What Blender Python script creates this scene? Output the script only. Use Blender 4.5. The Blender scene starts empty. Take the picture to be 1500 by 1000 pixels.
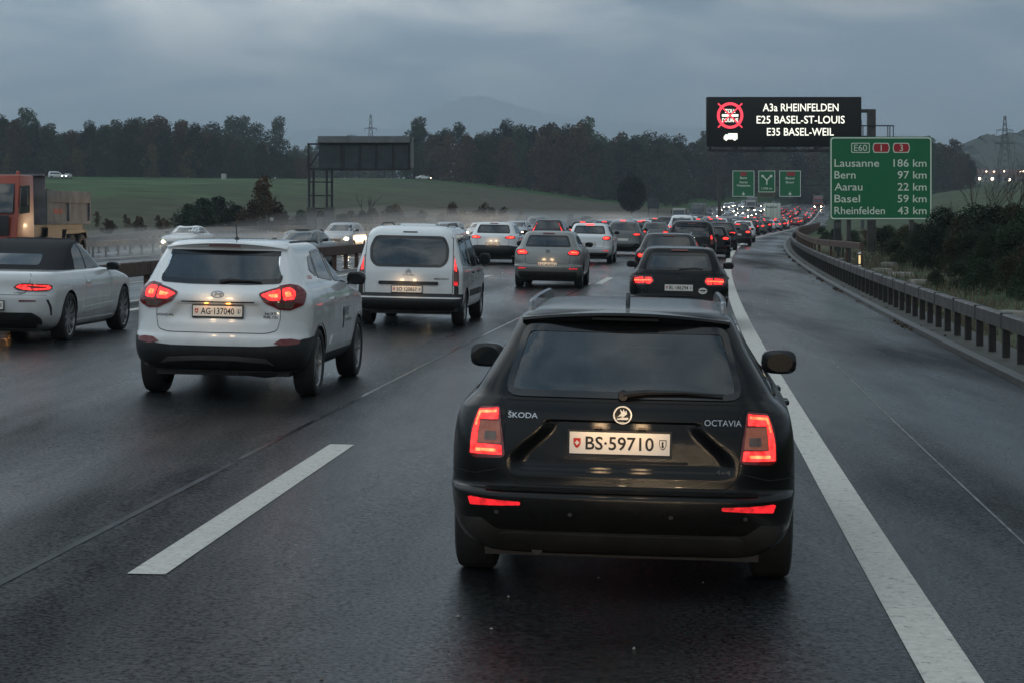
import bpy, bmesh, math, random
from math import pi, sin, cos, tan, atan2, sqrt, radians as R
from mathutils import Vector, Matrix, geometry
from mathutils.bvhtree import BVHTree

S = bpy.context.scene
COL = S.collection
random.seed(11)
F = 3060.0          # focal length in photo pixels (photo 1500 wide)
HZ = 317.0          # horizon row
CAMH = 1.92

# ------------------------------------------------------------------ camera
cd = bpy.data.cameras.new('camera')
cd.sensor_width = 36.0
cd.lens = 36.0 * F / 1500.0
cd.shift_y = -(500.0 - HZ) / 1500.0
cd.clip_start = 0.1
cd.clip_end = 20000
cam = bpy.data.objects.new('camera', cd)
cam.location = (0, 0, CAMH)
cam.rotation_euler = (R(90), 0, 0)
COL.objects.link(cam)
S.camera = cam

# ------------------------------------------------------------------ world: dusk, overcast
W = bpy.data.worlds.new('World')
S.world = W
W.use_nodes = True
nt = W.node_tree
for n in list(nt.nodes):
    nt.nodes.remove(n)
def wn(t, **k):
    n = nt.nodes.new(t)
    for a, b in k.items():
        setattr(n, a, b)
    return n
SUN_EL, SUN_ROT = R(2.5), R(-35)
sky = wn('ShaderNodeTexSky', sky_type='NISHITA', sun_disc=False, sun_elevation=SUN_EL, sun_rotation=SUN_ROT)
bg1 = wn('ShaderNodeBackground'); bg1.inputs['Strength'].default_value = 0.05
tc = wn('ShaderNodeTexCoord')
sep = wn('ShaderNodeSeparateXYZ')
nt.links.new(tc.outputs['Generated'], sep.inputs[0])
# clouds on a flat deck: divide by (z + .12)
az = wn('ShaderNodeMath', operation='ABSOLUTE'); nt.links.new(sep.outputs[2], az.inputs[0])
ad = wn('ShaderNodeMath', operation='ADD'); ad.inputs[1].default_value = 0.26; nt.links.new(az.outputs[0], ad.inputs[0])
dx = wn('ShaderNodeMath', operation='DIVIDE'); nt.links.new(sep.outputs[0], dx.inputs[0]); nt.links.new(ad.outputs[0], dx.inputs[1])
dy = wn('ShaderNodeMath', operation='DIVIDE'); nt.links.new(sep.outputs[1], dy.inputs[0]); nt.links.new(ad.outputs[0], dy.inputs[1])
cmb = wn('ShaderNodeCombineXYZ'); nt.links.new(dx.outputs[0], cmb.inputs[0]); nt.links.new(dy.outputs[0], cmb.inputs[1])
nz = wn('ShaderNodeTexNoise'); nz.inputs['Scale'].default_value = 3.4; nz.inputs['Detail'].default_value = 7; nz.inputs['Roughness'].default_value = 0.52; nz.inputs['Distortion'].default_value = 0.5
nt.links.new(cmb.outputs[0], nz.inputs['Vector'])
nz2 = wn('ShaderNodeTexNoise'); nz2.inputs['Scale'].default_value = 1.0; nz2.inputs['Detail'].default_value = 4
mp2 = wn('ShaderNodeMapping'); mp2.inputs['Location'].default_value = (3.7, 1.2, 0)
nt.links.new(cmb.outputs[0], mp2.inputs[0]); nt.links.new(mp2.outputs[0], nz2.inputs['Vector'])
rmp = wn('ShaderNodeValToRGB')
rmp.color_ramp.elements[0].position = 0.42; rmp.color_ramp.elements[0].color = (0.122, 0.182, 0.240, 1)
rmp.color_ramp.elements[1].position = 0.64; rmp.color_ramp.elements[1].color = (0.47, 0.495, 0.49, 1)
nt.links.new(nz.outputs[0], rmp.inputs[0])
rm2 = wn('ShaderNodeMapRange'); rm2.inputs[1].default_value = 0.35; rm2.inputs[2].default_value = 0.68
rm2.inputs[3].default_value = 0.84; rm2.inputs[4].default_value = 1.16
nt.links.new(nz2.outputs[0], rm2.inputs[0])
# CIE-like overcast: brighter towards the zenith
gz = wn('ShaderNodeMapRange'); gz.inputs[1].default_value = 0.0; gz.inputs[2].default_value = 0.9
gz.inputs[3].default_value = 1.75; gz.inputs[4].default_value = 2.45
nt.links.new(sep.outputs[2], gz.inputs[0])
# dimmer, bluer to the right where the rain cloud is
gx = wn('ShaderNodeMapRange', interpolation_type='SMOOTHSTEP'); gx.inputs[1].default_value = -0.30; gx.inputs[2].default_value = 0.35
gx.inputs[3].default_value = 1.26; gx.inputs[4].default_value = 0.66
nt.links.new(sep.outputs[0], gx.inputs[0])
m1 = wn('ShaderNodeMath', operation='MULTIPLY'); nt.links.new(rm2.outputs[0], m1.inputs[0]); nt.links.new(gz.outputs[0], m1.inputs[1])
m2 = wn('ShaderNodeMath', operation='MULTIPLY'); nt.links.new(m1.outputs[0], m2.inputs[0]); nt.links.new(gx.outputs[0], m2.inputs[1])
bg2 = wn('ShaderNodeBackground')
nt.links.new(rmp.outputs[0], bg2.inputs[0]); nt.links.new(m2.outputs[0], bg2.inputs[1])
nt.links.new(sky.outputs[0], bg1.inputs[0])
mx = wn('ShaderNodeMixShader'); mx.inputs[0].default_value = 0.93
nt.links.new(bg1.outputs[0], mx.inputs[1]); nt.links.new(bg2.outputs[0], mx.inputs[2])
wo = wn('ShaderNodeOutputWorld'); nt.links.new(mx.outputs[0], wo.inputs[0])

sl = bpy.data.lights.new('sun', 'SUN'); sl.energy = 0.10; sl.angle = R(25); sl.color = (1.0, 0.93, 0.85)
sun = bpy.data.objects.new('sun', sl)
d_ = Vector((sin(-SUN_ROT) * cos(SUN_EL + .5) * -1, cos(SUN_ROT) * cos(SUN_EL + .5), sin(SUN_EL + .5)))
sun.rotation_euler = d_.to_track_quat('Z', 'Y').to_euler()
COL.objects.link(sun)

S.view_settings.view_transform = 'Standard'
S.view_settings.look = 'None'
S.view_settings.exposure = 0.0
S.view_settings.gamma = 1.0
S.view_settings.use_curve_mapping = False
S.cycles.use_denoising = True
S.cycles.max_bounces = 6
S.cycles.diffuse_bounces = 2
S.cycles.glossy_bounces = 3
S.cycles.transmission_bounces = 3
S.cycles.transparent_max_bounces = 12
S.cycles.volume_bounces = 1
S.cycles.caustics_reflective = False
S.cycles.caustics_refractive = False
S.cycles.sample_clamp_indirect = 3.0
S.cycles.sample_clamp_direct = 0.0

# ------------------------------------------------------------------ road geometry
def line_x(Y):
    if Y <= 220:
        return 1.204 + 0.0718 * Y + Y * Y / 4858.0
    return 1.204 + 0.0718 * 220 + 220 * 220 / 4858.0 + 0.1624 * (Y - 220)
def slope(Y):
    return 0.0718 + Y / 2429.0 if Y <= 220 else 0.1624
def head(Y):
    return math.atan(slope(Y))
def smooth(t):
    t = max(0.0, min(1.0, t)); return t * t * (3 - 2 * t)
def gup(Y):
    if Y < 350: return 0.0
    if Y < 600: return 6.4e-5 * (Y - 350) ** 2
    return 4.0 + 2.2 * smooth((Y - 600) / 160) if Y < 760 else 6.2
def road_z(off, Y):
    b = gup(Y)
    if off > -12.2:
        return b - 0.02 * (min(off, 3.4) + 1.2)
    t = smooth((-12.2 - off) / 1.0)
    return b + 0.22 * (1 - t)
def P(off, Y, z=0.0):
    return Vector((line_x(Y) + off, Y, road_z(off, Y) + z))
def interp(tab, d):
    if d <= tab[0][0]: return tab[0][1]
    for (a, b), (c, e) in zip(tab, tab[1:]):
        if d <= c: return b + (e - b) * (d - a) / (c - a)
    return tab[-1][1]
LEFT = [(0, .2), (120, .3), (200, 1.0), (250, 2.0), (350, 5.0), (450, 8.4), (550, 11.2), (650, 13.8), (800, 16), (1200, 22), (2500, 34), (9000, 60)]
RIGHT = [(0, -.3), (60, -.1), (100, .5), (200, 2.6), (300, 5.0), (450, 7.5), (600, 10), (800, 13), (1200, 21), (2500, 34), (9000, 60)]
def ground_z(x, y):
    off = x - line_x(y)
    d = math.hypot(x, y)
    g = gup(y)
    if off < -12.2:
        t = smooth((-36 - off) / (70.0 + d * .05))
        z = g + t * (interp(LEFT, d) - g) + 0.5 * smooth((-37 - off) / 5) * smooth(1.4 - d / 180) - 0.06
        if off > -36.5: z = g - .12
        if y > 700: z = max(z, interp(LEFT, d) * smooth((y - 700) / 100) )
    elif off > 2.9:
        t = smooth((off - 6) / 55.0)
        z = g - 0.1 - .12 * smooth((off - 2.9) / 2.5) + t * (interp(RIGHT, d) - g)
        if y > 700: z = max(z, interp(RIGHT, d) * smooth((y - 700) / 100))
    else:
        z = g - .5
        if y > 860: z = interp(RIGHT, d) * smooth((y - 700) / 100)
    z += 0.35 * sin(x * .043 + 1) * sin(y * .031) * smooth((abs(off + 12) - 40) / 60)
    return z
def at(px, py, Y):
    return Vector(((px - 750) / F * Y, Y, CAMH + (HZ - py) / F * Y))

# ------------------------------------------------------------------ materials
MATS = {}
def mat(name, col=(.5, .5, .5), rough=.5, metal=0.0, coat=0.0, spec=.5, emit=None, es=0.0, noise=0.0, nscale=8.0,
        bump=0.0, bscale=60.0, rnoise=0.0, objrand=0.0, dirt=None, backdark=False):
    m = bpy.data.materials.new(name)
    m.use_nodes = True
    t = m.node_tree
    b = t.nodes['Principled BSDF']
    b.inputs['Base Color'].default_value = (*col, 1)
    b.inputs['Roughness'].default_value = rough
    b.inputs['Metallic'].default_value = metal
    b.inputs['Coat Weight'].default_value = coat
    b.inputs['Coat Roughness'].default_value = .04
    b.inputs['Specular IOR Level'].default_value = spec
    if emit and es < 10 and 'glow_' in name and 'sign' not in name and 'window' not in name:   # moulded lens pattern over the lamp
        ct = t.nodes.new('ShaderNodeTexCoord'); wv = t.nodes.new('ShaderNodeTexNoise'); wv.inputs['Scale'].default_value = 28; wv.inputs['Detail'].default_value = 2; t.links.new(ct.outputs['Object'], wv.inputs['Vector'])
        w2 = t.nodes.new('ShaderNodeMapRange'); w2.inputs[1].default_value = .32; w2.inputs[2].default_value = .68; w2.inputs[3].default_value = es * .35; w2.inputs[4].default_value = es * 1.6; t.links.new(wv.outputs[0], w2.inputs[0]); t.links.new(w2.outputs[0], b.inputs['Emission Strength'])
    if emit:
        b.inputs['Emission Color'].default_value = (*emit, 1)
        b.inputs['Emission Strength'].default_value = es
    c = t.nodes.new('ShaderNodeTexCoord')
    if noise or rnoise or dirt:
        n = t.nodes.new('ShaderNodeTexNoise'); n.inputs['Scale'].default_value = nscale; n.inputs['Detail'].default_value = 6
        t.links.new(c.outputs['Object'], n.inputs['Vector'])
    if noise:
        mr = t.nodes.new('ShaderNodeMapRange'); mr.inputs[1].default_value = .3; mr.inputs[2].default_value = .7
        mr.inputs[3].default_value = 1 - noise; mr.inputs[4].default_value = 1 + noise
        t.links.new(n.outputs[0], mr.inputs[0])
        vm = t.nodes.new('ShaderNodeVectorMath'); vm.operation = 'SCALE'
        vm.inputs[0].default_value = col
        t.links.new(mr.outputs[0], vm.inputs['Scale'])
        if objrand:
            oi = t.nodes.new('ShaderNodeObjectInfo')
            m2 = t.nodes.new('ShaderNodeMapRange'); m2.inputs[3].default_value = 1 - objrand; m2.inputs[4].default_value = 1 + objrand
            t.links.new(oi.outputs['Random'], m2.inputs[0])
            v2 = t.nodes.new('ShaderNodeVectorMath'); v2.operation = 'SCALE'
            t.links.new(vm.outputs[0], v2.inputs[0]); t.links.new(m2.outputs[0], v2.inputs['Scale'])
            vm = v2
        t.links.new(vm.outputs[0], b.inputs['Base Color'])
    if dirt:    # road grime on the lower body, fading upward: dirt=(colour, z_top)
        sp = t.nodes.new('ShaderNodeSeparateXYZ'); t.links.new(c.outputs['Object'], sp.inputs[0])
        a = t.nodes.new('ShaderNodeMapRange'); a.inputs[1].default_value = dirt[1]; a.inputs[2].default_value = .15
        a.inputs[3].default_value = 0; a.inputs[4].default_value = .95
        t.links.new(sp.outputs[2], a.inputs[0])
        q = t.nodes.new('ShaderNodeMath'); q.operation = 'MULTIPLY'; t.links.new(a.outputs[0], q.inputs[0]); t.links.new(n.outputs[0], q.inputs[1])
        mxn = t.nodes.new('ShaderNodeMix'); mxn.data_type = 'RGBA'
        t.links.new(q.outputs[0], mxn.inputs['Factor'])
        mxn.inputs[6].default_value = (*col, 1); mxn.inputs[7].default_value = (*dirt[0], 1)
        t.links.new(mxn.outputs[2], b.inputs['Base Color'])
        rr = t.nodes.new('ShaderNodeMath'); rr.operation = 'MULTIPLY_ADD'; rr.inputs[1].default_value = .5; rr.inputs[2].default_value = rough
        t.links.new(q.outputs[0], rr.inputs[0]); t.links.new(rr.outputs[0], b.inputs['Roughness'])
    if rnoise:
        mr = t.nodes.new('ShaderNodeMapRange'); mr.inputs[1].default_value = .35; mr.inputs[2].default_value = .65
        mr.inputs[3].default_value = max(.02, rough - rnoise); mr.inputs[4].default_value = rough + rnoise
        t.links.new(n.outputs[0], mr.inputs[0]); t.links.new(mr.outputs[0], b.inputs['Roughness'])
    if bump:
        bn = t.nodes.new('ShaderNodeTexNoise'); bn.inputs['Scale'].default_value = bscale; bn.inputs['Detail'].default_value = 3
        t.links.new(c.outputs['Object'], bn.inputs['Vector'])
        bp = t.nodes.new('ShaderNodeBump'); bp.inputs['Strength'].default_value = bump; bp.inputs['Distance'].default_value = .01
        t.links.new(bn.outputs[0], bp.inputs['Height']); t.links.new(bp.outputs[0], b.inputs['Normal'])
    if backdark:
        out = t.nodes['Material Output']
        ge = t.nodes.new('ShaderNodeNewGeometry'); ms = t.nodes.new('ShaderNodeMixShader')
        df = t.nodes.new('ShaderNodeBsdfDiffuse'); df.inputs[0].default_value = (.03, .03, .032, 1)
        t.links.new(ge.outputs['Backfacing'], ms.inputs[0]); t.links.new(b.outputs[0], ms.inputs[1]); t.links.new(df.outputs[0], ms.inputs[2])
        t.links.new(ms.outputs[0], out.inputs[0])
    MATS[name] = m
    return m
M = MATS
def glass_mat(name, tint, rough=.03):
    m = bpy.data.materials.new(name); m.use_nodes = True
    t = m.node_tree; t.nodes.clear()
    o = t.nodes.new('ShaderNodeOutputMaterial'); mx = t.nodes.new('ShaderNodeMixShader')
    tr = t.nodes.new('ShaderNodeBsdfTransparent'); tr.inputs[0].default_value = (*tint, 1)
    gl = t.nodes.new('ShaderNodeBsdfGlossy'); gl.inputs['Roughness'].default_value = rough; gl.inputs[0].default_value = (.9, .95, 1, 1)
    fr = t.nodes.new('ShaderNodeFresnel'); fr.inputs[0].default_value = 1.75
    # rain film; its bluish diffuse patches also stand in for reflections
    df = t.nodes.new('ShaderNodeBsdfDiffuse'); df.inputs[0].default_value = (.10, .125, .135, 1)
    c = t.nodes.new('ShaderNodeTexCoord'); n = t.nodes.new('ShaderNodeTexNoise'); n.inputs['Scale'].default_value = 2.2; n.inputs['Detail'].default_value = 5
    t.links.new(c.outputs['Object'], n.inputs['Vector'])
    mr = t.nodes.new('ShaderNodeMapRange'); mr.inputs[1].default_value = .42; mr.inputs[2].default_value = .7; mr.inputs[3].default_value = .05; mr.inputs[4].default_value = .30
    t.links.new(n.outputs[0], mr.inputs[0])
    m0 = t.nodes.new('ShaderNodeMixShader'); t.links.new(mr.outputs[0], m0.inputs[0]); t.links.new(tr.outputs[0], m0.inputs[1]); t.links.new(df.outputs[0], m0.inputs[2])
    t.links.new(fr.outputs[0], mx.inputs[0]); t.links.new(m0.outputs[0], mx.inputs[1]); t.links.new(gl.outputs[0], mx.inputs[2])
    t.links.new(mx.outputs[0], o.inputs[0])
    MATS[name] = m
    return m
GR = (.055, .05, .042)
mat('paint_black', (.0045, .005, .0055), .12, 0, .06, spec=.24, noise=0, bump=.07, bscale=240, dirt=((.024, .019, .012), .62), nscale=5, backdark=True)
mat('paint_white', (.84, .845, .835), .2, 0, .9, dirt=((.10, .085, .065), 1.05), nscale=3.2, backdark=True)
mat('paint_silver', (.42, .43, .44), .3, .55, .5, dirt=(GR, .8), nscale=5, backdark=True)
mat('paint_grey', (.13, .135, .13), .3, .5, .5, dirt=(GR, .8), nscale=5, backdark=True)
mat('paint_beige', (.27, .27, .255), .3, .5, .5, dirt=(GR, .8), nscale=5, backdark=True)
mat('paint_dark', (.012, .013, .016), .22, .2, .3, dirt=(GR, .7), nscale=5, backdark=True)
mat('paint_blue', (.03, .05, .09), .25, .3, .6, dirt=(GR, .7), nscale=5, backdark=True)
mat('paint_red', (.25, .015, .012), .28, .1, .6, dirt=(GR, .7), nscale=5, backdark=True)
mat('paint_orange', (.36, .042, .010), .4, 0, .3, dirt=(GR, 1.2), nscale=3)
mat('plastic_black', (.018, .018, .019), .55, noise=.3, nscale=12)
mat('plastic_dirty', (.032, .029, .025), .65, noise=.4, nscale=6)
mat('gloss_black', (.008, .008, .009), .12, spec=.6)
mat('seam', (.004, .004, .004), .8)
mat('rubber', (.018, .018, .018), .75, noise=.3, nscale=20, bump=.3, bscale=90)
mat('alloy', (.38, .38, .38), .35, .9, noise=.25, nscale=10)
mat('chrome', (.42, .43, .45), .28, 1.0)
mat('fabric_roof', (.012, .013, .017), .9, bump=.2, bscale=200)
mat('seat_cloth', (.03, .03, .033), .9)
mat('lens_red', (.16, .006, .008), .12, spec=.6, coat=.5)
mat('lens_clear', (.12, .075, .055), .15, spec=.7, coat=.5, noise=.25, nscale=14)
mat('glow_red', (.5, .02, .02), .3, emit=(1.0, .022, .020), es=2.8, noise=0)
mat('glow_hot', (.6, .1, .05), .3, emit=(1.0, .13, .045), es=3.2)
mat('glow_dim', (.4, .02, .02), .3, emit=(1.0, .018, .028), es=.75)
mat('glow_brake', (.6, .05, .05), .3, emit=(1.0, .020, .014), es=6.5)
mat('glow_orange', (.6, .3, .05), .3, emit=(1.0, .30, .05), es=6.0)
mat('glow_head', (.9, .85, .7), .3, emit=(1.0, .78, .48), es=100.0)
mat('glow_head_far', (.9, .85, .7), .3, emit=(1.0, .84, .60), es=40.0)
mat('glow_head_soft', (.9, .8, .6), .3, emit=(1.0, .62, .30), es=3.5)
mat('lens_lit', (.12, .06, .045), .15, spec=.7, emit=(1.0, .24, .11), es=.14, noise=.5, nscale=22)
mat('glow_window', (.9, .8, .6), .5, emit=(1.0, .76, .56), es=14.0)
mat('glow_sign', (.9, .9, .8), .5, emit=(1.0, .97, .82), es=1.15)
mat('glow_sign_red', (.8, .1, .1), .5, emit=(1.0, .05, .09), es=1.2)
mat('headlamp_off', (.35, .36, .38), .15, spec=.8, coat=.5, noise=.4, nscale=30)
mat('plate_white', (.86, .80, .72), .5)
mat('ink', (.015, .015, .015), .6)
mat('ink_red', (.55, .03, .02), .6)
mat('glass_dark', (.012, .015, .017), .06, spec=.9, noise=.5, nscale=3)
glass_mat('glass_tint', (.62, .67, .66))
glass_mat('glass_privacy', (.36, .40, .40))
mat('steel', (.058, .053, .048), .5, .25, noise=.35, nscale=3, rnoise=.12)
mat('steel_dark', (.045, .048, .05), .55, .5, noise=.4, nscale=4)
mat('post_dark', (.022, .019, .017), .6, .2, noise=.4, nscale=6)
mat('rust', (.085, .047, .034), .7, noise=.4, nscale=6)
mat('concrete', (.10, .098, .09), .7, noise=.3, nscale=2.5)
mat('sign_green', (.001, .150, .050), .5, noise=.06, nscale=2)
mat('sign_red', (.42, .012, .016), .45)
mat('sign_white', (.80, .84, .70), .5)
mat('sign_back', (.045, .055, .06), .6, .2, noise=.3, nscale=1.5)
mat('sign_hood', (.17, .18, .18), .6, .2, noise=.2, nscale=1.5)
mat('led_board', (.004, .004, .004), .6, noise=.3, nscale=30)
mat('tipper_grey', (.15, .152, .155), .7, 0, noise=.35, nscale=1.5)
mat('bark', (.045, .036, .028), .9, noise=.4, nscale=5)
mat('bark_pale', (.085, .078, .07), .9, noise=.4, nscale=5)
mat('wall_pale', (.45, .43, .40), .8, noise=.1)
mat('wall_far', (.30, .29, .28), .8, noise=.1)
mat('roof_tile', (.14, .07, .05), .8, noise=.3)
mat('stone', (.20, .185, .155), .9, noise=.35, nscale=3)
mat('dead_grass', (.13, .115, .07), .95, noise=.35, nscale=8)
for nm, c in (('leaf_dark', (.020, .034, .017)), ('leaf_green', (.034, .052, .022)), ('leaf_olive', (.055, .053, .022)),
              ('leaf_brown', (.072, .044, .022)), ('leaf_gold', (.105, .070, .022)), ('leaf_conifer', (.012, .026, .017)), ('twig', (.060, .050, .042))):
    mat(nm, c, .85, noise=.45, nscale=.6, objrand=.5, spec=.25)
mat('hill_wood', (.030, .042, .026), .95, noise=.3, nscale=.02)

mat('mirror_dark', (.006, .007, .008), .3, spec=.25)

# ------------------------------------------------------------------ mesh helpers
class MB:
    def __init__(s):
        s.v = []; s.f = []; s.m = []
    def add(s, vs, fs, mi=0):
        o = len(s.v); s.v += [tuple(v) for v in vs]
        s.f += [tuple(o + i for i in f) for f in fs]; s.m += [mi] * len(fs)
        return s
    def box(s, x0, x1, y0, y1, z0, z1, mi=0):
        vs = [(x, y, z) for z in (z0, z1) for y in (y0, y1) for x in (x0, x1)]
        return s.add(vs, [(0, 2, 3, 1), (4, 5, 7, 6), (0, 1, 5, 4), (2, 6, 7, 3), (0, 4, 6, 2), (1, 3, 7, 5)], mi)
    def hexa(s, p, mi=0):   # 8 points: bottom ring 4, top ring 4
        return s.add(p, [(3, 2, 1, 0), (4, 5, 6, 7), (0, 1, 5, 4), (1, 2, 6, 5), (2, 3, 7, 6), (3, 0, 4, 7)], mi)
    def tube(s, pts, r, n=8, mi=0, cap=True):
        pts = [Vector(p) for p in pts]
        rs = r if isinstance(r, (list, tuple)) else [r] * len(pts)
        rings = []; up = Vector((0, 0, 1))
        for i, p in enumerate(pts):
            d = (pts[min(i + 1, len(pts) - 1)] - pts[max(i - 1, 0)]).normalized()
            a = d.cross(up if abs(d.z) < .95 else Vector((1, 0, 0))).normalized(); b = d.cross(a)
            rings.append([p + (a * cos(t) + b * sin(t)) * rs[i] for t in [2 * pi * k / n for k in range(n)]])
        vs = [v for q in rings for v in q]; fs = []
        for i in range(len(rings) - 1):
            for k in range(n):
                a = i * n + k; b = i * n + (k + 1) % n
                fs.append((a, b, b + n, a + n))
        if cap:
            fs.append(tuple(range(n))); fs.append(tuple((len(rings) - 1) * n + k for k in reversed(range(n))))
        return s.add(vs, fs, mi)
    def lathe(s, prof, n=24, c=(0, 0, 0), axis='x', mi=0):   # prof: (axial, radius)
        vs = []
        for a, r in prof:
            for k in range(n):
                t = 2 * pi * k / n
                if axis == 'x': vs.append((c[0] + a, c[1] + r * cos(t), c[2] + r * sin(t)))
                elif axis == 'z': vs.append((c[0] + r * cos(t), c[1] + r * sin(t), c[2] + a))
                else: vs.append((c[0] + r * cos(t), c[1] + a, c[2] + r * sin(t)))
        fs = []
        for i in range(len(prof) - 1):
            for k in range(n):
                a = i * n + k; b = i * n + (k + 1) % n
                fs.append((a, b, b + n, a + n))
        return s.add(vs, fs, mi)
    def prism(s, out, fn, d0, d1, mi=0):    # out: 2d points, fn(a,b,d)->xyz
        n = len(out)
        vs = [fn(a, b, d0) for a, b in out] + [fn(a, b, d1) for a, b in out]
        fs = [tuple(range(n)), tuple(reversed(range(n, 2 * n)))] + [(k, (k + 1) % n, n + (k + 1) % n, n + k) for k in range(n)]
        return s.add(vs, fs, mi)
    def build(s, name, mats, parent=None, smooth=False, bevel=0.0, loc=None, seg=2, angle=35):
        me = bpy.data.meshes.new(name)
        me.from_pydata(s.v, [], s.f)
        if not isinstance(mats, (list, tuple)): mats = [mats]
        for m in mats: me.materials.append(M[m] if isinstance(m, str) else m)
        me.polygons.foreach_set('material_index', s.m)
        bm = bmesh.new(); bm.from_mesh(me)
        bmesh.ops.recalc_face_normals(bm, faces=bm.faces)
        if bevel:
            ed = [e for e in bm.edges if len(e.link_faces) == 2 and e.calc_face_angle(0) > R(angle)]
            bmesh.ops.bevel(bm, geom=ed, offset=bevel, segments=seg, affect='EDGES', profile=.6, clamp_overlap=True)
        bm.to_mesh(me); bm.free()
        if smooth or bevel: shade(me, angle)
        return link(name, me, parent, loc)
def shade(me, angle=35):
    me.polygons.foreach_set('use_smooth', [True] * len(me.polygons))
    me.set_sharp_from_angle(angle=R(angle))
def link(name, me, parent=None, loc=None):
    o = bpy.data.objects.new(name, me)
    COL.objects.link(o)
    if parent is not None: o.parent = parent
    if loc is not None: o.location = loc
    return o
def tag(o, label=None, cat=None, group=None, kind=None):
    if label: o['label'] = label
    if cat: o['category'] = cat
    if group: o['group'] = group
    if kind: o['kind'] = kind
    return o
def empty(name, loc=(0, 0, 0), rz=0.0, label=None, cat=None, group=None):
    o = bpy.data.objects.new(name, None); COL.objects.link(o)
    o.location = loc; o.rotation_euler = (0, 0, rz); o.empty_display_size = .2
    return tag(o, label, cat, group)
def copy_tree(o, parent=None):
    c = o.copy(); COL.objects.link(c)
    if parent is not None: c.parent = parent
    for ch in list(o.children): copy_tree(ch, c)
    return c
def rnd(pts, r, n=4):
    out = []; N = len(pts)
    for i in range(N):
        p = Vector(pts[i]); a = Vector(pts[i - 1]); b = Vector(pts[(i + 1) % N])
        rr = r[i] if isinstance(r, (list, tuple)) else r
        la, lb = (a - p).length, (b - p).length
        q = min(rr, la * .48, lb * .48)
        if q < 1e-4: out.append(tuple(p)); continue
        s, e = p + (a - p) * (q / la), p + (b - p) * (q / lb)
        for k in range(n + 1):
            t = k / n
            out.append(tuple(s * (1 - t) ** 2 + p * 2 * t * (1 - t) + e * t * t))
    return out
def mir(o): return [(-a, b) for a, b in reversed(o)]
def inside(p, poly):
    x, y = p; c = False; n = len(poly); j = n - 1
    for i in range(n):
        xi, yi = poly[i]; xj, yj = poly[j]
        if (yi > y) != (yj > y) and x < (xj - xi) * (y - yi) / (yj - yi) + xi: c = not c
        j = i
    return c
def inset(poly, m):
    n = len(poly)
    ar = sum(poly[i][0] * poly[(i + 1) % n][1] - poly[(i + 1) % n][0] * poly[i][1] for i in range(n))
    sg = 1 if ar > 0 else -1
    out = []
    for i in range(n):
        a = Vector(poly[i - 1]); p = Vector(poly[i]); b = Vector(poly[(i + 1) % n])
        d1 = (p - a).normalized() if (p - a).length > 1e-6 else Vector((1, 0)); d2 = (b - p).normalized() if (b - p).length > 1e-6 else d1
        n1 = Vector((-d1.y, d1.x)) * sg; n2 = Vector((-d2.y, d2.x)) * sg
        nn = (n1 + n2)
        nn = nn.normalized() if nn.length > 1e-6 else n1
        k = m / max(.35, nn.dot(n1))
        out.append(tuple(p + nn * k))
    return out
def resample(poly, step):
    out = []; n = len(poly)
    for i in range(n):
        a = Vector(poly[i]); b = Vector(poly[(i + 1) % n]); L = (b - a).length
        if L < 1e-5: continue
        k = max(1, int(round(L / step)))
        for j in range(k): out.append(tuple(a.lerp(b, j / k)))
    return out
def fill2d(poly, step, hole=None):
    poly = resample(poly, step)
    vs = [Vector(p) for p in poly]; n = len(vs)
    ed = [(i, (i + 1) % n) for i in range(n)]
    if hole:
        h = resample(hole, step); k = len(vs)
        vs += [Vector(p) for p in h]; ed += [(k + i, k + (i + 1) % len(h)) for i in range(len(h))]
    xs = [p[0] for p in poly]; ys = [p[1] for p in poly]
    ins = inset(poly, step * .45)
    a = min(xs) + step / 2
    while a < max(xs):
        b = min(ys) + step / 2
        while b < max(ys):
            if inside((a, b), poly) and min((Vector((a, b)) - v).length for v in vs[:n]) > step * .45:
                vs.append(Vector((a, b)))
            b += step
        a += step
    r = geometry.delaunay_2d_cdt(vs, ed, [], 1, 1e-5)
    V, Fc = r[0], r[2]
    fs = []
    for f in Fc:
        c = sum((V[i] for i in f), Vector((0, 0))) / len(f)
        if not inside(c, poly): continue
        if hole and inside(c, hole): continue
        fs.append(tuple(f))
    return [tuple(v) for v in V], fs

# ------------------------------------------------------------------ text
_TX = {}
def text_mesh(s, bold=0.0):
    k = (s, bold)
    if k in _TX: return _TX[k]
    c = bpy.data.curves.new('lettering', 'FONT'); c.body = s; c.offset = bold; c.resolution_u = 3
    o = bpy.data.objects.new('lettering', c); COL.objects.link(o)
    dg = bpy.context.evaluated_depsgraph_get()
    me = bpy.data.meshes.new_from_object(o.evaluated_get(dg))
    bpy.data.objects.remove(o); bpy.data.curves.remove(c)
    xs = [v.co.x for v in me.vertices]; ys = [v.co.y for v in me.vertices]
    res = ([(v.co.x, v.co.y) for v in me.vertices], [tuple(p.vertices) for p in me.polygons], min(xs), max(xs), min(ys), max(ys))
    bpy.data.meshes.remove(me)
    _TX[k] = res
    return res
def add_text(mb, s, cx, cz, w, h, y, bold=0.0, mi=0, th=.002, align='c', flip=False, fn=None):
    """letters in the x-z plane facing -y. w or h may be None (keeps aspect)."""
    V, Fc, x0, x1, y0, y1 = text_mesh(s, bold)
    if any(ch in s for ch in 'gjpqy,Q'):   # scale by cap height
        hh = text_mesh('H', bold); yb, yt = hh[4], hh[5]
    else: yb, yt = y0, y1
    sy = h / (yt - yb) if h else None
    sx = w / (x1 - x0) if w else sy
    if sy is None: sy = sx
    ox = {'c': cx - (x0 + x1) / 2 * sx, 'l': cx - x0 * sx, 'r': cx - x1 * sx}[align]
    oz = cz - (yb + yt) / 2 * sy
    vs = [(ox + a * sx, y, oz + b * sy) for a, b in V]
    if fn: vs = [fn(*v) for v in vs]
    mb.add(vs, Fc, mi)
    return mb

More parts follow.
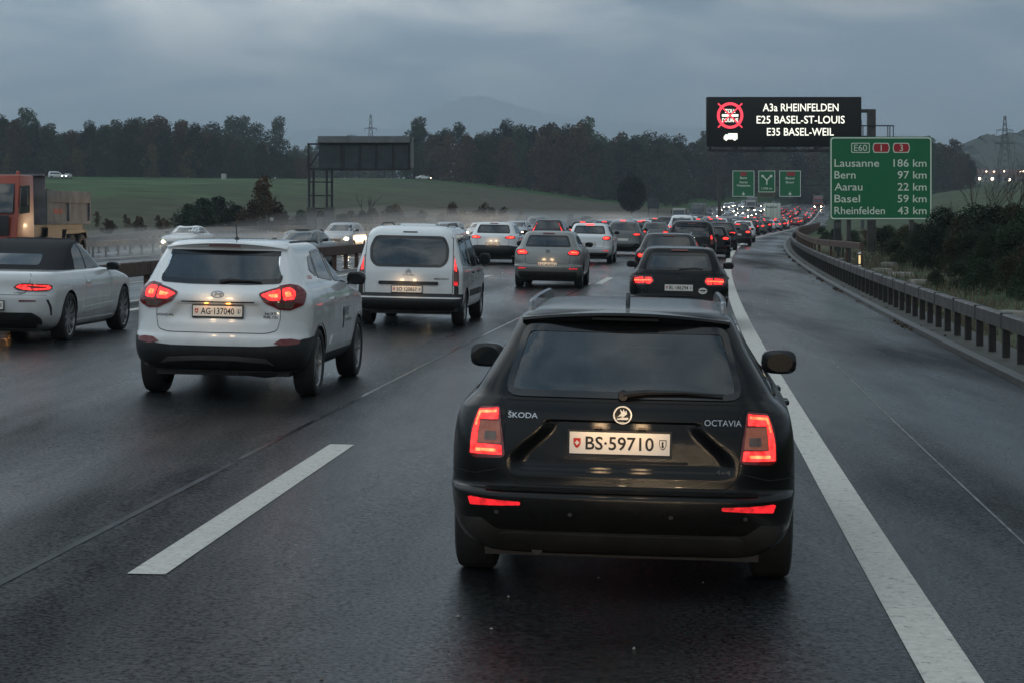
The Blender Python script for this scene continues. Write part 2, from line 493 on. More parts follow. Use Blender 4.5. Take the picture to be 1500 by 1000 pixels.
# ------------------------------------------------------------------ car body machine
def crom(keys, sub):
    out = []; n = len(keys)
    for i in range(n - 1):
        p0, p1, p2, p3 = keys[max(i - 1, 0)], keys[i], keys[i + 1], keys[min(i + 2, n - 1)]
        for j in range(sub):
            t = j / sub; row = []
            for a, b, c, d in zip(p0, p1, p2, p3):
                m1 = (c - a) / 2; m2 = (d - b) / 2
                if (b - a) * (c - b) <= 0: m1 = 0
                if (c - b) * (d - c) <= 0: m2 = 0
                lim = 2.2 * abs(c - b); m1 = max(-lim, min(lim, m1)); m2 = max(-lim, min(lim, m2))
                row.append((2 * t ** 3 - 3 * t * t + 1) * b + (t ** 3 - 2 * t * t + t) * m1 + (-2 * t ** 3 + 3 * t * t) * c + (t ** 3 - t * t) * m2)
            out.append(row)
    out.append(list(keys[-1]))
    return out
class Car:
    def __init__(s, name, L, keys, paint, axles=(.95, 3.6), wr=.325, track=.76, bow=.05, fbow=.22, hi=True, w0=None, r0=.3, tap=.03,
                 deform=None, arch=.05, sub=None, liner='plastic_black', wheelw=.215, fr=.42, nr=None):
        s.L = L; s.hi = hi; s.paint = paint
        s.root = empty(name)
        s.axles = axles; s.wr = wr; s.track = track
        s.w0 = w0 or max(k[3] for k in keys); s.r0 = r0
        NR, NC, NS, NF = (20, 9, 44, 10) if hi else (6, 4, 22, 5)
        NR = nr or NR
        rows = crom([(k[0], k[1], k[2], k[3], k[4]) for k in keys], sub or (4 if hi else 2))
        ring_n = None; V = []; Fc = []
        for (z, yr, yf, hw, rr) in rows:
            half = []; yF = L - yf
            for i in range(NR):
                x = (hw - rr) * i / NR; half.append((x, yr + bow * (x / s.w0) ** 2))
            yc = yr + bow * ((hw - rr) / s.w0) ** 2 + rr
            for i in range(NC):
                t = pi / 2 * i / NC; half.append((hw - rr + rr * sin(t), yc - rr * cos(t)))
            rf = min(fr, hw * .6, (yF - yc) * .4)
            yfc = yF - rf * 1.3 - fbow * ((hw - rf) / s.w0) ** 2
            for i in range(NS):
                half.append((hw, yc + (yfc - yc) * i / NS))
            for i in range(NC):
                t = pi / 2 * i / NC; half.append((hw - rf + rf * cos(t), yfc + rf * 1.3 * sin(t)))
            for i in range(NF + 1):
                x = (hw - rf) * (1 - i / NF); half.append((x, yF - fbow * (x / s.w0) ** 2))
            ym = L * .48
            half = [(x * (1 - tap * abs((y - ym) / (L / 2)) ** 3), y) for x, y in half]
            if deform: half = [deform(x, y, z) for x, y in half]
            ring = half + [(-x, y) for x, y in reversed(half[1:-1])]
            ring_n = len(ring)
            V += [(x, y, z) for x, y in ring]
        n = ring_n; K = len(rows)
        for i in range(K - 1):
            for k in range(n):
                a = i * n + k; b = i * n + (k + 1) % n
                Fc.append((a, b, b + n, a + n))
        hn = len(half)
        for base, rev in ((0, True), ((K - 1) * n, False)):     # caps as strips across
            for k in range(hn - 1):
                a, b = base + k, base + k + 1
                c, d = base + (n - k) % n, base + (n - k - 1) % n
                q = [a, b, d, c]; q = list(dict.fromkeys(q))
                if len(q) > 2: Fc.append(tuple(reversed(q) if rev else q))
        me = bpy.data.meshes.new('body'); me.from_pydata(V, [], Fc)
        bm = bmesh.new(); bm.from_mesh(me); bmesh.ops.remove_doubles(bm, verts=bm.verts, dist=1e-5)
        bmesh.ops.recalc_face_normals(bm, faces=bm.faces); bm.to_mesh(me); bm.free()
        me.materials.append(M[paint]); me.materials.append(M[liner])
        o = link('body', me, s.root)
        # wheel arches
        if arch is not None:
            Ra = wr + arch; cut = MB()
            for ya in axles:
                for sx in (-1, 1):
                    xa, xb = sx * (track - .17), sx * 1.3
                    cut.lathe([(min(xa, xb), 0.001), (min(xa, xb), Ra), (max(xa, xb), Ra), (max(xa, xb), .001)], 40 if hi else 20, (0, ya, wr + .005))
            co = cut.build('cutter', 'seam')
            bmc = bmesh.new(); bmc.from_mesh(co.data); bmesh.ops.remove_doubles(bmc, verts=bmc.verts, dist=.002); bmesh.ops.recalc_face_normals(bmc, faces=bmc.faces); bmc.to_mesh(co.data); bmc.free()
            md = o.modifiers.new('b', 'BOOLEAN'); md.operation = 'DIFFERENCE'; md.object = co; md.solver = 'EXACT'
            dg = bpy.context.evaluated_depsgraph_get()
            m2 = bpy.data.meshes.new_from_object(o.evaluated_get(dg))
            o.modifiers.clear(); o.data = m2; bpy.data.meshes.remove(me); bpy.data.objects.remove(co)
            me = m2; me.name = 'body'
            while len(me.materials) < 2: me.materials.append(M[liner])
            while len(me.materials) > 2: me.materials.pop()
            me.materials[0] = M[paint]; me.materials[1] = M[liner]
            for p in me.polygons:
                c = p.center; dd = min(math.hypot(c.y - ya, c.z - wr - .005) for ya in axles)
                inner = dd < Ra * 1.004 and abs(c.x) > track - .18 and (abs(p.normal.x) < .5 or dd < Ra * .9 and abs(c.x) < track - .1)
                p.material_index = 1 if inner else 0
        s.body = o
        shade(me, 32)
        bm = bmesh.new(); bm.from_mesh(me); s.bvh = BVHTree.FromBMesh(bm); bm.free()
    # -- projection onto the body
    def hit(s, a, b, mode, inn=0.0):
        w0, r0 = s.w0, s.r0
        if mode == 'wrap':
            sg = -1 if a < 0 else 1; u = abs(a); fl = w0 - r0; arc = r0 * pi / 2
            if u <= fl: p = (u, 0); n = (0, -1)
            elif u < fl + arc: t = (u - fl) / r0; p = (fl + r0 * sin(t), r0 - r0 * cos(t)); n = (sin(t), -cos(t))
            else: p = (w0, r0 + u - fl - arc); n = (1, 0)
            o = Vector((sg * (p[0] + n[0] * .6), p[1] + n[1] * .6, b)); d = Vector((-sg * n[0], -n[1], 0))
        elif mode == 'right': o = Vector((3, a, b)); d = Vector((-1, 0, 0))
        elif mode == 'left': o = Vector((-3, a, b)); d = Vector((1, 0, 0))
        elif mode == 'front': o = Vector((a, s.L + 2, b)); d = Vector((0, -1, 0))
        else: o = Vector((a, b, 4)); d = Vector((0, 0, -1))
        h = s.bvh.ray_cast(o, d)
        p = h[0]
        if p is None:
            h = s.bvh.find_nearest(o + d * .6 if mode == 'wrap' else o + d * 2.2); p = h[0]
        n = h[1]
        if n.dot(d) > 0: n = -n
        nn = (n * .5 - d * .5).normalized()
        return p, nn
    def patch(s, name, poly, mode, material, off=.004, th=.012, step=None, parent=None, hole=None, smooth=True):
        step = step or (.05 if s.hi else .12)
        V, Fc = fill2d(poly, step, hole)
        top = []; low = []
        for a, b in V:
            p, n = s.hit(a, b, mode); top.append(p + n * off); low.append(p + n * (off - th))
        ec = {}
        for f in Fc:
            for i in range(len(f)):
                e = (f[i], f[(i + 1) % len(f)]); k = (min(e), max(e)); ec.setdefault(k, []).append(e)
        nV = len(V); sk = []
        for k, es in ec.items():
            if len(es) == 1: a, b = es[0]; sk.append((b, a, a + nV, b + nV))
        mb = MB(); mb.add(top + low, Fc + sk)
        used = set(i for f in mb.f for i in f)
        mp = {}; vs = []
        for i in sorted(used): mp[i] = len(vs); vs.append(mb.v[i])
        me = bpy.data.meshes.new(name); me.from_pydata(vs, [], [tuple(mp[i] for i in f) for f in mb.f])
        bm = bmesh.new(); bm.from_mesh(me)
        # orient: compare with outward
        bmesh.ops.recalc_face_normals(bm, faces=bm.faces)
        f0 = bm.faces[:]
        if f0:
            a, b = V[Fc[0][0]]; _, n = s.hit(a, b, mode)
            bm.faces.ensure_lookup_table()
            if bm.faces[0].normal.dot(n) < 0: bmesh.ops.reverse_faces(bm, faces=bm.faces)
        bm.to_mesh(me); bm.free()
        me.materials.append(M[material] if isinstance(material, str) else material)
        if smooth: shade(me, 50)
        return link(name, me, parent or s.root)
    def strip(s, name, pts, mode, material, w=.007, off=.002, parent=None, th=.004):
        """a thin line along pts following the body"""
        P2 = []
        for a, b in zip(pts, pts[1:]):
            a = Vector(a); b = Vector(b); k = max(1, int((b - a).length / .05))
            P2 += [a.lerp(b, j / k) for j in range(k)]
        P2.append(Vector(pts[-1]))
        mb = MB(); vs = []
        for i, p in enumerate(P2):
            d = (P2[min(i + 1, len(P2) - 1)] - P2[max(i - 1, 0)]).normalized(); q = Vector((-d.y, d.x)) * w / 2
            for t in (p + q, p - q):
                h, n = s.hit(t.x, t.y, mode); vs.append(h + n * off)
        mb.add(vs, [(2 * i, 2 * i + 1, 2 * i + 3, 2 * i + 2) for i in range(len(P2) - 1)])
        return mb.build(name, material, parent or s.root)
    def window(s, name, poly, mode, glass='glass_tint', m=.05, opaque=False, frit='gloss_black', cutscale=.55):
        if opaque:
            return s.patch(name, poly, mode, 'glass_dark', off=.003, th=.01)
        inn = inset(poly, m)
        g = s.patch(name, poly, mode, glass, off=.003, th=.002)
        s.patch('window_surround', poly, mode, frit, off=.006, th=.012, parent=g, hole=inn, step=.04)
        cutp = []
        for a, b in resample(inset(poly, m * cutscale), .06):
            p, _ = s.hit(a, b, mode); cutp.append((p.x, p.z) if mode in ('wrap', 'front') else (p.y, p.z))
        bm = bmesh.new(); bm.from_mesh(s.body.data); rem = []
        for f in bm.faces:
            c = f.calc_center_median(); n = f.normal
            if mode == 'wrap': ok = n.y < .05 and c.y < s.L * .5; q = (c.x, c.z)
            elif mode == 'right': ok = c.x > .3 and n.x > .3; q = (c.y, c.z)
            elif mode == 'left': ok = c.x < -.3 and n.x < -.3; q = (c.y, c.z)
            else: ok = c.y > s.L * .4 and n.y > .05; q = (c.x, c.z)
            if ok and f.material_index == 0 and inside(q, cutp): rem.append(f)
        bmesh.ops.delete(bm, geom=rem, context='FACES'); bm.to_mesh(s.body.data); bm.free()
        return g
    def wheels(s, w=.215, spokes=5, rim='alloy', rr=.68, double=True, inset_=.0):
        wr = s.wr; first = {}
        for ya in s.axles:
            for sx in (-1, 1):
                if sx not in first:
                    h = w / 2; mb = MB()
                    mb.lathe([(-h * .75, wr * rr), (-h * .95, wr * .78), (-h, wr * .88), (-h * .9, wr * .965), (-h * .7, wr), (h * .7, wr), (h * .9, wr * .965), (h, wr * .88), (h * .95, wr * .78), (h * .75, wr * rr)], 40 if s.hi else 18)
                    t = mb.build('wheel', 'rubber', s.root, smooth=True)
                    mr = MB(); q = wr * rr
                    o1 = sx * h
                    mr.lathe([(o1 * .80, q * 1.02), (o1 * .86, q * .98), (o1 * .80, q * .92), (o1 * .2, q * .86), (-o1 * .5, q * .9)], 36 if s.hi else 16)
                    mr.lathe([(o1 * .62, .001), (o1 * .66, q * .12), (o1 * .55, q * .2), (o1 * .3, q * .22)], 16)
                    for k in range(spokes):
                        for dd in ((-.09, .09) if double else (0,)):
                            a = 2 * pi * k / spokes + dd; ca, sa = cos(a), sin(a); ca2, sa2 = cos(a + (dd > 0) * .06 - (dd < 0) * .06), sin(a + (dd > 0) * .06 - (dd < 0) * .06)
                            wd = q * (.05 if double else .1)
                            def pt(r, side, x, c=ca, s_=sa): return (x, r * c - side * s_, r * s_ + side * c)
                            x1, x0 = o1 * .64, o1 * .45; x3, x2 = o1 * .82, o1 * .6
                            p = [pt(q * .12, -wd, x0), pt(q * .12, wd, x0), pt(q * .95, wd * .8, x2, ca2, sa2), pt(q * .95, -wd * .8, x2, ca2, sa2),
                                 pt(q * .12, -wd, x1), pt(q * .12, wd, x1), pt(q * .95, wd * .8, x3, ca2, sa2), pt(q * .95, -wd * .8, x3, ca2, sa2)]
                            mr.hexa(p)
                    rm = mr.build('rim', rim, t, smooth=True)
                    md = MB(); md.lathe([(o1 * .1, .001), (o1 * .1, q * .84)], 20); md.build('brake_disc', 'steel_dark', t)
                    t.location = (sx * (s.track + inset_), ya, wr); first[sx] = t
                else:
                    c = copy_tree(first[sx], s.root); c.location = (sx * (s.track + inset_), ya, wr)
    def mirrors(s, y, z, x=.93, mat_='gloss_black', w=.19, h=.14, glow=None):
        for sx in (-1, 1):
            mb = MB(); n = 12; vs = []; fs = []
            prof = [(-.06, .86), (-.055, .98), (0, 1.0), (.05, .92), (.09, .65), (.105, .25)]
            for (dy, sc) in prof:
                for k in range(16):
                    t = 2 * pi * k / 16; ca, sa = cos(t), sin(t)
                    ex = math.copysign(abs(ca) ** .65, ca); ez = math.copysign(abs(sa) ** .65, sa)
                    vs.append((sx * x + ex * w / 2 * sc * (1 if ex * sx > 0 else 1.1), y + dy, z + ez * h / 2 * sc * (1 if ez > 0 else .92)))
            for i in range(len(prof) - 1):
                for k in range(16): fs.append((i * 16 + k, i * 16 + (k + 1) % 16, (i + 1) * 16 + (k + 1) % 16, (i + 1) * 16 + k))
            fs.append(tuple((len(prof) - 1) * 16 + k for k in range(16)))
            fs.append(tuple(k for k in range(16)))
            mb.add(vs, fs)
            mb.hexa([(sx * (x - w * .5), y - .02, z - h * .5), (sx * (x - w * .5), y + .07, z - h * .5), (sx * (x - w * .95), y + .08, z - h * .75), (sx * (x - w * .95), y + .01, z - h * .75),
                     (sx * (x - w * .35), y - .02, z - h * .28), (sx * (x - w * .35), y + .07, z - h * .28), (sx * (x - w * .95), y + .08, z - h * .45), (sx * (x - w * .95), y + .01, z - h * .45)])
            o = mb.build('door_mirror', mat_, s.root, smooth=True)
            g = MB(); g.add([(v[0] * 1.0 - sx * x * 0, v[1] - .003, v[2]) for v in [(sx * x + cos(t) * w * .38, y - .06, z + sin(t) * h * .36) for t in [2 * pi * k / 14 for k in range(14)]]], [tuple(range(14))])
            g.build('mirror_glass', 'mirror_dark', o)
    def seats(s, yf, yr, z=.3, top=1.0, x=.36, heads=True):
        for y, xs in ((yf, (-x, x)), (yr, (-x, 0, x))):
            for xx in xs:
                b = MB(); hw = .25 if y == yf else .2
                zz = top - (0 if y == yf else .06)
                b.hexa([(xx - hw, y - .1, z), (xx + hw, y - .1, z), (xx + hw, y + .08, z), (xx - hw, y + .08, z),
                        (xx - hw * .8, y - .28, zz - .14), (xx + hw * .8, y - .28, zz - .14), (xx + hw * .8, y - .18, zz - .14), (xx - hw * .8, y - .18, zz - .14)])
                o = b.build('seat', 'seat_cloth', s.root, bevel=.04)
                h = MB(); h.box(xx - .12, xx + .12, y - .33, y - .23, zz - .08, zz + .10)
                h.build('headrest', 'seat_cloth', o, bevel=.035)
    def dash(s, y, z, hw=.68):
        b = MB(); b.box(-hw, hw, y - .1, y + .35, z - .3, z); b.build('dashboard', 'seat_cloth', s.root, bevel=.04)
        w = MB(); pts = [(-.36 + .18 * cos(t), y - .22 + .05 * sin(t), z - .05 + .18 * sin(t)) for t in [2 * pi * k / 20 for k in range(21)]]
        w.tube(pts, .014, 6, cap=False); w.build('steering_wheel', 'plastic_black', s.root, smooth=True)
    def plate(s, text, x, z, y=None, w=.50, h=.11, glow=True, frame=True, tilt=0.0, energy=.25, two=False):
        if y is None: y = s.hit(x, z, 'wrap')[0].y - .016
        b = MB(); b.box(x - w / 2, x + w / 2, y - .004, y + .004, z - h / 2, z + h / 2)
        p = b.build('number_plate', 'plate_white', s.root)
        if frame:
            f = MB(); e = .010
            f.box(x - w / 2 - e, x + w / 2 + e, y + .002, y + .02, z - h / 2 - e * 1.8, z + h / 2 + e)
            f.build('plate_holder', 'plastic_black', p)
        t = MB(); add_text(t, text, x + .0, z, w * .68, h * .62, y - .0055, bold=.012 if s.hi else .03)
        t.build('plate_lettering', 'ink', p)
        sh = MB()
        def shield(cx, sc): return [(cx + a * sc, z + b * sc) for a, b in ((-.018, .024), (.018, .024), (.018, -.004), (.010, -.020), (0, -.027), (-.010, -.020), (-.018, -.004))]
        cx = x - w * .425; sh.prism(shield(cx, 1), lambda a, b, d: (a, d, b), y - .0052, y - .004)
        r = sh.build('swiss_shield', 'ink_red', p)
        c = MB(); c.box(cx - .011, cx + .011, y - .0066, y - .0053, z - .004, z + .004); c.box(cx - .004, cx + .004, y - .0068, y - .0053, z - .011, z + .011)
        c.build('shield_cross', 'plate_white', r)
        s2 = MB(); cx = x + w * .43
        s2.prism(shield(cx, 1), lambda a, b, d: (a, d, b), y - .0052, y - .004)
        r = s2.build('canton_shield', 'ink', p)
        s3 = MB(); s3.prism(shield(cx, .82), lambda a, b, d: (a, d, b), y - .0062, y - .0053); rr = s3.build('shield_field', 'plate_white', p)
        s4 = MB(); s4.prism([(cx + a, z + b) for a, b in ((-.003, .016), (.005, .012), (.002, .004), (.006, -.012), (0, -.016), (-.007, -.012), (-.004, 0), (-.007, .008))], lambda a, b, d: (a, d, b), y - .0068, y - .0063)
        s4.build('shield_charge', 'ink', p)
        if glow:
            for sx in (-.11, .11):
                lb = MB(); lb.box(x + sx - .02, x + sx + .02, y - .028, y - .008, z + h / 2 + .022, z + h / 2 + .030)
                lp = lb.build('plate_lamp', 'glow_orange' if glow == 'orange' else 'lens_clear', s.root)
                ld = bpy.data.lights.new('plate_light', 'AREA'); ld.energy = energy; ld.color = (1, .66, .36); ld.size = .06
                lo = bpy.data.objects.new('plate_light', ld); COL.objects.link(lo); lo.parent = s.root
                lo.location = (x + sx, y - .15, z + h / 2 + .09); lo.rotation_euler = (R(50), 0, 0)
        return p
    def lettering(s, name, text, cx, cz, w, h, material='chrome', bold=0.0, mode='wrap', off=.004):
        mb = MB(); V, Fc, x0, x1, y0, y1 = text_mesh(text, bold)
        vs = []
        for a, b in V:
            u = cx + ((a - x0) / (x1 - x0) - .5) * w * (-1 if mode in ('left', 'front') else 1); z = cz + ((b - y0) / (y1 - y0) - .5) * h
            p, n = s.hit(u, z, mode); vs.append(p + n * off)
        mb.add(vs, Fc)
        return mb.build(name, material, s.root)
    def place(s, px, Y, label, cat, group=None, off=None, dz=0.0, rev=False):
        X = (px - 750) / F * Y if off is None else line_x(Y) + off
        o = X - line_x(Y)
        place_obj(s.root, o, Y, rev)
        tag(s.root, label, cat, group)
        return s.root
def place_obj(root, o, Y, rev=False, L=0.0):
    roll = .0133 * 1.5 if o > -12.2 else 0.0
    pitch = math.atan((gup(Y + 5) - gup(Y)) / 5)
    root.location = P(o, Y)
    root.rotation_mode = 'XYZ'
    if rev: root.rotation_euler = (-pitch, 0, -head(Y) + pi)
    else: root.rotation_euler = (pitch, roll, -head(Y))
def ell(cx, cz, a, b, n=20): return [(cx + a * cos(2 * pi * k / n), cz + b * sin(2 * pi * k / n)) for k in range(n)]

# ================================================================== ground, road, markings
def rows_Y(a, b, s0, s1, far=None):
    out = []; y = a
    while y < b:
        out.append(y); y += s0 + (s1 - s0) * min(1, max(0, y) / 400.0)
    out.append(b)
    return out
def ribbon(name, offs, Ys, z, m, parent=None, kind=None, zf=None):
    mb = MB(); vs = []
    for Y in Ys:
        for o in offs:
            oo = o(Y) if callable(o) else o
            vs.append(P(oo, Y, z) if zf is None else (line_x(Y) + oo, Y, zf(oo, Y)))
    n = len(offs)
    mb.add(vs, [(i * n + k, i * n + k + 1, (i + 1) * n + k + 1, (i + 1) * n + k) for i in range(len(Ys) - 1) for k in range(n - 1)])
    o = mb.build(name, m, parent, smooth=True)
    if m == 'asphalt':
        at_ = o.data.attributes.new('across', 'FLOAT', 'POINT')
        at_.data.foreach_set('value', [v.co.x - line_x(v.co.y) for v in o.data.vertices])
    if kind: o['kind'] = kind
    return o

# wet asphalt: dark, patchy gloss, fine stone relief, drier and wetter wheel tracks
def asphalt():
    m = bpy.data.materials.new('asphalt'); m.use_nodes = True; t = m.node_tree; b = t.nodes['Principled BSDF']
    N = t.nodes.new; L_ = t.links.new
    c = N('ShaderNodeTexCoord')
    n1 = N('ShaderNodeTexNoise'); n1.inputs['Scale'].default_value = .22; n1.inputs['Detail'].default_value = 5; n1.inputs['Roughness'].default_value = .55
    mp = N('ShaderNodeMapping'); mp.inputs['Scale'].default_value = (1.6, .22, 1); mp.inputs['Rotation'].default_value = (0, 0, R(5))
    L_(c.outputs['Object'], mp.inputs[0]); L_(mp.outputs[0], n1.inputs['Vector'])
    n2 = N('ShaderNodeTexNoise'); n2.inputs['Scale'].default_value = 38; n2.inputs['Detail'].default_value = 6; n2.inputs['Roughness'].default_value = .7
    L_(c.outputs['Object'], n2.inputs['Vector'])
    n3 = N('ShaderNodeTexNoise'); n3.inputs['Scale'].default_value = 1.3; n3.inputs['Detail'].default_value = 6; L_(c.outputs['Object'], n3.inputs['Vector'])
    col = N('ShaderNodeValToRGB'); e = col.color_ramp.elements
    e[0].position = .3; e[0].color = (.008, .009, .010, 1); e[1].position = .75; e[1].color = (.019, .020, .021, 1)
    L_(n3.outputs[0], col.inputs[0])
    mx = N('ShaderNodeMix'); mx.data_type = 'RGBA'; mx.blend_type = 'MULTIPLY'; mx.inputs['Factor'].default_value = .85
    sc = N('ShaderNodeValToRGB'); sc.color_ramp.elements[0].position = .42; sc.color_ramp.elements[0].color = (.25, .25, .25, 1); sc.color_ramp.elements[1].position = .66; sc.color_ramp.elements[1].color = (3.2, 3.2, 3.1, 1)
    L_(n2.outputs[0], sc.inputs[0]); L_(col.outputs[0], mx.inputs[6]); L_(sc.outputs[0], mx.inputs[7]); 
    a2 = N('ShaderNodeAttribute'); a2.attribute_name = 'across'
    v1 = N('ShaderNodeMath'); v1.operation = 'MULTIPLY_ADD'; v1.inputs[1].default_value = 2 * pi / 1.86; v1.inputs[2].default_value = .55; L_(a2.outputs['Fac'], v1.inputs[0])
    v2 = N('ShaderNodeMath'); v2.operation = 'SINE'; L_(v1.outputs[0], v2.inputs[0])
    v3 = N('ShaderNodeMapRange'); v3.inputs[1].default_value = -1; v3.inputs[2].default_value = 1; v3.inputs[3].default_value = 1.25; v3.inputs[4].default_value = .78; L_(v2.outputs[0], v3.inputs[0])
    v4 = N('ShaderNodeVectorMath'); v4.operation = 'SCALE'; L_(mx.outputs[2], v4.inputs[0]); L_(v3.outputs[0], v4.inputs['Scale']); L_(v4.outputs[0], b.inputs['Base Color'])
    r = N('ShaderNodeMapRange'); r.inputs[1].default_value = .34; r.inputs[2].default_value = .66; r.inputs[3].default_value = .15; r.inputs[4].default_value = .46
    L_(n1.outputs[0], r.inputs[0])
    # two polished wheel tracks in every lane
    aa = N('ShaderNodeAttribute'); aa.attribute_name = 'across'
    w1 = N('ShaderNodeMath'); w1.operation = 'MULTIPLY_ADD'; w1.inputs[1].default_value = 2 * pi / 1.86; w1.inputs[2].default_value = .55; L_(aa.outputs['Fac'], w1.inputs[0])
    w2 = N('ShaderNodeMath'); w2.operation = 'SINE'; L_(w1.outputs[0], w2.inputs[0])
    w3 = N('ShaderNodeMath'); w3.operation = 'MULTIPLY_ADD'; w3.inputs[1].default_value = -.055; L_(w2.outputs[0], w3.inputs[0]); L_(r.outputs[0], w3.inputs[2])
    L_(w3.outputs[0], b.inputs['Roughness'])
    sp1 = N('ShaderNodeMapRange'); sp1.inputs[1].default_value = .36; sp1.inputs[2].default_value = .64; sp1.inputs[3].default_value = .30; sp1.inputs[4].default_value = .03; L_(n1.outputs[0], sp1.inputs[0])
    sp2 = N('ShaderNodeMapRange'); sp2.inputs[1].default_value = .38; sp2.inputs[2].default_value = .66; sp2.inputs[3].default_value = .15; sp2.inputs[4].default_value = 2.1; L_(n2.outputs[0], sp2.inputs[0])
    sp3 = N('ShaderNodeMath'); sp3.operation = 'MULTIPLY'; L_(sp1.outputs[0], sp3.inputs[0]); L_(sp2.outputs[0], sp3.inputs[1]); L_(sp3.outputs[0], b.inputs['Specular IOR Level'])
    bp = N('ShaderNodeBump'); bp.inputs['Strength'].default_value = .6; bp.inputs['Distance'].default_value = .007
    L_(n2.outputs[0], bp.inputs['Height']); L_(bp.outputs[0], b.inputs['Normal'])
    MATS['asphalt'] = m
asphalt()
mat('marking_white', (.56, .53, .47), .6, noise=.14, nscale=26, bump=.5, bscale=60)
mat('marking_thin', (.045, .048, .050), .5, noise=.6, nscale=3, spec=.08)
def wear(m):
    t = M[m].node_tree; b = t.nodes['Principled BSDF']; src = b.inputs['Base Color'].links[0].from_socket
    c = t.nodes.new('ShaderNodeTexCoord'); n = t.nodes.new('ShaderNodeTexNoise'); n.inputs['Scale'].default_value = 17; n.inputs['Detail'].default_value = 9; n.inputs['Roughness'].default_value = .72
    t.links.new(c.outputs['Object'], n.inputs['Vector'])
    r = t.nodes.new('ShaderNodeMapRange'); r.inputs[1].default_value = .57; r.inputs[2].default_value = .66; r.inputs[3].default_value = 0; r.inputs[4].default_value = .75; t.links.new(n.outputs[0], r.inputs[0])
    x = t.nodes.new('ShaderNodeMix'); x.data_type = 'RGBA'; t.links.new(r.outputs[0], x.inputs['Factor']); t.links.new(src, x.inputs[6]); x.inputs[7].default_value = (.05, .05, .05, 1); t.links.new(x.outputs[2], b.inputs['Base Color'])
wear('marking_white')
mat('wet_streak', (.060, .064, .068), .16, noise=.3, nscale=2)
mat('seam_tar', (.008, .008, .008), .2)

Ys = rows_Y(-46, 740, 2.0, 8.0)
own = ribbon('road', [-12.0, -9, -6, -3, 0, 2.9, 3.25], Ys, 0, 'asphalt', kind='structure')
opp = ribbon('opposite_road', [-37.0, -30.9, -24, -18, -13.3], Ys, 0, 'asphalt', kind='structure', zf=lambda o, Y: gup(Y) - .012 + (.0 if o > -30 else .0))
med = ribbon('median_strip', [-13.3, -12.7, -12.0], Ys, -.004, 'concrete', kind='structure', zf=lambda o, Y: road_z(o, Y) - .006)
mat('kerb_stone', (.055, .052, .046), .4, noise=.4, nscale=2)
mat('verge', (.040, .036, .027), .6, noise=.5, nscale=1.2, bump=.4, bscale=10)
ks = ribbon('kerb', [2.90, 2.901, 3.07, 3.071], rows_Y(-46, 420, 2, 4), 0, 'kerb_stone', own, zf=lambda o, Y: road_z(o, Y) + (.075 if 2.9 < o < 3.0705 else -.02))
ribbon('barrier_footing', [3.071, 3.9], rows_Y(-46, 420, 2, 4), 0, 'verge', own, zf=lambda o, Y: road_z(o, Y) + .03)
def mark(name, o0, o1, Ya, Yb, m='marking_white', z=.004, step=2.0, parent=own):
    ys = []; y = Ya
    while y < Yb - .01: ys.append(y); y += step if y < 300 else 8
    ys.append(Yb)
    return ribbon(name, [o0, o1], ys, z, m, parent)
mark('edge_line', -.125, .125, -44, 700)
mark('edge_line', -11.35, -11.15, -44, 700)
L1 = lambda Y: -3.92 + .30 * min(1, max(0, (Y - 11) / 50))
L2 = lambda Y: -7.55 + .28 * min(1, max(0, (Y - 11) / 50))
y = 10.9
k = 0
while y < 420:
    for Lf in (L1, L2):
        mark('lane_dash', (lambda Lf: lambda Y: Lf(Y) - .10)(Lf), (lambda Lf: lambda Y: Lf(Y) + .10)(Lf), y, y + 6.2)
    y += 23.3; k += 1
# opposite carriageway
mark('edge_line', -13.75, -13.60, -10, 700, parent=opp, z=.0)
mark('edge_line', -28.55, -28.35, -10, 700, parent=opp, z=.0)
y = 5
while y < 420:
    for o in (-17.3, -21.0, -24.7):
        mark('lane_dash', o - .08, o + .08, y, y + 6, parent=opp, z=.0)
    y += 18
# old removed line: tar seam with a wet streak along it, crack in the shoulder
SM = lambda Y: -4.62 + .75 * min(1.0, max(0, (Y - 8) / 45))
mark('tar_seam', lambda Y: SM(Y) - .025, lambda Y: SM(Y) + .02, 16.0, 24, 'seam_tar', .003)
mark('tar_seam', lambda Y: SM(Y) - .03, lambda Y: SM(Y) + .02, 24, 68, 'seam_tar', .003)
mark('worn_line', lambda Y: SM(Y) - .02, lambda Y: SM(Y) + .03, 8, 15.9, 'marking_thin', .003)
mat('seam_pale', (.16, .165, .165), .5, noise=.5, nscale=5, spec=.2)
mark('shoulder_seam', .93, .948, 5, 75, 'seam_pale', .003)
# cat's-eye like specks and grit on the carriageway
mb = MB(); rr = random.Random(3)
for i in range(420):
    o = rr.uniform(-11.5, 2.7); Y = rr.uniform(5, 45); s = rr.uniform(.004, .014)
    p = P(o, Y, .002); a = rr.uniform(0, 6)
    mb.add([p + Vector((s * cos(a + q) * rr.uniform(.6, 1.3), s * sin(a + q), (.006 if q == 9 else 0))) for q in (0, 2.1, 4.2)] + [p + Vector((0, 0, s * .8))], [(0, 1, 3), (1, 2, 3), (2, 0, 3)])
g = mb.build('road_grit', 'stone'); g['kind'] = 'stuff'

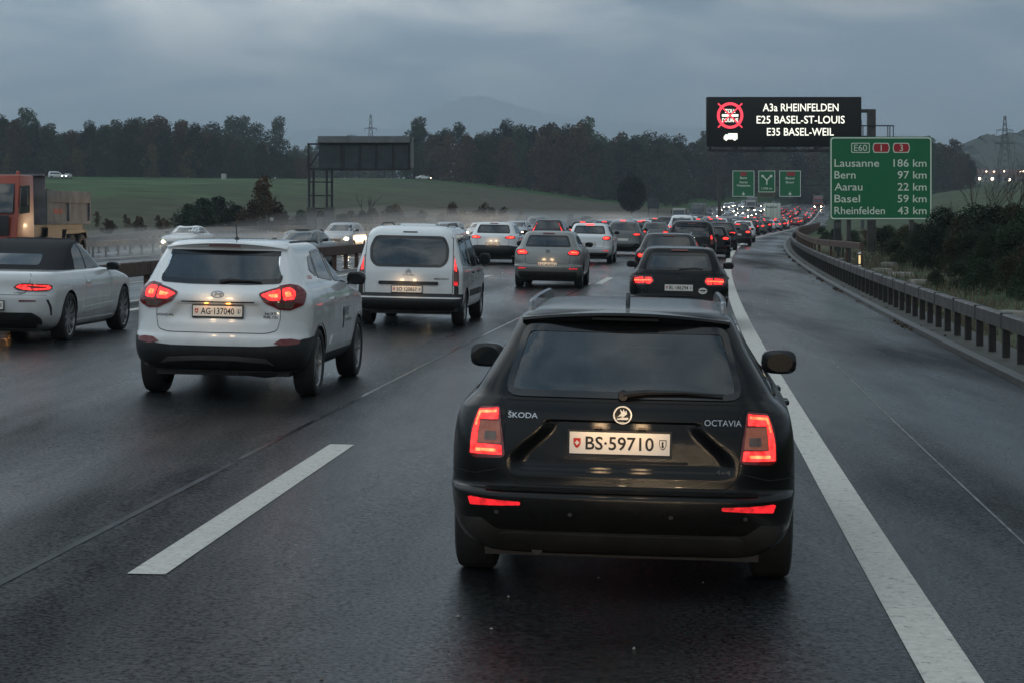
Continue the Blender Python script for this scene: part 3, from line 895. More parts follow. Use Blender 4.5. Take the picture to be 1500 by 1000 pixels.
# terrain sheet
def terrain():
    offs = [-5200, -4200, -3000, -2200, -1700, -1300, -1000, -800, -650, -530, -440, -370, -310, -260, -220, -185, -155, -130, -110, -95, -82, -72, -63, -56, -50, -46, -43, -40, -38, -36, -34.5, -33, -31, -29.9, -29.5, -20, -12, -4, 0, 2.9, 3.3, 4, 5, 6.5, 8, 10, 13, 17, 22, 28, 35, 44, 55, 68, 84, 105, 130, 165, 210, 270, 350, 450, 600, 800, 1100, 1500, 2100, 3000, 4200]
    YY = []; y = -50
    while y < 6500:
        YY.append(y); y += 4 if y < 160 else (8 if y < 420 else (16 if y < 900 else y * .09))
    mb = MB(); vs = []
    for y in YY:
        for o in offs:
            x = line_x(y if y > 0 else 0) + o
            vs.append((x, y, ground_z(x, y)))
    n = len(offs)
    mb.add(vs, [(i * n + k, i * n + k + 1, (i + 1) * n + k + 1, (i + 1) * n + k) for i in range(len(YY) - 1) for k in range(n - 1)])
    o = mb.build('ground', 'seam', smooth=True); o['kind'] = 'structure'
    m = bpy.data.materials.new('field'); m.use_nodes = True; t = m.node_tree; b = t.nodes['Principled BSDF']; b.inputs['Roughness'].default_value = .95
    b.inputs['Specular IOR Level'].default_value = .15
    N = t.nodes.new; L_ = t.links.new
    c = N('ShaderNodeTexCoord'); mp = N('ShaderNodeMapping'); mp.inputs['Scale'].default_value = (.010, .012, .02); mp.inputs['Rotation'].default_value = (0, 0, R(22))
    L_(c.outputs['Object'], mp.inputs[0])
    vo = N('ShaderNodeTexVoronoi'); vo.inputs['Scale'].default_value = 1.0; L_(mp.outputs[0], vo.inputs['Vector'])
    cr = N('ShaderNodeValToRGB'); cr.color_ramp.interpolation = 'CONSTANT'
    pal = [(0, (.034, .080, .024)), (.34, (.046, .090, .030)), (.52, (.085, .095, .040)), (.66, (.052, .080, .030)), (.80, (.125, .120, .055)), (.90, (.055, .100, .036))]
    e = cr.color_ramp.elements
    e[0].position = 0; e[0].color = (*pal[0][1], 1); e[1].position = pal[1][0]; e[1].color = (*pal[1][1], 1)
    for p_, c_ in pal[2:]:
        q = e.new(p_); q.color = (*c_, 1)
    sx = N('ShaderNodeSeparateColor'); L_(vo.outputs['Color'], sx.inputs[0]); L_(sx.outputs[0], cr.inputs[0])
    nz_ = N('ShaderNodeTexNoise'); nz_.inputs['Scale'].default_value = .09; nz_.inputs['Detail'].default_value = 8; L_(c.outputs['Object'], nz_.inputs['Vector'])
    mr = N('ShaderNodeMapRange'); mr.inputs[1].default_value = .3; mr.inputs[2].default_value = .7; mr.inputs[3].default_value = .35; mr.inputs[4].default_value = 1.6; L_(nz_.outputs[0], mr.inputs[0])
    vm = N('ShaderNodeVectorMath'); vm.operation = 'SCALE'; L_(cr.outputs[0], vm.inputs[0]); L_(mr.outputs[0], vm.inputs['Scale'])
    # bare, scrubby earth along the motorway bank (attribute 'bank')
    at_ = N('ShaderNodeAttribute'); at_.attribute_name = 'bank'
    mxn = N('ShaderNodeMix'); mxn.data_type = 'RGBA'; L_(at_.outputs['Fac'], mxn.inputs['Factor']); L_(vm.outputs[0], mxn.inputs[6])
    n2 = N('ShaderNodeTexNoise'); n2.inputs['Scale'].default_value = .35; n2.inputs['Detail'].default_value = 8; L_(c.outputs['Object'], n2.inputs['Vector'])
    c2 = N('ShaderNodeValToRGB'); c2.color_ramp.elements[0].position = .35; c2.color_ramp.elements[0].color = (.050, .046, .030, 1); c2.color_ramp.elements[1].position = .68; c2.color_ramp.elements[1].color = (.115, .098, .070, 1)
    L_(n2.outputs[0], c2.inputs[0]); L_(c2.outputs[0], mxn.inputs[7]); L_(mxn.outputs[2], b.inputs['Base Color'])
    me = o.data; me.materials.clear(); me.materials.append(m)
    at = me.attributes.new('bank', 'FLOAT', 'POINT')
    vals = []
    for y in YY:
        for of in offs:
            v = 0
            if of < -12: v = smooth(1 - (-of - 55) / (45 + y * .12)) if y < 620 else 0
            else: v = .45 * smooth(1 - (of - 12) / 260)
            vals.append(max(0, v))
    at.data.foreach_set('value', vals)
    return o
TER = terrain()

# ================================================================== cars
QG = 'cars queued on the three lanes ahead'
def estate_keys(H=1.465, W=1.814, gw=1.0, rake=0.0):
    s = H / 1.465; k = W / 1.814
    rows = [(.20, .24, .30, .76, .26), (.27, .10, .16, .83, .28), (.36, .03, .06, .875, .30), (.46, .00, .01, .895, .32), (.545, -.008, .0, .905, .33),
            (.575, .015, .0, .907, .33), (.60, .05, .01, .906, .32), (.72, .055, .03, .904, .30), (.84, .065, .13, .897, .29), (.93, .08, .45, .882, .28), (.985, .10, .85, .862, .27),
            (1.03, .13, 1.15, .82, .25), (1.06, .155, 1.32, .785, .22), (1.14, .215, 1.50, .742, .17), (1.26, .305, 1.75, .692, .15), (1.36, .385, 1.98, .648, .15),
            (1.41, .425, 2.12, .615, .17), (1.435, .46, 2.25, .57, .2), (1.452, .56, 2.45, .50, .2), (1.461, .85, 2.7, .38, .2), (1.465, 1.35, 2.95, .18, .12)]
    return [(z * s, a + (rake * max(0, z - 1.0) / .45), b, c * k * (gw if z > 1.05 else 1), d) for z, a, b, c, d in rows]

def side_windows(c, y0, y1, z0, z1, rake_r, rake_f, glass='glass_privacy', opaque=False, split=(.36, .66), m=.03):
    """one band cut by two pillars"""
    for mode in ('left', 'right'):
        for i, (a, b) in enumerate(((0, split[0]), (split[0], split[1]), (split[1], 1.0))):
            def X(t, top): return (y0 + rake_r * top) + ((y1 - rake_f * top) - (y0 + rake_r * top)) * t
            g = .012
            po = [(X(a, 0) + g, z0), (X(b, 0) - g, z0 - (.0 if b < 1 else .0)), (X(b, .93) - g, z1 - (.0 if b < 1 else .05)), (X(a, .93) + g, z1 - (.02 if a == 0 else 0))]
            c.window('side_window', rnd(po, .03 if 0 < a else .05, 3), mode, glass, m=m, opaque=opaque, cutscale=.75)

def handles(c, ys, z, material='paint', x=None):
    for mode, sx in (('right', 1), ('left', -1)):
        for y in ys:
            p, n = c.hit(y, z, mode)
            b = MB(); b.box(p.x - .004, p.x + .028 * sx, y - .09, y + .09, z - .014, z + .014) if sx > 0 else b.box(p.x - .028, p.x + .004, y - .09, y + .09, z - .014, z + .014)
            b.build('door_handle', c.paint if material == 'paint' else material, c.root, bevel=.009)

def settle(root, tab):       # lower the waistline of the finished car a little
    for o in [q for q in root.children_recursive if q.type == 'MESH']:
        if o.name.split('.')[0] in ('wheel', 'rim', 'brake_disc') or o.data.users > 1: continue
        for v in o.data.vertices: v.co.z -= interp(tab, v.co.z)
    for o in root.children:
        if o.type == 'LIGHT': o.location.z -= .045

# ---------------------------------------------------------------- black estate right in front
def hero():
    def deform(x, y, z):
        # slanted recess round the number plate
        if y < .4 and .66 < z < .945:
            ax = abs(x); e = .40 + .17 * smooth((.94 - z) / .22)
            inn = 1 - smooth((ax - e + .09) / .10)
            vz = smooth((.942 - z) / .012) * smooth((z - .665) / .05)
            y += .032 * inn * vz
        return x, y
    c = Car('estate_car', 4.66, [(z, a, b, w * (1 - .085 * smooth((z - 1.05) / .32)), r) for z, a, b, w, r in estate_keys()], 'paint_black', axles=(.96, 3.64), wr=.325, track=.785, sub=9, deform=deform, bow=.06, nr=46, tap=.062)
    # tailgate skin and seams
    tg = [(-.575, .985), (-.60, .80), (-.56, .635), (-.50, .60), (.50, .60), (.56, .635), (.60, .80), (.575, .985)]
    loop = rnd([(-.635, 1.04), (-.585, .985), (-.595, .80), (-.575, .66), (-.52, .607), (.52, .607), (.575, .66), (.595, .80), (.585, .985), (.635, 1.04)], .02, 3)
    c.strip('tailgate_seam', loop, 'wrap', 'seam', w=.008, off=.0015)
    c.strip('tailgate_edge', [(-.58, 1.035), (.58, 1.035)], 'wrap', 'seam', w=.006, off=.0015)
    c.strip('tailgate_crease', [(-.33, .735), (.33, .735)], 'wrap', 'paint_black', w=.012, off=.005)
    for sx in (1, -1):
        c.strip('bumper_seam', [(sx * .60, .69), (sx * .80, .655), (sx * 1.0, .66), (sx * 1.25, .63)], 'wrap', 'seam', w=.006, off=.0015)
    # windows
    rw = rnd([(-.61, 1.052), (.61, 1.052), (.515, 1.38), (-.515, 1.38)], [.09, .09, .05, .05], 4)
    g = c.window('rear_window', rw, 'wrap', 'glass_privacy', m=.032)
    side_windows(c, .60, 3.32, 1.045, 1.36, .28, .85, split=(.27, .60))
    ws = rnd([(-.66, 1.07), (.66, 1.07), (.56, 1.36), (-.56, 1.36)], .05, 3)
    c.window('windscreen', ws, 'front', 'glass_tint', m=.05)
    # spoiler over the rear window
    mb = MB(); n = 24; vs = []
    for i in range(n + 1):
        t = -1 + 2 * i / n; x = t * .535; yb = .335 + .11 * t * t; yt = .60; zt = 1.443 - .035 * t * t; zf = 1.452 - .035 * t * t
        vs += [(x, yb, zt - .012), (x, yb + .012, zt), (x, yt, zf), (x, yt, zf - .05), (x, yb + .05, zt - .04)]
    fs = []
    for i in range(n):
        for k in range(5): fs.append((i * 5 + k, i * 5 + (k + 1) % 5, (i + 1) * 5 + (k + 1) % 5, (i + 1) * 5 + k))
    fs += [tuple(range(5)), tuple(n * 5 + k for k in reversed(range(5)))]
    mb.add(vs, fs); sp = mb.build('roof_spoiler', 'paint_black', c.root, smooth=True)
    hb = MB(); hb.box(-.17, .17, .352, .37, 1.408, 1.420); hb.build('high_brake_light', 'seam', sp)
    # roof rails
    for sx in (-1, 1):
        pts = []
        for i in range(17):
            t = i / 16; y = .62 + 2.05 * t
            z = 1.425 + .062 * min(1, sin(pi * t) * 4.0)
            pts.append((sx * (.505 + .015 * sin(pi * t)), y, z))
        mb = MB(); vs = []
        for (x, y, z) in pts: vs += [(x - .016, y, 1.40), (x - .014, y, z - .006), (x, y, z), (x + .014, y, z - .006), (x + .016, y, 1.40)]
        mb.add(vs, [(i * 5 + k, i * 5 + (k + 1) % 5, i * 5 + 5 + (k + 1) % 5, i * 5 + 5 + k) for i in range(16) for k in range(5)] + [(0, 1, 2, 3, 4), (84, 83, 82, 81, 80)])
        mb.build('roof_rail', 'gloss_black' if True else 'steel', c.root, smooth=True)
    # shark fin aerial
    mb = MB(); mb.prism([(.0, 0), (.16, 0), (.14, .012), (.055, .065), (.03, .068), (.012, .03)], lambda a, b, d: (d, .80 + .16 - a, 1.455 + b), -.012, .012)
    mb.build('aerial', 'paint_black', c.root, bevel=.005)
    # wiper
    w0 = c.hit(.02, 1.062, 'wrap')[0]
    pts = []
    for x, z in ((.0, 1.068), (.12, 1.082), (.30, 1.083), (.50, 1.075)):
        p, n_ = c.hit(x, z, 'wrap'); pts.append(p + n_ * .022)
    mb = MB(); mb.tube(pts, [.017, .013, .009, .006], 6); p, n_ = c.hit(0, 1.066, 'wrap')
    mb.lathe([(-.03, .001), (-.03, .022), (.01, .03)], 12, tuple(p), axis='y'); mb.build('wiper', 'plastic_black', g, smooth=True)
    # tail lamps
    for sx in (1, -1):
        f = (lambda o: o) if sx > 0 else mir
        out = rnd([(.585, .755), (.60, .742), (.81, .735), (.862, .755), (.858, .90), (.838, .982), (.82, .992), (.635, 1.0), (.622, .985), (.600, .87)], .012, 2)
        L_ = c.patch('tail_light', f(out), 'wrap', 'lens_red', off=.010, th=.03, step=.02)
        c.patch('clear_lens', f(rnd([(.605, .815), (.788, .812), (.783, .925), (.622, .925)], .008, 2)), 'wrap', 'lens_lit', off=.012, th=.004, step=.02, parent=L_)
        c.patch('reversing_lens', f(rnd([(.64, .83), (.73, .83), (.73, .875), (.64, .875)], .006, 2)), 'wrap', 'lens_clear', off=.0145, th=.003, step=.02, parent=L_)
        # glowing C: top bar, outer bar, bottom bar
        cc = [(.637, .990), (.820, .980), (.845, .86), (.845, .757), (.600, .757), (.605, .806), (.795, .808), (.790, .932), (.632, .936)]
        c.patch('light_guide', f(rnd(cc, .006, 2)), 'wrap', 'glow_red', off=.0135, th=.004, step=.018, parent=L_)
        c.patch('light_guide', f(rnd([(.65, .968), (.792, .960), (.808, .90), (.824, .90), (.812, .972), (.65, .980)], .003, 1)), 'wrap', 'glow_hot', off=.0155, th=.003, step=.018, parent=L_)
        c.patch('light_guide', f(rnd([(.64, .772), (.80, .770), (.80, .785), (.64, .787)], .005, 1)), 'wrap', 'glow_hot', off=.0155, th=.003, step=.018, parent=L_)
        c.patch('rear_reflector', f(rnd([(.50, .522), (.50, .505), (.80, .490), (.82, .530), (.80, .535)], .004, 1)), 'wrap', 'glow_dim', off=.006, th=.02, step=.03)  # passive reflector; headlights shining back are put in as a dim glow
        # side trims visible beside the tail: door-handle and fuel flap bulges
    # bumper lower part
    c.patch('bumper_lower', rnd([(-.95, .40), (-.72, .42), (-.62, .355), (.62, .355), (.72, .42), (.95, .40), (.92, .27), (.80, .215), (-.80, .215), (-.92, .27)], .02, 2), 'wrap', 'plastic_dirty', off=.006, th=.015)
    c.patch('diffuser', rnd([(-.60, .345), (.60, .345), (.66, .24), (-.66, .24)], .03, 2), 'wrap', 'plastic_dirty', off=.02, th=.02)
    c.strip('bumper_crease', [(-.70, .585), (.70, .585)], 'wrap', 'paint_black', w=.02, off=.006)
    # badges
    mb = MB(); p, n_ = c.hit(0, .975, 'wrap'); y = p.y - .004
    mb.lathe([(0, .048), (-.008, .047), (-.008, .040), (-.003, .039)], 32, (0, y, .975), axis='y')
    e = mb.build('badge_ring', 'chrome', c.root, smooth=True)
    mb = MB(); mb.lathe([(-.002, .001), (-.003, .040)], 32, (0, y, .975), axis='y'); mb.build('badge_field', 'gloss_black', e)
    mb = MB()   # winged arrow
    for q in ([(-.026, -.012), (-.008, .006), (-.014, .030), (.0, .014), (.004, .030), (.012, .012), (.018, .024), (.022, .004), (.010, -.006), (.002, -.010), (-.010, -.006)],
              [(-.030, -.020), (.024, -.014), (.030, -.020), (.024, -.026), (-.028, -.026)]):
        mb.prism(q, lambda a, b, d: (a, d, .977 + b), y - .008, y - .003)
    mb.build('winged_arrow', 'chrome', e)
    c.lettering('maker_lettering', 'ŠKODA', -.50, .962, .150, .034, bold=.01, off=.006)
    c.lettering('model_lettering', 'OCTAVIA', .50, .945, .185, .030, bold=.0, off=.006)
    c.lettering('drive_lettering', '4x4', .505, .695, .075, .022, 'steel', bold=.02)
    c.plate('BS·59710', -.012, .83, glow=True, energy=.35)
    # tow-eye cover, sensors
    for x in (-.62, -.25, .25, .62):
        p, n_ = c.hit(x, .46, 'wrap'); mb = MB(); mb.lathe([(-.004, .001), (-.004, .011), (.004, .012)], 12, tuple(p), axis='y'); mb.build('parking_sensor', 'plastic_black', c.root)
    handles(c, (1.62, 2.55), .93)
    # door seams on the right and left sides
    for mode in ('right', 'left'):
        c.strip('door_seam', [(3.05, .35), (3.02, .9), (2.98, 1.03)], mode, 'seam')
        c.strip('door_seam', [(2.0, .35), (2.0, .9), (1.95, 1.03)], mode, 'seam')
    c.wheels(spokes=5)
    c.mirrors(2.78, 1.075, .915, 'gloss_black', w=.21, h=.155)
    c.seats(2.35, 1.45, top=1.16); c.dash(2.85, .95)
    # underbody and exhaust
    mb = MB(); mb.box(-.70, .70, .35, 4.3, .17, .26); mb.build('underbody', 'plastic_black', c.root)
    mb = MB(); mb.tube([(-.42, .16, .235), (-.42, .45, .235)], .03, 12); mb.build('exhaust_pipe', 'steel_dark', c.root, smooth=True)
    return c
OCT = hero()
settle(OCT.root, [(0, 0), (.25, 0), (.50, .034), (.70, .044), (1.08, .052), (1.40, .028), (1.5, .018)])
OCT.place(906, 10.35, 'black estate car with roof rails close in front, plate BS 59710, in the right lane', 'car')

# ---------------------------------------------------------------- white compact SUV in the middle lane
def white_suv():
    keys = [(.27, .26, .30, .76, .30), (.33, .12, .14, .84, .30), (.43, .03, .05, .885, .32), (.55, .0, .0, .905, .34), (.64, .01, .0, .91, .35), (.70, .05, .0, .91, .35),
            (.82, .075, .02, .91, .35), (.95, .08, .10, .91, .35), (1.04, .075, .40, .90, .34), (1.10, .085, .85, .885, .33), (1.16, .13, 1.10, .86, .30), (1.21, .17, 1.25, .82, .27),
            (1.30, .24, 1.45, .775, .22), (1.42, .33, 1.68, .725, .18), (1.53, .41, 1.90, .675, .17), (1.59, .45, 2.05, .635, .19), (1.625, .50, 2.2, .585, .2), (1.645, .62, 2.45, .50, .2), (1.655, 1.0, 2.7, .34, .2), (1.66, 1.5, 2.9, .15, .1)]
    def deform(x, y, z):
        if y < .4 and .80 < z < 1.02:
            e = .36 + .10 * smooth((1.02 - z) / .2)
            inn = 1 - smooth((abs(x) - e) / .08); y += .035 * inn * smooth((1.015 - z) / .02) * smooth((z - .80) / .06)
        return x, y
    c = Car('sport_utility_car', 4.41, keys, 'paint_white', axles=(.90, 3.54), wr=.345, track=.79, bow=.13, r0=.34, sub=5, deform=deform, arch=.055, tap=.045)
    rw = rnd([(-.68, 1.22), (-.80, 1.275), (-.68, 1.545), (.68, 1.545), (.80, 1.275), (.68, 1.22), (.3, 1.20), (-.3, 1.20)], .05, 3)
    g = c.window('rear_window', rw, 'wrap', 'glass_privacy', m=.05)
    # side glass: rising belt, pinched at the rear
    for mode in ('right', 'left'):
        for po in ([(1.00, 1.335), (1.26, 1.265), (1.38, 1.50), (1.16, 1.475)],
                   [(1.30, 1.255), (2.06, 1.20), (2.02, 1.555), (1.42, 1.535)],
                   [(2.14, 1.195), (3.10, 1.145), (2.46, 1.515), (2.10, 1.555)]):
            c.window('side_window', rnd(po, .04, 3), mode, 'glass_privacy', m=.028, cutscale=.75)
    c.window('windscreen', rnd([(-.68, 1.20), (.68, 1.20), (.58, 1.54), (-.58, 1.54)], .05, 3), 'front', 'glass_tint', m=.05)
    mb = MB(); n = 24; vs = []; fs = []
    for i in range(n + 1):
        t = -1 + 2 * i / n; x = t * .62; yb = .34 + .14 * t * t; zt = 1.632 - .05 * t * t
        vs += [(x, yb, zt - .014), (x, yb + .014, zt), (x, .70, zt + .014), (x, .70, zt - .04), (x, yb + .06, zt - .05)]
    for i in range(n):
        for k in range(5): fs.append((i * 5 + k, i * 5 + (k + 1) % 5, (i + 1) * 5 + (k + 1) % 5, (i + 1) * 5 + k))
    fs += [tuple(range(5)), tuple(n * 5 + k for k in reversed(range(5)))]
    mb.add(vs, fs); sp = mb.build('roof_spoiler', 'paint_white', c.root, smooth=True)
    hb = MB(); hb.box(-.16, .16, .375, .39, 1.583, 1.598); hb.build('high_brake_light', 'lens_red', sp)
    for sx in (-1, 1):
        mb = MB(); mb.tube([(sx * .565, .75, 1.61), (sx * .565, .95, 1.632), (sx * .565, 2.4, 1.632), (sx * .565, 2.6, 1.60)], [.008, .014, .014, .008], 6); mb.build('roof_rail', 'plastic_black', c.root, smooth=True)
    mb = MB(); mb.lathe([(0, .03), (.02, .022), (.035, .008)], 12, (0, .95, 1.645), axis='z'); mb.tube([(0, .95, 1.67), (-.004, .90, 1.82)], [.007, .004], 6)
    mb.build('aerial', 'plastic_black', c.root, smooth=True)
    pts = [c.hit(x, z, 'wrap') for x, z in ((.0, 1.225), (.1, 1.24), (.3, 1.235), (.42, 1.225))]
    mb = MB(); mb.tube([p + n_ * .02 for p, n_ in pts], [.022, .018, .010, .007], 6); mb.build('wiper', 'plastic_black', g, smooth=True)
    # tailgate seams
    c.strip('tailgate_seam', rnd([(-.70, 1.2), (-.66, 1.02), (-.67, .86), (-.62, .735), (-.50, .70), (.50, .70), (.62, .735), (.67, .86), (.66, 1.02), (.70, 1.2)], .04, 3), 'wrap', 'seam', w=.008)
    c.strip('plate_recess_edge', [(-.37, 1.022), (.37, 1.022)], 'wrap', 'seam', w=.012, off=.002)
    for sx in (1, -1):
        f = (lambda o: o) if sx > 0 else mir
        lamp = rnd([(.405, 1.115), (.52, 1.16), (.70, 1.20), (.93, 1.215), (1.10, 1.20), (1.13, 1.13), (1.03, 1.0), (.82, .945), (.62, .955), (.47, 1.02)], .025, 3)
        L_ = c.patch('tail_light', f(lamp), 'wrap', 'lens_red', off=.012, th=.03, step=.04)
        c.patch('light_guide', f(rnd([(.43, 1.10), (.54, 1.14), (.66, 1.165), (.66, 1.05), (.52, 1.045)], .02, 2)), 'wrap', 'glow_red', off=.0155, th=.004, step=.03, parent=L_)
        c.patch('light_guide', f(rnd([(.70, 1.165), (.86, 1.18), (.94, 1.15), (.88, 1.06), (.70, 1.05)], .03, 2)), 'wrap', 'glow_red', off=.0155, th=.004, step=.03, parent=L_)
        c.patch('light_guide', f(rnd([(.50, 1.10), (.62, 1.12), (.62, 1.08), (.54, 1.075)], .01, 2)), 'wrap', 'glow_hot', off=.0175, th=.003, step=.03, parent=L_)
        c.patch('light_guide', f(rnd([(.74, 1.13), (.84, 1.14), (.84, 1.09), (.74, 1.085)], .015, 2)), 'wrap', 'glow_hot', off=.0175, th=.003, step=.03, parent=L_)
        c.patch('clear_lens', f(rnd([(.56, 1.02), (.90, 1.03), (.84, .965), (.64, .968)], .015, 2)), 'wrap', 'lens_clear', off=.0155, th=.003, step=.03, parent=L_)
        c.patch('rear_reflector', f(rnd([(.58, .60), (.66, .645), (.80, .65), (.94, .63), (.90, .595), (.70, .575)], .012, 2)), 'wrap', 'lens_red', off=.012, th=.02, step=.04)
        c.patch('wheel_arch_trim', [( .90 + .43 * cos(a), .35 + .43 * sin(a)) for a in [R(x) for x in range(-8, 190, 11)]] + [( .90 + .37 * cos(a), .35 + .37 * sin(a)) for a in [R(x) for x in range(186, -12, -11)]], 'right' if sx > 0 else 'left', 'plastic_black', off=.008, th=.02, step=.06)
        c.patch('wheel_arch_trim', [( 3.54 + .43 * cos(a), .35 + .43 * sin(a)) for a in [R(x) for x in range(-8, 190, 11)]] + [( 3.54 + .37 * cos(a), .35 + .37 * sin(a)) for a in [R(x) for x in range(186, -12, -11)]], 'right' if sx > 0 else 'left', 'plastic_black', off=.008, th=.02, step=.06)
        c.patch('sill_trim', [(1.30, .27), (3.12, .27), (3.12, .40), (1.32, .42)], 'right' if sx > 0 else 'left', 'plastic_black', off=.008, th=.02, step=.06)
    c.patch('bumper_lower', rnd([(-1.34, .66), (-1.0, .645), (-.62, .58), (-.45, .565), (.45, .565), (.62, .58), (1.0, .645), (1.34, .66), (1.34, .30), (.8, .29), (-.8, .29), (-1.34, .30)], .02, 2), 'wrap', 'plastic_black', off=.010, th=.02, step=.05)
    c.patch('skid_plate', rnd([(-.58, .36), (-.50, .43), (-.2, .455), (.2, .455), (.50, .43), (.58, .36), (.50, .385), (.2, .41), (-.2, .41), (-.50, .385)], .012, 2), 'wrap', 'concrete', off=.022, th=.02, step=.04)
    mb = MB(); p, _ = c.hit(0, 1.09, 'wrap')
    mb.tube([(.062 * cos(t), p.y - .006, 1.10 + .033 * sin(t)) for t in [2 * pi * k / 28 for k in range(29)]], .005, 6, cap=False)
    for q in ([(-.034, -.02), (-.022, -.02), (-.006, .022), (-.018, .022)], [(.020, -.024), (.032, -.024), (.044, .016), (.032, .018)], [(-.018, -.006), (.030, .002), (.034, .010), (-.014, .002)]):
        mb.prism(q, lambda a, b, d: (a, d, 1.10 + b), p.y - .010, p.y - .002)
    mb.build('maker_badge', 'chrome', c.root, smooth=True)
    c.lettering('maker_lettering', 'HYUNDAI', -.56, .875, .19, .026, 'steel_dark', bold=.01)
    c.lettering('model_lettering', 'ix35', .535, .91, .12, .028, 'steel', bold=.02)
    c.lettering('model_lettering', 'FUEL CELL', .545, .872, .17, .028, 'ink', bold=.02)
    c.plate('AG·137040', 0, .925, glow='orange', energy=.14, y=c.hit(0, .925, 'wrap')[0].y - .018)
    c.wheels(spokes=5, w=.225, rr=.72)
    c.mirrors(2.95, 1.20, .96, 'gloss_black', w=.20, h=.16)
    handles(c, (1.62, 2.62), 1.02)
    for mode in ('right', 'left'):
        c.strip('door_seam', [(1.42, .72), (1.40, 1.0), (1.30, 1.24)], mode, 'seam')
        c.strip('door_seam', [(2.12, .42), (2.12, 1.18)], mode, 'seam')
        c.strip('door_seam', [(3.12, .42), (3.10, .9), (3.06, 1.13)], mode, 'seam')
        c.strip('door_crease', [(1.25, .98), (2.2, .95), (3.2, .93)], mode, 'paint_white', w=.02, off=.004)
        c.patch('door_scoop', rnd([(1.50, .50), (3.0, .46), (3.0, .54), (1.60, .60)], .03, 2), mode, 'paint_white', off=.010, th=.015)
    c.lettering('door_sticker', '///', 2.90, 1.30, .16, .12, 'plate_white', bold=.02, mode='right', off=.012)
    # round logo and words on the front door
    c.patch('door_emblem', rnd([(2.30, .64), (2.37, .66), (2.42, .80), (2.38, .90), (2.31, .86), (2.34, .76)], .02, 2), 'right', 'ink', off=.004, th=.004, step=.05)
    c.lettering('door_lettering', 'H2', 2.58, .84, .26, .10, 'paint_grey', bold=.02, mode='right', off=.005)
    c.lettering('door_lettering', 'mobility', 2.70, .73, .44, .05, 'paint_grey', bold=.02, mode='right', off=.005)
    c.lettering('side_sticker', 'FUEL CELL', .88, 1.27, .20, .035, 'ink_red', bold=.02, mode='right', off=.005)
    c.seats(2.2, 1.35, z=.45, top=1.30); c.dash(2.8, 1.1)
    mb = MB(); mb.box(-.68, .68, .4, 4.1, .22, .32); mb.build('underbody', 'plastic_black', c.root)
    mb = MB(); mb.tube([(.18, .30, .27), (.45, .34, .24), (.62, .5, .25)], .03, 8); mb.build('exhaust_pipe', 'steel_dark', c.root, smooth=True)
    return c
SUV = white_suv()
settle(SUV.root, [(0, 0), (.3, 0), (.6, .025), (1.0, .05), (1.66, .065), (1.9, .065)])
SUV.place(313, 20.8, 'white compact sport utility car with dark lower bumper, plate AG 137040, in the middle lane', 'car')

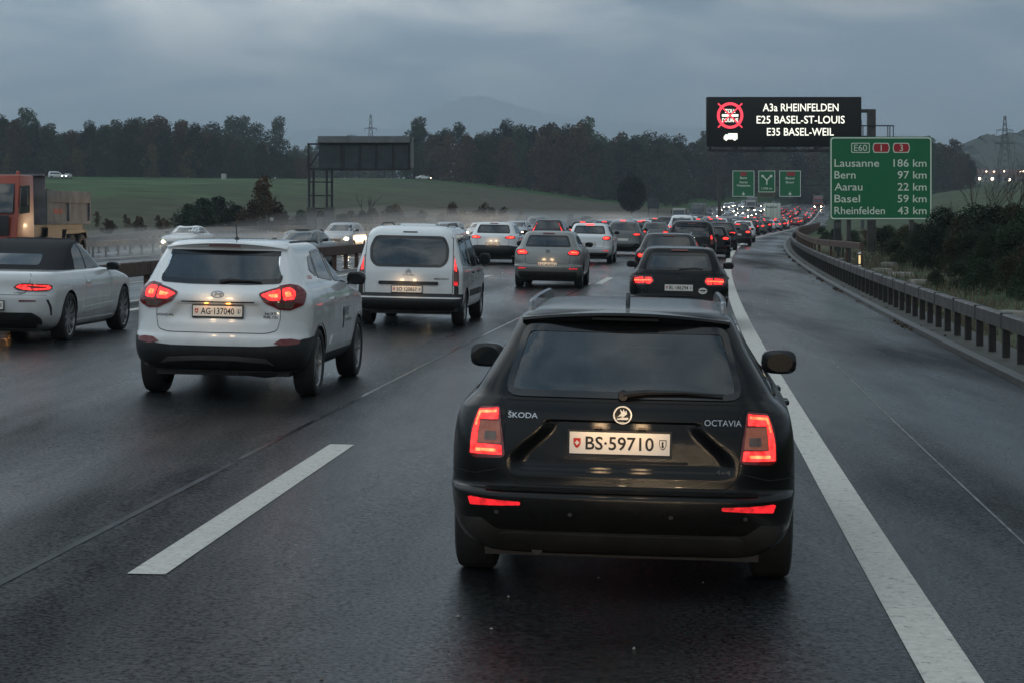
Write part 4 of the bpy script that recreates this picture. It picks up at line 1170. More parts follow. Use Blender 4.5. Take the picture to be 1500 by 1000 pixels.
# ---------------------------------------------------------------- white leisure van
def white_van():
    keys = [(.25, .20, .26, .80, .14), (.31, .08, .12, .855, .15), (.38, .02, .04, .885, .16), (.50, .0, .0, .90, .17), (.53, .012, .0, .903, .17), (.555, .055, .0, .905, .15), (.70, .06, .0, .905, .14), (.85, .065, .06, .903, .14),
            (.98, .07, .30, .90, .14), (1.06, .08, .62, .885, .14), (1.12, .09, .85, .868, .14), (1.25, .11, 1.02, .835, .14), (1.45, .145, 1.28, .785, .14), (1.62, .185, 1.52, .735, .16), (1.70, .23, 1.68, .695, .18),
            (1.75, .30, 1.82, .64, .2), (1.785, .42, 2.0, .55, .2), (1.80, .75, 2.3, .38, .2), (1.805, 1.3, 2.6, .16, .1)]
    c = Car('leisure_van', 4.38, keys, 'paint_white', axles=(.82, 3.55), wr=.325, track=.775, bow=.05, r0=.15, sub=5, tap=.02)
    rw = rnd([(-.56, 1.065), (-.655, 1.18), (-.665, 1.42), (-.58, 1.62), (.58, 1.62), (.665, 1.42), (.655, 1.18), (.56, 1.065)], .08, 4)
    g = c.window('rear_window', rw, 'wrap', 'glass_privacy', m=.05)
    for mode in ('right', 'left'):
        c.window('side_window', rnd([(.46, 1.09), (1.45, 1.07), (1.45, 1.60), (.56, 1.58)], .04, 3), mode, 'glass_privacy', m=.03, cutscale=.75)
        c.window('side_window', rnd([(1.60, 1.06), (2.40, 1.05), (2.40, 1.60), (1.60, 1.60)], .04, 3), mode, 'glass_privacy', m=.03, cutscale=.75)
        c.window('side_window', rnd([(2.50, 1.05), (3.35, 1.03), (2.85, 1.50), (2.50, 1.60)], .04, 3), mode, 'glass_privacy', m=.03, cutscale=.75)
        c.strip('door_seam', [(1.5, .40), (1.5, 1.66)], mode, 'seam'); c.strip('door_seam', [(2.45, .40), (2.45, 1.66)], mode, 'seam')
        c.patch('side_rubbing_strip', rnd([(1.3, .52), (2.4, .52), (2.4, .64), (1.3, .64)], .02, 2), mode, 'plastic_dirty', off=.012, th=.02)
        c.patch('side_rubbing_strip', rnd([(2.5, .52), (3.1, .52), (3.1, .64), (2.5, .64)], .02, 2), mode, 'plastic_dirty', off=.012, th=.02)
    c.window('windscreen', rnd([(-.72, 1.14), (.72, 1.14), (.60, 1.60), (-.60, 1.60)], .05, 3), 'front', 'glass_tint', m=.05)
    c.patch('high_brake_light', rnd([(-.12, 1.695), (.12, 1.695), (.12, 1.675), (-.12, 1.675)], .006, 2), 'wrap', 'gloss_black', off=.008, th=.015, step=.04)
    c.strip('tailgate_seam', rnd([(-.72, 1.60), (-.735, 1.2), (-.735, .60), (.735, .60), (.735, 1.2), (.72, 1.60)], .03, 3), 'wrap', 'seam', w=.010)
    c.patch('tailgate_handle', rnd([(-.50, .815), (.50, .815), (.50, .755), (-.50, .755)], .029, 5), 'wrap', 'plastic_black', off=.025, th=.03, step=.04)
    for sx in (1, -1):
        f = (lambda o: o) if sx > 0 else mir
        lamp = rnd([(.745, .74), (.88, .73), (.94, .76), (.95, 1.02), (.91, 1.20), (.855, 1.285), (.80, 1.22), (.75, 1.04)], .02, 3)
        L_ = c.patch('tail_light', f(lamp), 'wrap', 'lens_red', off=.012, th=.03, step=.04)
        c.patch('light_guide', f(rnd([(.765, 1.02), (.88, 1.0), (.90, 1.12), (.852, 1.25), (.805, 1.19)], .015, 2)), 'wrap', 'glow_red', off=.0155, th=.004, step=.03, parent=L_)
        c.patch('light_guide', f(rnd([(.76, .76), (.90, .755), (.90, .82), (.76, .83)], .012, 2)), 'wrap', 'glow_dim', off=.0155, th=.004, step=.03, parent=L_)
        c.patch('clear_lens', f(rnd([(.79, .85), (.90, .84), (.91, .96), (.80, .97)], .012, 2)), 'wrap', 'lens_clear', off=.0155, th=.004, step=.03, parent=L_)
    c.patch('bumper_lower', rnd([(-1.1, .60), (1.1, .60), (1.15, .30), (.8, .275), (-.8, .275), (-1.15, .30)], .02, 2), 'wrap', 'plastic_black', off=.010, th=.02, step=.05)
    c.patch('bumper_corner', rnd([(.775, .60), (.93, .60), (.93, .735), (.775, .735)], .015, 2), 'wrap', 'plastic_dirty', off=.012, th=.02, step=.05)
    c.patch('bumper_corner', mir(rnd([(.775, .60), (.93, .60), (.93, .735), (.775, .735)], .015, 2)), 'wrap', 'plastic_dirty', off=.012, th=.02, step=.05)
    p, _ = c.hit(0, .99, 'wrap'); mb = MB()
    for dz in (0, .035):
        mb.prism([(-.05, -.028 + dz), (-.034, -.028 + dz), (0, .004 + dz), (.034, -.028 + dz), (.05, -.028 + dz), (0, .022 + dz)], lambda a, b, d: (a, d, .98 + b), p.y - .012, p.y - .002)
    mb.build('maker_badge', 'chrome', c.root)
    c.lettering('maker_lettering', 'CITROËN', -.0, .925, .20, .022, 'steel', bold=.01)
    c.lettering('model_lettering', 'BERLINGO', .55, .865, .24, .030, 'steel_dark', bold=.02)
    c.plate('SO·120837', -.02, .675, glow=True, energy=.22)
    c.wheels(spokes=6, rim='alloy', rr=.66)
    c.mirrors(3.0, 1.17, .98, 'plastic_black', w=.20, h=.22)
    handles(c, (1.7, 2.6), .95, 'plastic_black')
    for sx in (-1, 1):
        mb = MB(); mb.tube([(sx * .56, .7, 1.765), (sx * .56, .9, 1.83), (sx * .56, 2.0, 1.835), (sx * .56, 2.3, 1.77)], .0125, 6); mb.build('roof_rail', 'plastic_black', c.root, smooth=True)
    mb = MB(); mb.box(-.30, .30, 1.1, 1.7, 1.79, 1.83); mb.build('roof_hatch', 'paint_white', c.root, bevel=.02)
    c.seats(2.4, 1.5, z=.45, top=1.28); c.dash(3.0, 1.1)
    mb = MB(); mb.box(-.68, .68, .3, 4.1, .20, .30); mb.build('underbody', 'plastic_black', c.root)
    return c
VAN = white_van()
settle(VAN.root, [(0, 0), (.25, 0), (.6, .05), (1.1, .08), (1.8, .125), (1.9, .125)])
VAN.place(596, 34.6, 'white leisure van with black bumper and big rounded rear window, plate SO 120837', 'van')

# ---------------------------------------------------------------- white soft-top cabriolet
def cabrio():
    keys = [(.17, .30, .36, .74, .25), (.24, .12, .18, .83, .27), (.36, .03, .06, .885, .29), (.50, .0, .0, .90, .30), (.62, -.005, .0, .905, .31), (.70, .02, .01, .905, .31), (.78, .03, .05, .90, .32), (.85, .03, .30, .888, .32),
            (.92, .045, .75, .865, .32), (.955, .075, 1.05, .845, .32), (.975, .16, 1.25, .81, .3), (.985, .40, 1.4, .74, .3), (.99, .80, 1.6, .5, .25)]
    c = Car('cabriolet', 4.69, keys, 'paint_white', axles=(.98, 3.82), wr=.335, track=.785, bow=.16, r0=.32, sub=5, tap=.05, arch=.035)
    # soft top
    tk = [(.94, .66, 1.28, .78, .30), (1.02, .80, 1.42, .755, .30), (1.12, 1.0, 1.60, .72, .30), (1.22, 1.22, 1.78, .675, .30), (1.31, 1.45, 1.98, .63, .30), (1.365, 1.68, 2.15, .58, .28), (1.395, 1.95, 2.3, .50, .26), (1.408, 2.25, 2.5, .34, .2), (1.41, 2.45, 2.6, .15, .1)]
    t = Car('soft_top', 4.69, tk, 'fabric_roof', arch=None, bow=.10, r0=.3, w0=.78, sub=4, tap=0.0, fbow=.16)
    col_root = t.root; t.body.parent = c.root; t.body.name = 'soft_top'; t.root = t.body
    t.patch('rear_window', rnd([(-.46, 1.05), (.46, 1.05), (.42, 1.20), (-.42, 1.20)], .05, 4), 'wrap', 'glass_dark', off=.004, th=.01, step=.05)
    for mode in ('right', 'left'):
        t.patch('side_window', rnd([(1.55, .985), (2.08, .985), (2.10, 1.33), (1.98, 1.335), (1.68, 1.25)], [.02, .01, .01, .06, .1], 4), mode, 'glass_dark', off=.005, th=.012, step=.06)
        t.patch('side_window', rnd([(2.13, .985), (3.02, .985), (2.50, 1.325), (2.14, 1.345)], .02, 3), mode, 'glass_dark', off=.005, th=.012, step=.06)
        t.strip('window_trim', [(1.5, .975), (3.05, .975)], mode, 'chrome', w=.014, off=.005)
        t.strip('pillar', [(3.06, 1.0), (2.50, 1.35)], mode, 'paint_white', w=.05, off=.010)
    t.patch('windscreen', rnd([(-.66, 1.0), (.66, 1.0), (.54, 1.34), (-.54, 1.34)], .05, 3), 'front', 'glass_dark', off=.004, th=.01)
    bpy.data.objects.remove(col_root)
    for sx in (1, -1):
        f = (lambda o: o) if sx > 0 else mir
        lamp = rnd([(.36, .765), (.42, .725), (.58, .712), (.90, .715), (1.02, .745), (1.03, .79), (.92, .812), (.50, .822), (.42, .81)], .02, 3)
        L_ = c.patch('tail_light', f(lamp), 'wrap', 'lens_red', off=.012, th=.03, step=.035)
        c.patch('light_guide', f(rnd([(.40, .768), (.50, .735), (.62, .728), (.60, .755), (.50, .785), (.62, .79), (.62, .80), (.45, .80)], .006, 2)), 'wrap', 'glow_red', off=.0155, th=.004, step=.03, parent=L_)
        c.patch('light_guide', f(rnd([(.64, .728), (.95, .738), (.99, .765), (.93, .795), (.64, .80), (.64, .787), (.90, .78), (.90, .755), (.64, .752)], .006, 2)), 'wrap', 'glow_red', off=.0155, th=.004, step=.03, parent=L_)
        c.patch('bumper_reflector', f(rnd([(.45, .57), (.70, .575), (.70, .592), (.45, .592)], .004, 1)), 'wrap', 'lens_red', off=.008, th=.015, step=.04)
        c.patch('bumper_vent', f(rnd([(.88, .60), (.92, .60), (1.0, .50), (1.03, .38), (1.0, .38), (.95, .50)], .01, 2)), 'wrap', 'plastic_black', off=.005, th=.01, step=.04)
    c.patch('bumper_lower', rnd([(-.82, .34), (-.64, .42), (.64, .42), (.82, .34), (.90, .26), (.76, .20), (-.76, .20), (-.90, .26)], .04, 3), 'wrap', 'plastic_black', off=.006, th=.015, step=.05)
    c.strip('diffuser_edge', rnd([(-.80, .30), (-.58, .38), (-.40, .30), (.40, .30), (.58, .38), (.80, .30)], .05, 3), 'wrap', 'paint_white', w=.025, off=.016)
    c.strip('boot_seam', rnd([(-.60, .95), (-.56, .72), (-.45, .66), (.45, .66), (.56, .72), (.60, .95)], .03, 3), 'wrap', 'seam', w=.007)
    c.strip('bumper_seam', [(-.9, .66), (.9, .66)], 'wrap', 'seam', w=.004)
    c.lettering('model_lettering', 'CABRIO', .45, .69, .16, .018, 'steel', bold=.01)
    c.plate('ZH·482106', 0, .52, glow=False)
    c.wheels(spokes=10, w=.235, rr=.80, rim='alloy', double=False)
    c.mirrors(2.98, 1.0, .95, 'gloss_black', w=.19, h=.13)
    handles(c, (1.85,), .80)
    for mode in ('right', 'left'):
        c.strip('door_seam', [(1.72, .30), (1.72, .85), (1.66, .955)], mode, 'seam'); c.strip('door_seam', [(3.05, .30), (3.05, .93)], mode, 'seam')
        c.patch('door_scoop', rnd([(1.6, .36), (3.3, .42), (3.3, .47), (1.6, .44)], .02, 2), mode, 'paint_white', off=.010, th=.015)
        c.patch('sill_trim', rnd([(1.4, .22), (3.35, .22), (3.35, .27), (1.4, .27)], .01, 2), mode, 'paint_white', off=.03, th=.04)
        c.strip('sill_chrome', [(1.4, .285), (3.35, .285)], mode, 'chrome', w=.012, off=.006)
    mb = MB(); mb.box(-.68, .68, .4, 4.3, .14, .24); mb.build('underbody', 'plastic_black', c.root)
    return c
CAB = cabrio()
CAB.place(-22, 28.6, 'white cabriolet with closed black fabric roof beside the rusty central barrier', 'car')

# ---------------------------------------------------------------- other cars, generic builder
def suv_keys(H=1.60, W=1.80):
    base = [(.25, .24, .30, .76, .28), (.33, .10, .14, .84, .30), (.45, .02, .04, .885, .32), (.58, .0, .0, .905, .33), (.70, .04, .0, .91, .33), (.82, .06, .02, .91, .33), (.95, .07, .12, .905, .33), (1.03, .08, .50, .89, .31),
            (1.09, .11, .90, .865, .29), (1.14, .16, 1.18, .82, .25), (1.25, .25, 1.42, .765, .20), (1.40, .36, 1.74, .70, .17), (1.50, .43, 1.95, .65, .18), (1.545, .47, 2.1, .60, .2), (1.57, .56, 2.3, .53, .2), (1.585, .85, 2.6, .38, .2), (1.59, 1.4, 2.8, .15, .1)]
    s = H / 1.59; k = W / 1.81
    return [(z * s if z > .6 else z, a, b, c * k, d) for z, a, b, c, d in base]
def sedan_keys(H=1.44, W=1.82):
    base = [(.19, .26, .30, .76, .26), (.27, .10, .16, .84, .28), (.40, .02, .04, .885, .30), (.54, .0, .0, .905, .32), (.66, .01, .01, .908, .32), (.78, .03, .06, .90, .32), (.88, .05, .40, .885, .32), (.95, .09, .85, .865, .32),
            (.985, .22, 1.15, .83, .3), (1.00, .48, 1.30, .79, .28), (1.06, .68, 1.45, .745, .24), (1.18, .95, 1.70, .69, .2), (1.30, 1.25, 1.98, .635, .2), (1.37, 1.48, 2.18, .585, .2), (1.41, 1.75, 2.4, .48, .2), (1.43, 2.1, 2.65, .3, .15), (1.435, 2.3, 2.75, .15, .08)]
    s = H / 1.435; k = W / 1.81
    return [(z * s, a, b, c * k, d) for z, a, b, c, d in base]
def van_keys(H=1.95, W=1.92, rr=.16):
    base = [(.22, .18, .26, .82, .15), (.32, .04, .08, .89, .16), (.50, .0, .0, .93, .17), (.62, .03, .0, .945, .17), (.85, .04, .06, .95, rr), (1.02, .05, .35, .945, rr), (1.12, .06, .75, .93, rr), (1.22, .075, .95, .905, rr),
            (1.45, .12, 1.25, .86, rr), (1.70, .19, 1.60, .80, rr + .03), (1.82, .26, 1.80, .74, rr + .06), (1.89, .36, 1.98, .65, .22), (1.93, .55, 2.2, .52, .2), (1.945, 1.0, 2.5, .3, .2), (1.95, 1.5, 2.8, .12, .1)]
    s = H / 1.95; k = W / 1.90
    return [(z * s if z > .6 else z, a, b, c * k, d) for z, a, b, c, d in base]
KIND = {  # L, H, axles, wr, window z0,z1, halfwidths, lamp z
    'estate': (4.70, 1.45, (1.0, 3.8), .325, 1.045, 1.355, .60, .51, .88),
    'hatch': (4.26, 1.46, (.80, 3.42), .32, 1.055, 1.355, .60, .50, .92),
    'suv': (4.40, 1.60, (.90, 3.55), .35, 1.17, 1.49, .64, .54, 1.0),
    'sedan': (4.70, 1.44, (1.05, 3.85), .325, 1.045, 1.34, .56, .46, .82),
    'mpv': (4.90, 1.76, (1.0, 4.0), .34, 1.13, 1.58, .72, .60, 1.08),
    'van': (5.0, 1.95, (1.0, 4.1), .34, 1.20, 1.70, .74, .66, 1.0)}
def generic(name, kind, paint, hi=False, style='wide', oncoming=False, brake=False, lit='glow_red', see=False, plate=None, rails=False, plate_glow=False, H=None):
    L, H0, ax, wr, z0, z1, wa, wb, zl = KIND[kind]
    H = H or H0
    keys = {'estate': lambda: estate_keys(H * 1.01, 1.82), 'hatch': lambda: estate_keys(H * 1.003, 1.80, rake=-.05), 'suv': lambda: suv_keys(H), 'sedan': lambda: sedan_keys(H), 'mpv': lambda: van_keys(H, 1.86, .22), 'van': lambda: van_keys(H, 1.92)}[kind]()
    k = H / H0
    z0 *= k; z1 *= k
    if kind == 'hatch': keys = [(z, a, b * .88, c, d) for z, a, b, c, d in keys]
    c = Car(name, L, keys, paint, axles=ax, wr=wr, track=.77, bow=.07, hi=hi, r0=.3 if kind not in ('van',) else .2, sub=4 if hi else 2, tap=.03)
    gl = 'glass_privacy'
    st = .05 if hi else .16
    if kind != 'sedan':
        c.window('rear_window', rnd([(-wa, z0), (wa, z0), (wb, z1), (-wb, z1)], .06, 3), 'wrap', gl, m=.05, opaque=not see)
    else:
        c.patch('rear_window', rnd([(-wa, 1.03), (wa, 1.03), (wb, 1.33), (-wb, 1.33)], .06, 3), 'wrap', 'glass_dark', off=.003, th=.01, step=st)
    f0 = {'estate': 3.40, 'hatch': 3.06, 'suv': 3.05, 'sedan': 3.45, 'mpv': 3.95, 'van': 4.0}[kind]
    r0_ = {'estate': .65, 'hatch': .68, 'suv': .75, 'sedan': 1.15, 'mpv': .5, 'van': .6}[kind]
    zr = {'estate': .26, 'hatch': .28, 'suv': .25, 'sedan': .45, 'mpv': .12, 'van': .08}[kind]
    side_windows(c, r0_, f0, z0 - .01, z1 - .01, zr, .78 if kind not in ('mpv', 'van') else .62, opaque=not see, split=(.28, .62))
    c.window('windscreen', rnd([(-.66, z0 + .01), (.66, z0 + .01), (.55, z1 - .01), (-.55, z1 - .01)], .05, 3), 'front', 'glass_tint', m=.05, opaque=not see)
    # tail lights
    for sx in (1, -1):
        f = (lambda o: o) if sx > 0 else mir
        zz = zl
        if style == 'wide':
            o = [(.50, zz - .02), (.52, zz - .07), (.85, zz - .09), (1.02, zz - .03), (1.0, zz + .06), (.60, zz + .07)]; g_ = [(.53, zz - .01), (.56, zz - .05), (.84, zz - .055), (.92, zz), (.86, zz + .04), (.60, zz + .045)]
        elif style == 'audi':
            o = [(.44, zz - .03), (.50, zz - .10), (.90, zz - .10), (1.02, zz - .04), (.98, zz + .06), (.48, zz + .06)]; g_ = [(.62, zz - .07), (.86, zz - .07), (.90, zz + .02), (.66, zz + .04)]
        elif style == 'slim':
            o = [(.42, zz), (.48, zz - .06), (.95, zz - .05), (1.0, zz + .03), (.60, zz + .06)]; g_ = [(.46, zz), (.52, zz - .035), (.88, zz - .03), (.90, zz + .02), (.60, zz + .035)]
        elif style == 'vertical':
            o = [(.70, zz - .18), (.86, zz - .18), (.86, zz + .10), (.80, z1 - .02), (.74, z1 - .02), (.72, zz + .10)]; g_ = [(.745, zz - .10), (.84, zz - .10), (.83, zz + .10), (.79, z1 - .08), (.755, z1 - .08), (.75, zz + .10)]
        else:  # tall
            o = [(.74, zz - .22), (.88, zz - .22), (.90, zz + .14), (.80, zz + .16)]; g_ = [(.77, zz - .02), (.86, zz - .02), (.87, zz + .11), (.80, zz + .12)]
        L_ = c.patch('tail_light', f(rnd(o, .02, 2)), 'wrap', 'lens_red', off=.010, th=.025, step=st)
        c.patch('light_guide', f(rnd(g_, .012, 2)), 'wrap', lit, off=.0145, th=.004, step=st, parent=L_)
        if style == 'audi':
            c.patch('light_guide', f(rnd([(.47, zz - .025), (.52, zz - .075), (.59, zz - .075), (.60, zz + .035), (.50, zz + .035)], .01, 2)), 'wrap', lit, off=.0145, th=.004, step=st, parent=L_)
            c.patch('light_guide', f([(.50, zz - .02), (.90, zz - .03), (.90, zz - .015), (.50, zz - .005)]), 'wrap', 'glow_hot', off=.0165, th=.003, step=st, parent=L_)
        elif style in ('wide', 'slim'):
            c.patch('light_guide', f([(.62, zz - .01), (.82, zz - .012), (.82, zz + .012), (.62, zz + .015)]), 'wrap', 'glow_hot', off=.0165, th=.003, step=st, parent=L_)
    bl = c.patch('high_brake_light', [(-.15, z1 + .035), (.15, z1 + .035), (.15, z1 + .058), (-.15, z1 + .058)], 'wrap', 'glow_brake' if brake else 'lens_red', off=.018, th=.03, step=st)
    c.patch('bumper_lower', rnd([(-.80, .42), (.80, .42), (.85, .27), (-.85, .27)], .03, 2), 'wrap', 'plastic_dirty', off=.008, th=.02, step=st)
    for sx in (1, -1):
        f = (lambda o: o) if sx > 0 else mir
        c.patch('bumper_reflector', f([(.56, .49), (.80, .49), (.80, .515), (.56, .515)]), 'wrap', 'glow_dim' if hi else 'lens_red', off=.008, th=.02, step=st)
    if hi: c.strip('tailgate_seam', rnd([(-wa - .04, z0), (-.60, zl), (-.56, .62), (.56, .62), (.60, zl), (wa + .04, z0)], .03, 3), 'wrap', 'seam', w=.009)
    if plate:
        c.plate(plate, 0, .60 if style in ('wide', 'vertical') and kind != 'suv' else .74, glow=plate_glow, energy=.2) if hi else None
    if not hi:
        p = c.hit(0, .74, 'wrap')[0]; b = MB(); b.box(-.25, .25, p.y - .02, p.y - .005, .69, .80); b.build('number_plate', 'plate_white', c.root)
    # front
    for sx in (1, -1):
        f = (lambda o: o) if sx > 0 else mir
        zf = zl - .17 if kind not in ('van', 'mpv') else zl - .15
        h = c.patch('headlight', f(rnd([(.46, zf - .04), (.50, zf - .10), (.76, zf - .09), (.82, zf + .04), (.60, zf + .02)], .02, 2)), 'front', 'headlamp_off', off=.010, th=.03, step=st)
        if oncoming:
            c.patch('headlight_beam', ell(.65 * sx, zf - .03, .085, .055, 12), 'front', 'glow_head', off=.018, th=.006, step=.1, parent=h)
            c.patch('headlight_glow', f([(.48, zf - .07), (.56, zf - .09), (.56, zf + .0), (.50, zf - .02)]), 'front', 'glow_head_soft', off=.018, th=.006, step=.1, parent=h)  # lit reflector area round the beam, added to stand in for glare
    c.patch('grille', rnd([(-.42, zf - .02), (.42, zf - .02), (.36, zf - .18), (-.36, zf - .18)], .03, 2), 'front', 'plastic_black', off=.008, th=.02, step=st)
    c.patch('front_intake', rnd([(-.62, .40), (.62, .40), (.68, .26), (-.68, .26)], .03, 2), 'front', 'plastic_black', off=.008, th=.02, step=st)
    if oncoming:
        p = c.hit(0, .50, 'front')[0]; b = MB(); b.box(-.15, .15, p.y + .002, p.y + .016, .46, .54); b.build('front_number_plate', 'plate_white', c.root)
    c.wheels(spokes=5, double=hi)
    c.mirrors({'estate': 2.85, 'hatch': 2.55, 'suv': 2.9, 'sedan': 2.85, 'mpv': 3.35, 'van': 3.4}[kind], z0 + .04, .93, 'gloss_black' if paint != 'paint_white' or hi else 'paint_white', w=.20, h=.14)
    if hi: handles(c, (1.5, 2.4), zl)
    if see:
        c.seats(2.3, 1.4, z=.4, top=z1 - .20); c.dash(2.85, z0 - .08)
    if rails:
        for sx in (-1, 1):
            mb = MB(); mb.tube([(sx * .56, .62, H - .05), (sx * .57, .80, H + .025), (sx * .57, 2.3, H + .03), (sx * .56, 2.5, H - .03)], .018, 6); mb.build('roof_rail', 'alloy', c.root, smooth=True)
    mb = MB(); mb.box(-.68, .68, .35, L - .35, .17, .30); mb.build('underbody', 'plastic_black', c.root)
    return c

NEARS = []
a4 = generic('estate_car', 'estate', 'paint_black', hi=True, style='audi', see=True, plate='BL·186294')
a4.strip('tailgate_crease', [(-.5, .70), (.5, .70)], 'wrap', 'paint_black', w=.015, off=.005)
p, _ = a4.hit(0, .93, 'wrap'); mb = MB()
for i in range(4): mb.tube([(-.06 + .04 * i + .026 * cos(t), p.y - .004, .93 + .026 * sin(t)) for t in [2 * pi * k / 18 for k in range(19)]], .004, 5, cap=False)
mb.build('ring_badge', 'steel', a4.root)
a4.patch('country_sticker', ell(.43, .69, .080, .055, 22), 'wrap', 'plate_white', off=.005, th=.004)
a4.lettering('sticker_lettering', 'CH', .43, .69, .075, .050, 'ink', bold=.03, off=.009)
a4.strip('wiper', [(.0, 1.07), (.28, 1.09), (.42, 1.075)], 'wrap', 'plastic_black', w=.02, off=.02)
a4.root.scale = (.95, .95, .95)
a4.place(993, 35.5, 'black estate car with a white oval CH sticker, plate BL 186294, in the right lane', 'car', dz=-.1)
golf = generic('hatchback_car', 'hatch', 'paint_beige', hi=True, style='wide', see=True, plate='AG·451805', plate_glow=True)
p, _ = golf.hit(0, .93, 'wrap'); mb = MB()
mb.tube([(.045 * cos(t), p.y - .004, .93 + .045 * sin(t)) for t in [2 * pi * k / 22 for k in range(23)]], .005, 5, cap=False)
for q in ([(-.018, .034), (-.008, .034), (.001, .008), (-.003, .0)], [(.018, .034), (.008, .034), (-.001, .008), (.003, .0)], [(-.036, .014), (-.026, .016), (-.014, -.022), (-.020, -.030)], [(.036, .014), (.026, .016), (.014, -.022), (.020, -.030)], [(-.018, -.030), (-.012, -.022), (.002, .002), (-.002, .006)], [(.018, -.030), (.012, -.022), (-.002, .002), (.002, .006)]):
    mb.prism(q, lambda a, b, d: (a, d, .93 + b), p.y - .008, p.y - .002)
mb.build('round_badge', 'steel', golf.root)
golf.place(801, 53.8, 'beige grey hatchback between the lanes, right behind the white sport utility cars', 'car')
kona = generic('crossover_car', 'suv', 'paint_white', hi=True, style='slim', see=True, plate='AG·507261', plate_glow=True, H=1.56)
kona.patch('bumper_trim', rnd([(-1.2, .64), (-.6, .70), (.6, .70), (1.2, .64), (1.2, .34), (-1.2, .34)], .03, 2), 'wrap', 'plastic_black', off=.012, th=.02)
kona.place(721, 77, 'white crossover car with black bumper cladding in the left lane beyond the leisure van', 'car')
troc = generic('crossover_car', 'suv', 'paint_white', hi=True, style='wide', see=True, plate='AG·310458', brake=True, H=1.57)
troc.place(862, 81, 'white crossover car with its high brake light lit, right of the beige hatchback', 'car')

# prototypes for the traffic further off (low detail, copied)
def vary(root, px, Y, paint, label, cat='car', group=None, off=None, rev=False, first=[set()], name=None):
    if id(root) in first[0]: o = copy_tree(root)
    else: o = root; first[0].add(id(root))
    for ch in o.children:
        if ch.name.split('.')[0] in ('body',) and paint:
            ch.material_slots[0].link = 'OBJECT'; ch.material_slots[0].material = M[paint]
    X = (px - 750) / F * Y if off is None else line_x(Y) + off
    place_obj(o, X - line_x(Y), Y, rev)
    if 'group' in o: del o['group']
    tag(o, label, cat, group)
    return o
PR = {}
for kd in ('estate', 'hatch', 'suv', 'mpv'):
    for br in (0, 1):
        PR[kd, br] = generic({'estate': 'estate_car', 'hatch': 'hatchback_car', 'suv': 'sport_utility_car', 'mpv': 'people_carrier'}[kd], kd, 'paint_dark', style={'estate': 'wide', 'hatch': 'wide', 'suv': 'slim', 'mpv': 'tall'}[kd], brake=bool(br), lit='glow_brake' if br else 'glow_red', rails=(kd == 'estate')).root
PR['vert', 0] = generic('estate_car', 'suv', 'paint_dark', style='vertical', lit='glow_red').root
PR['pickvan', 0] = generic('panel_van', 'van', 'paint_white', style='tall').root
ON = {}
for kd in ('sedan', 'hatch', 'suv', 'van'):
    ON[kd] = generic({'sedan': 'saloon_car', 'hatch': 'hatchback_car', 'suv': 'sport_utility_car', 'van': 'panel_van'}[kd], kd, 'paint_silver', oncoming=True, lit='lens_red').root

mid = [  # px, Y, proto, paint, label
 (978, 54.5, ('estate', 0), 'paint_dark', 'dark grey estate car with bright roof rails, half hidden in front of the black estate'),
 (1012, 79, ('mpv', 0), 'paint_black', 'tall black people carrier with rounded roof in the right lane', ),
 (801, 104, ('vert', 0), 'paint_dark', 'dark car with tall upright tail lights just beyond the beige hatchback'),
 (912, 98, ('suv', 0), 'paint_grey', 'dark grey sport utility car to the right of the white crossover with lit brake light'),
 (852, 122, ('hatch', 1), 'paint_dark', 'dark hatchback with braking lights behind the white crossover, nearest of the braking hatchbacks'),
 (884, 136, ('estate', 1), 'paint_blue', 'dark blue estate with its high brake light glowing, in the left lane'),
 (911, 126, ('suv', 1), 'paint_silver', 'silver sport utility car showing its roof above the dark grey one'),
 (958, 128, ('estate', 0), 'paint_grey', 'grey estate car framed by two silver roof rails in the middle lane'),
 (936, 150, ('hatch', 1), 'paint_dark', 'small dark hatchback with red brake lights between the grey estate and silver car'),
 (1041, 96, ('hatch', 0), 'paint_black', 'black hatchback hugging the white edge line beside the people carrier'),
 (1056, 118, ('suv', 0), 'paint_dark', 'dark sport utility car close behind the white edge line, ahead of the black hatchback'),
 (998, 152, ('pickvan', 0), 'paint_white', 'white panel van showing above the black people carrier roof'),
 (1080, 137, ('hatch', 1), 'paint_dark', 'dark hatchback with large red lights where the edge line bends away'),
 (1088, 158, ('suv', 0), 'paint_white', 'white sport utility car standing at the bend of the edge line'),
 (975, 178, ('mpv', 0), 'paint_dark', 'dark people carrier left of the white panel van'),
]
for px, Y, pk, pt, lb in mid:
    vary(PR[pk], px, Y, pt, lb, 'car' if pk[0] != 'pickvan' else 'van')
rr = random.Random(5)
paints = ['paint_dark', 'paint_black', 'paint_grey', 'paint_silver', 'paint_white', 'paint_blue', 'paint_red', 'paint_beige']
word = {'paint_dark': 'dark', 'paint_black': 'black', 'paint_grey': 'grey', 'paint_silver': 'silver', 'paint_white': 'white', 'paint_blue': 'dark blue', 'paint_red': 'dark red', 'paint_beige': 'beige'}
taken = [(1130, 352)]
def far_label(pt, nm, lane): return f'{word[pt]} {nm} queueing far ahead in the {lane} lane'
for lane, o0, Y in (('right', -1.5, 182), ('middle', -5.6, 166), ('left', -9.2, 160)):
    while Y < 560:
        if not (lane == 'right' and 335 < Y < 372):
            pk = (rr.choice(['estate', 'hatch', 'suv', 'mpv']), 1 if rr.random() < .62 else 0); pt = rr.choice(paints)
            nm = {'estate': 'estate car', 'hatch': 'hatchback', 'suv': 'sport utility car', 'mpv': 'people carrier'}[pk[0]]
            vary(PR[pk], None, Y, pt, far_label(pt, nm, lane), 'car', f'{word[pt]} {nm}s far ahead in the {lane} lane', off=o0 + rr.uniform(-.3, .3))
        Y += rr.uniform(9.5, 17)
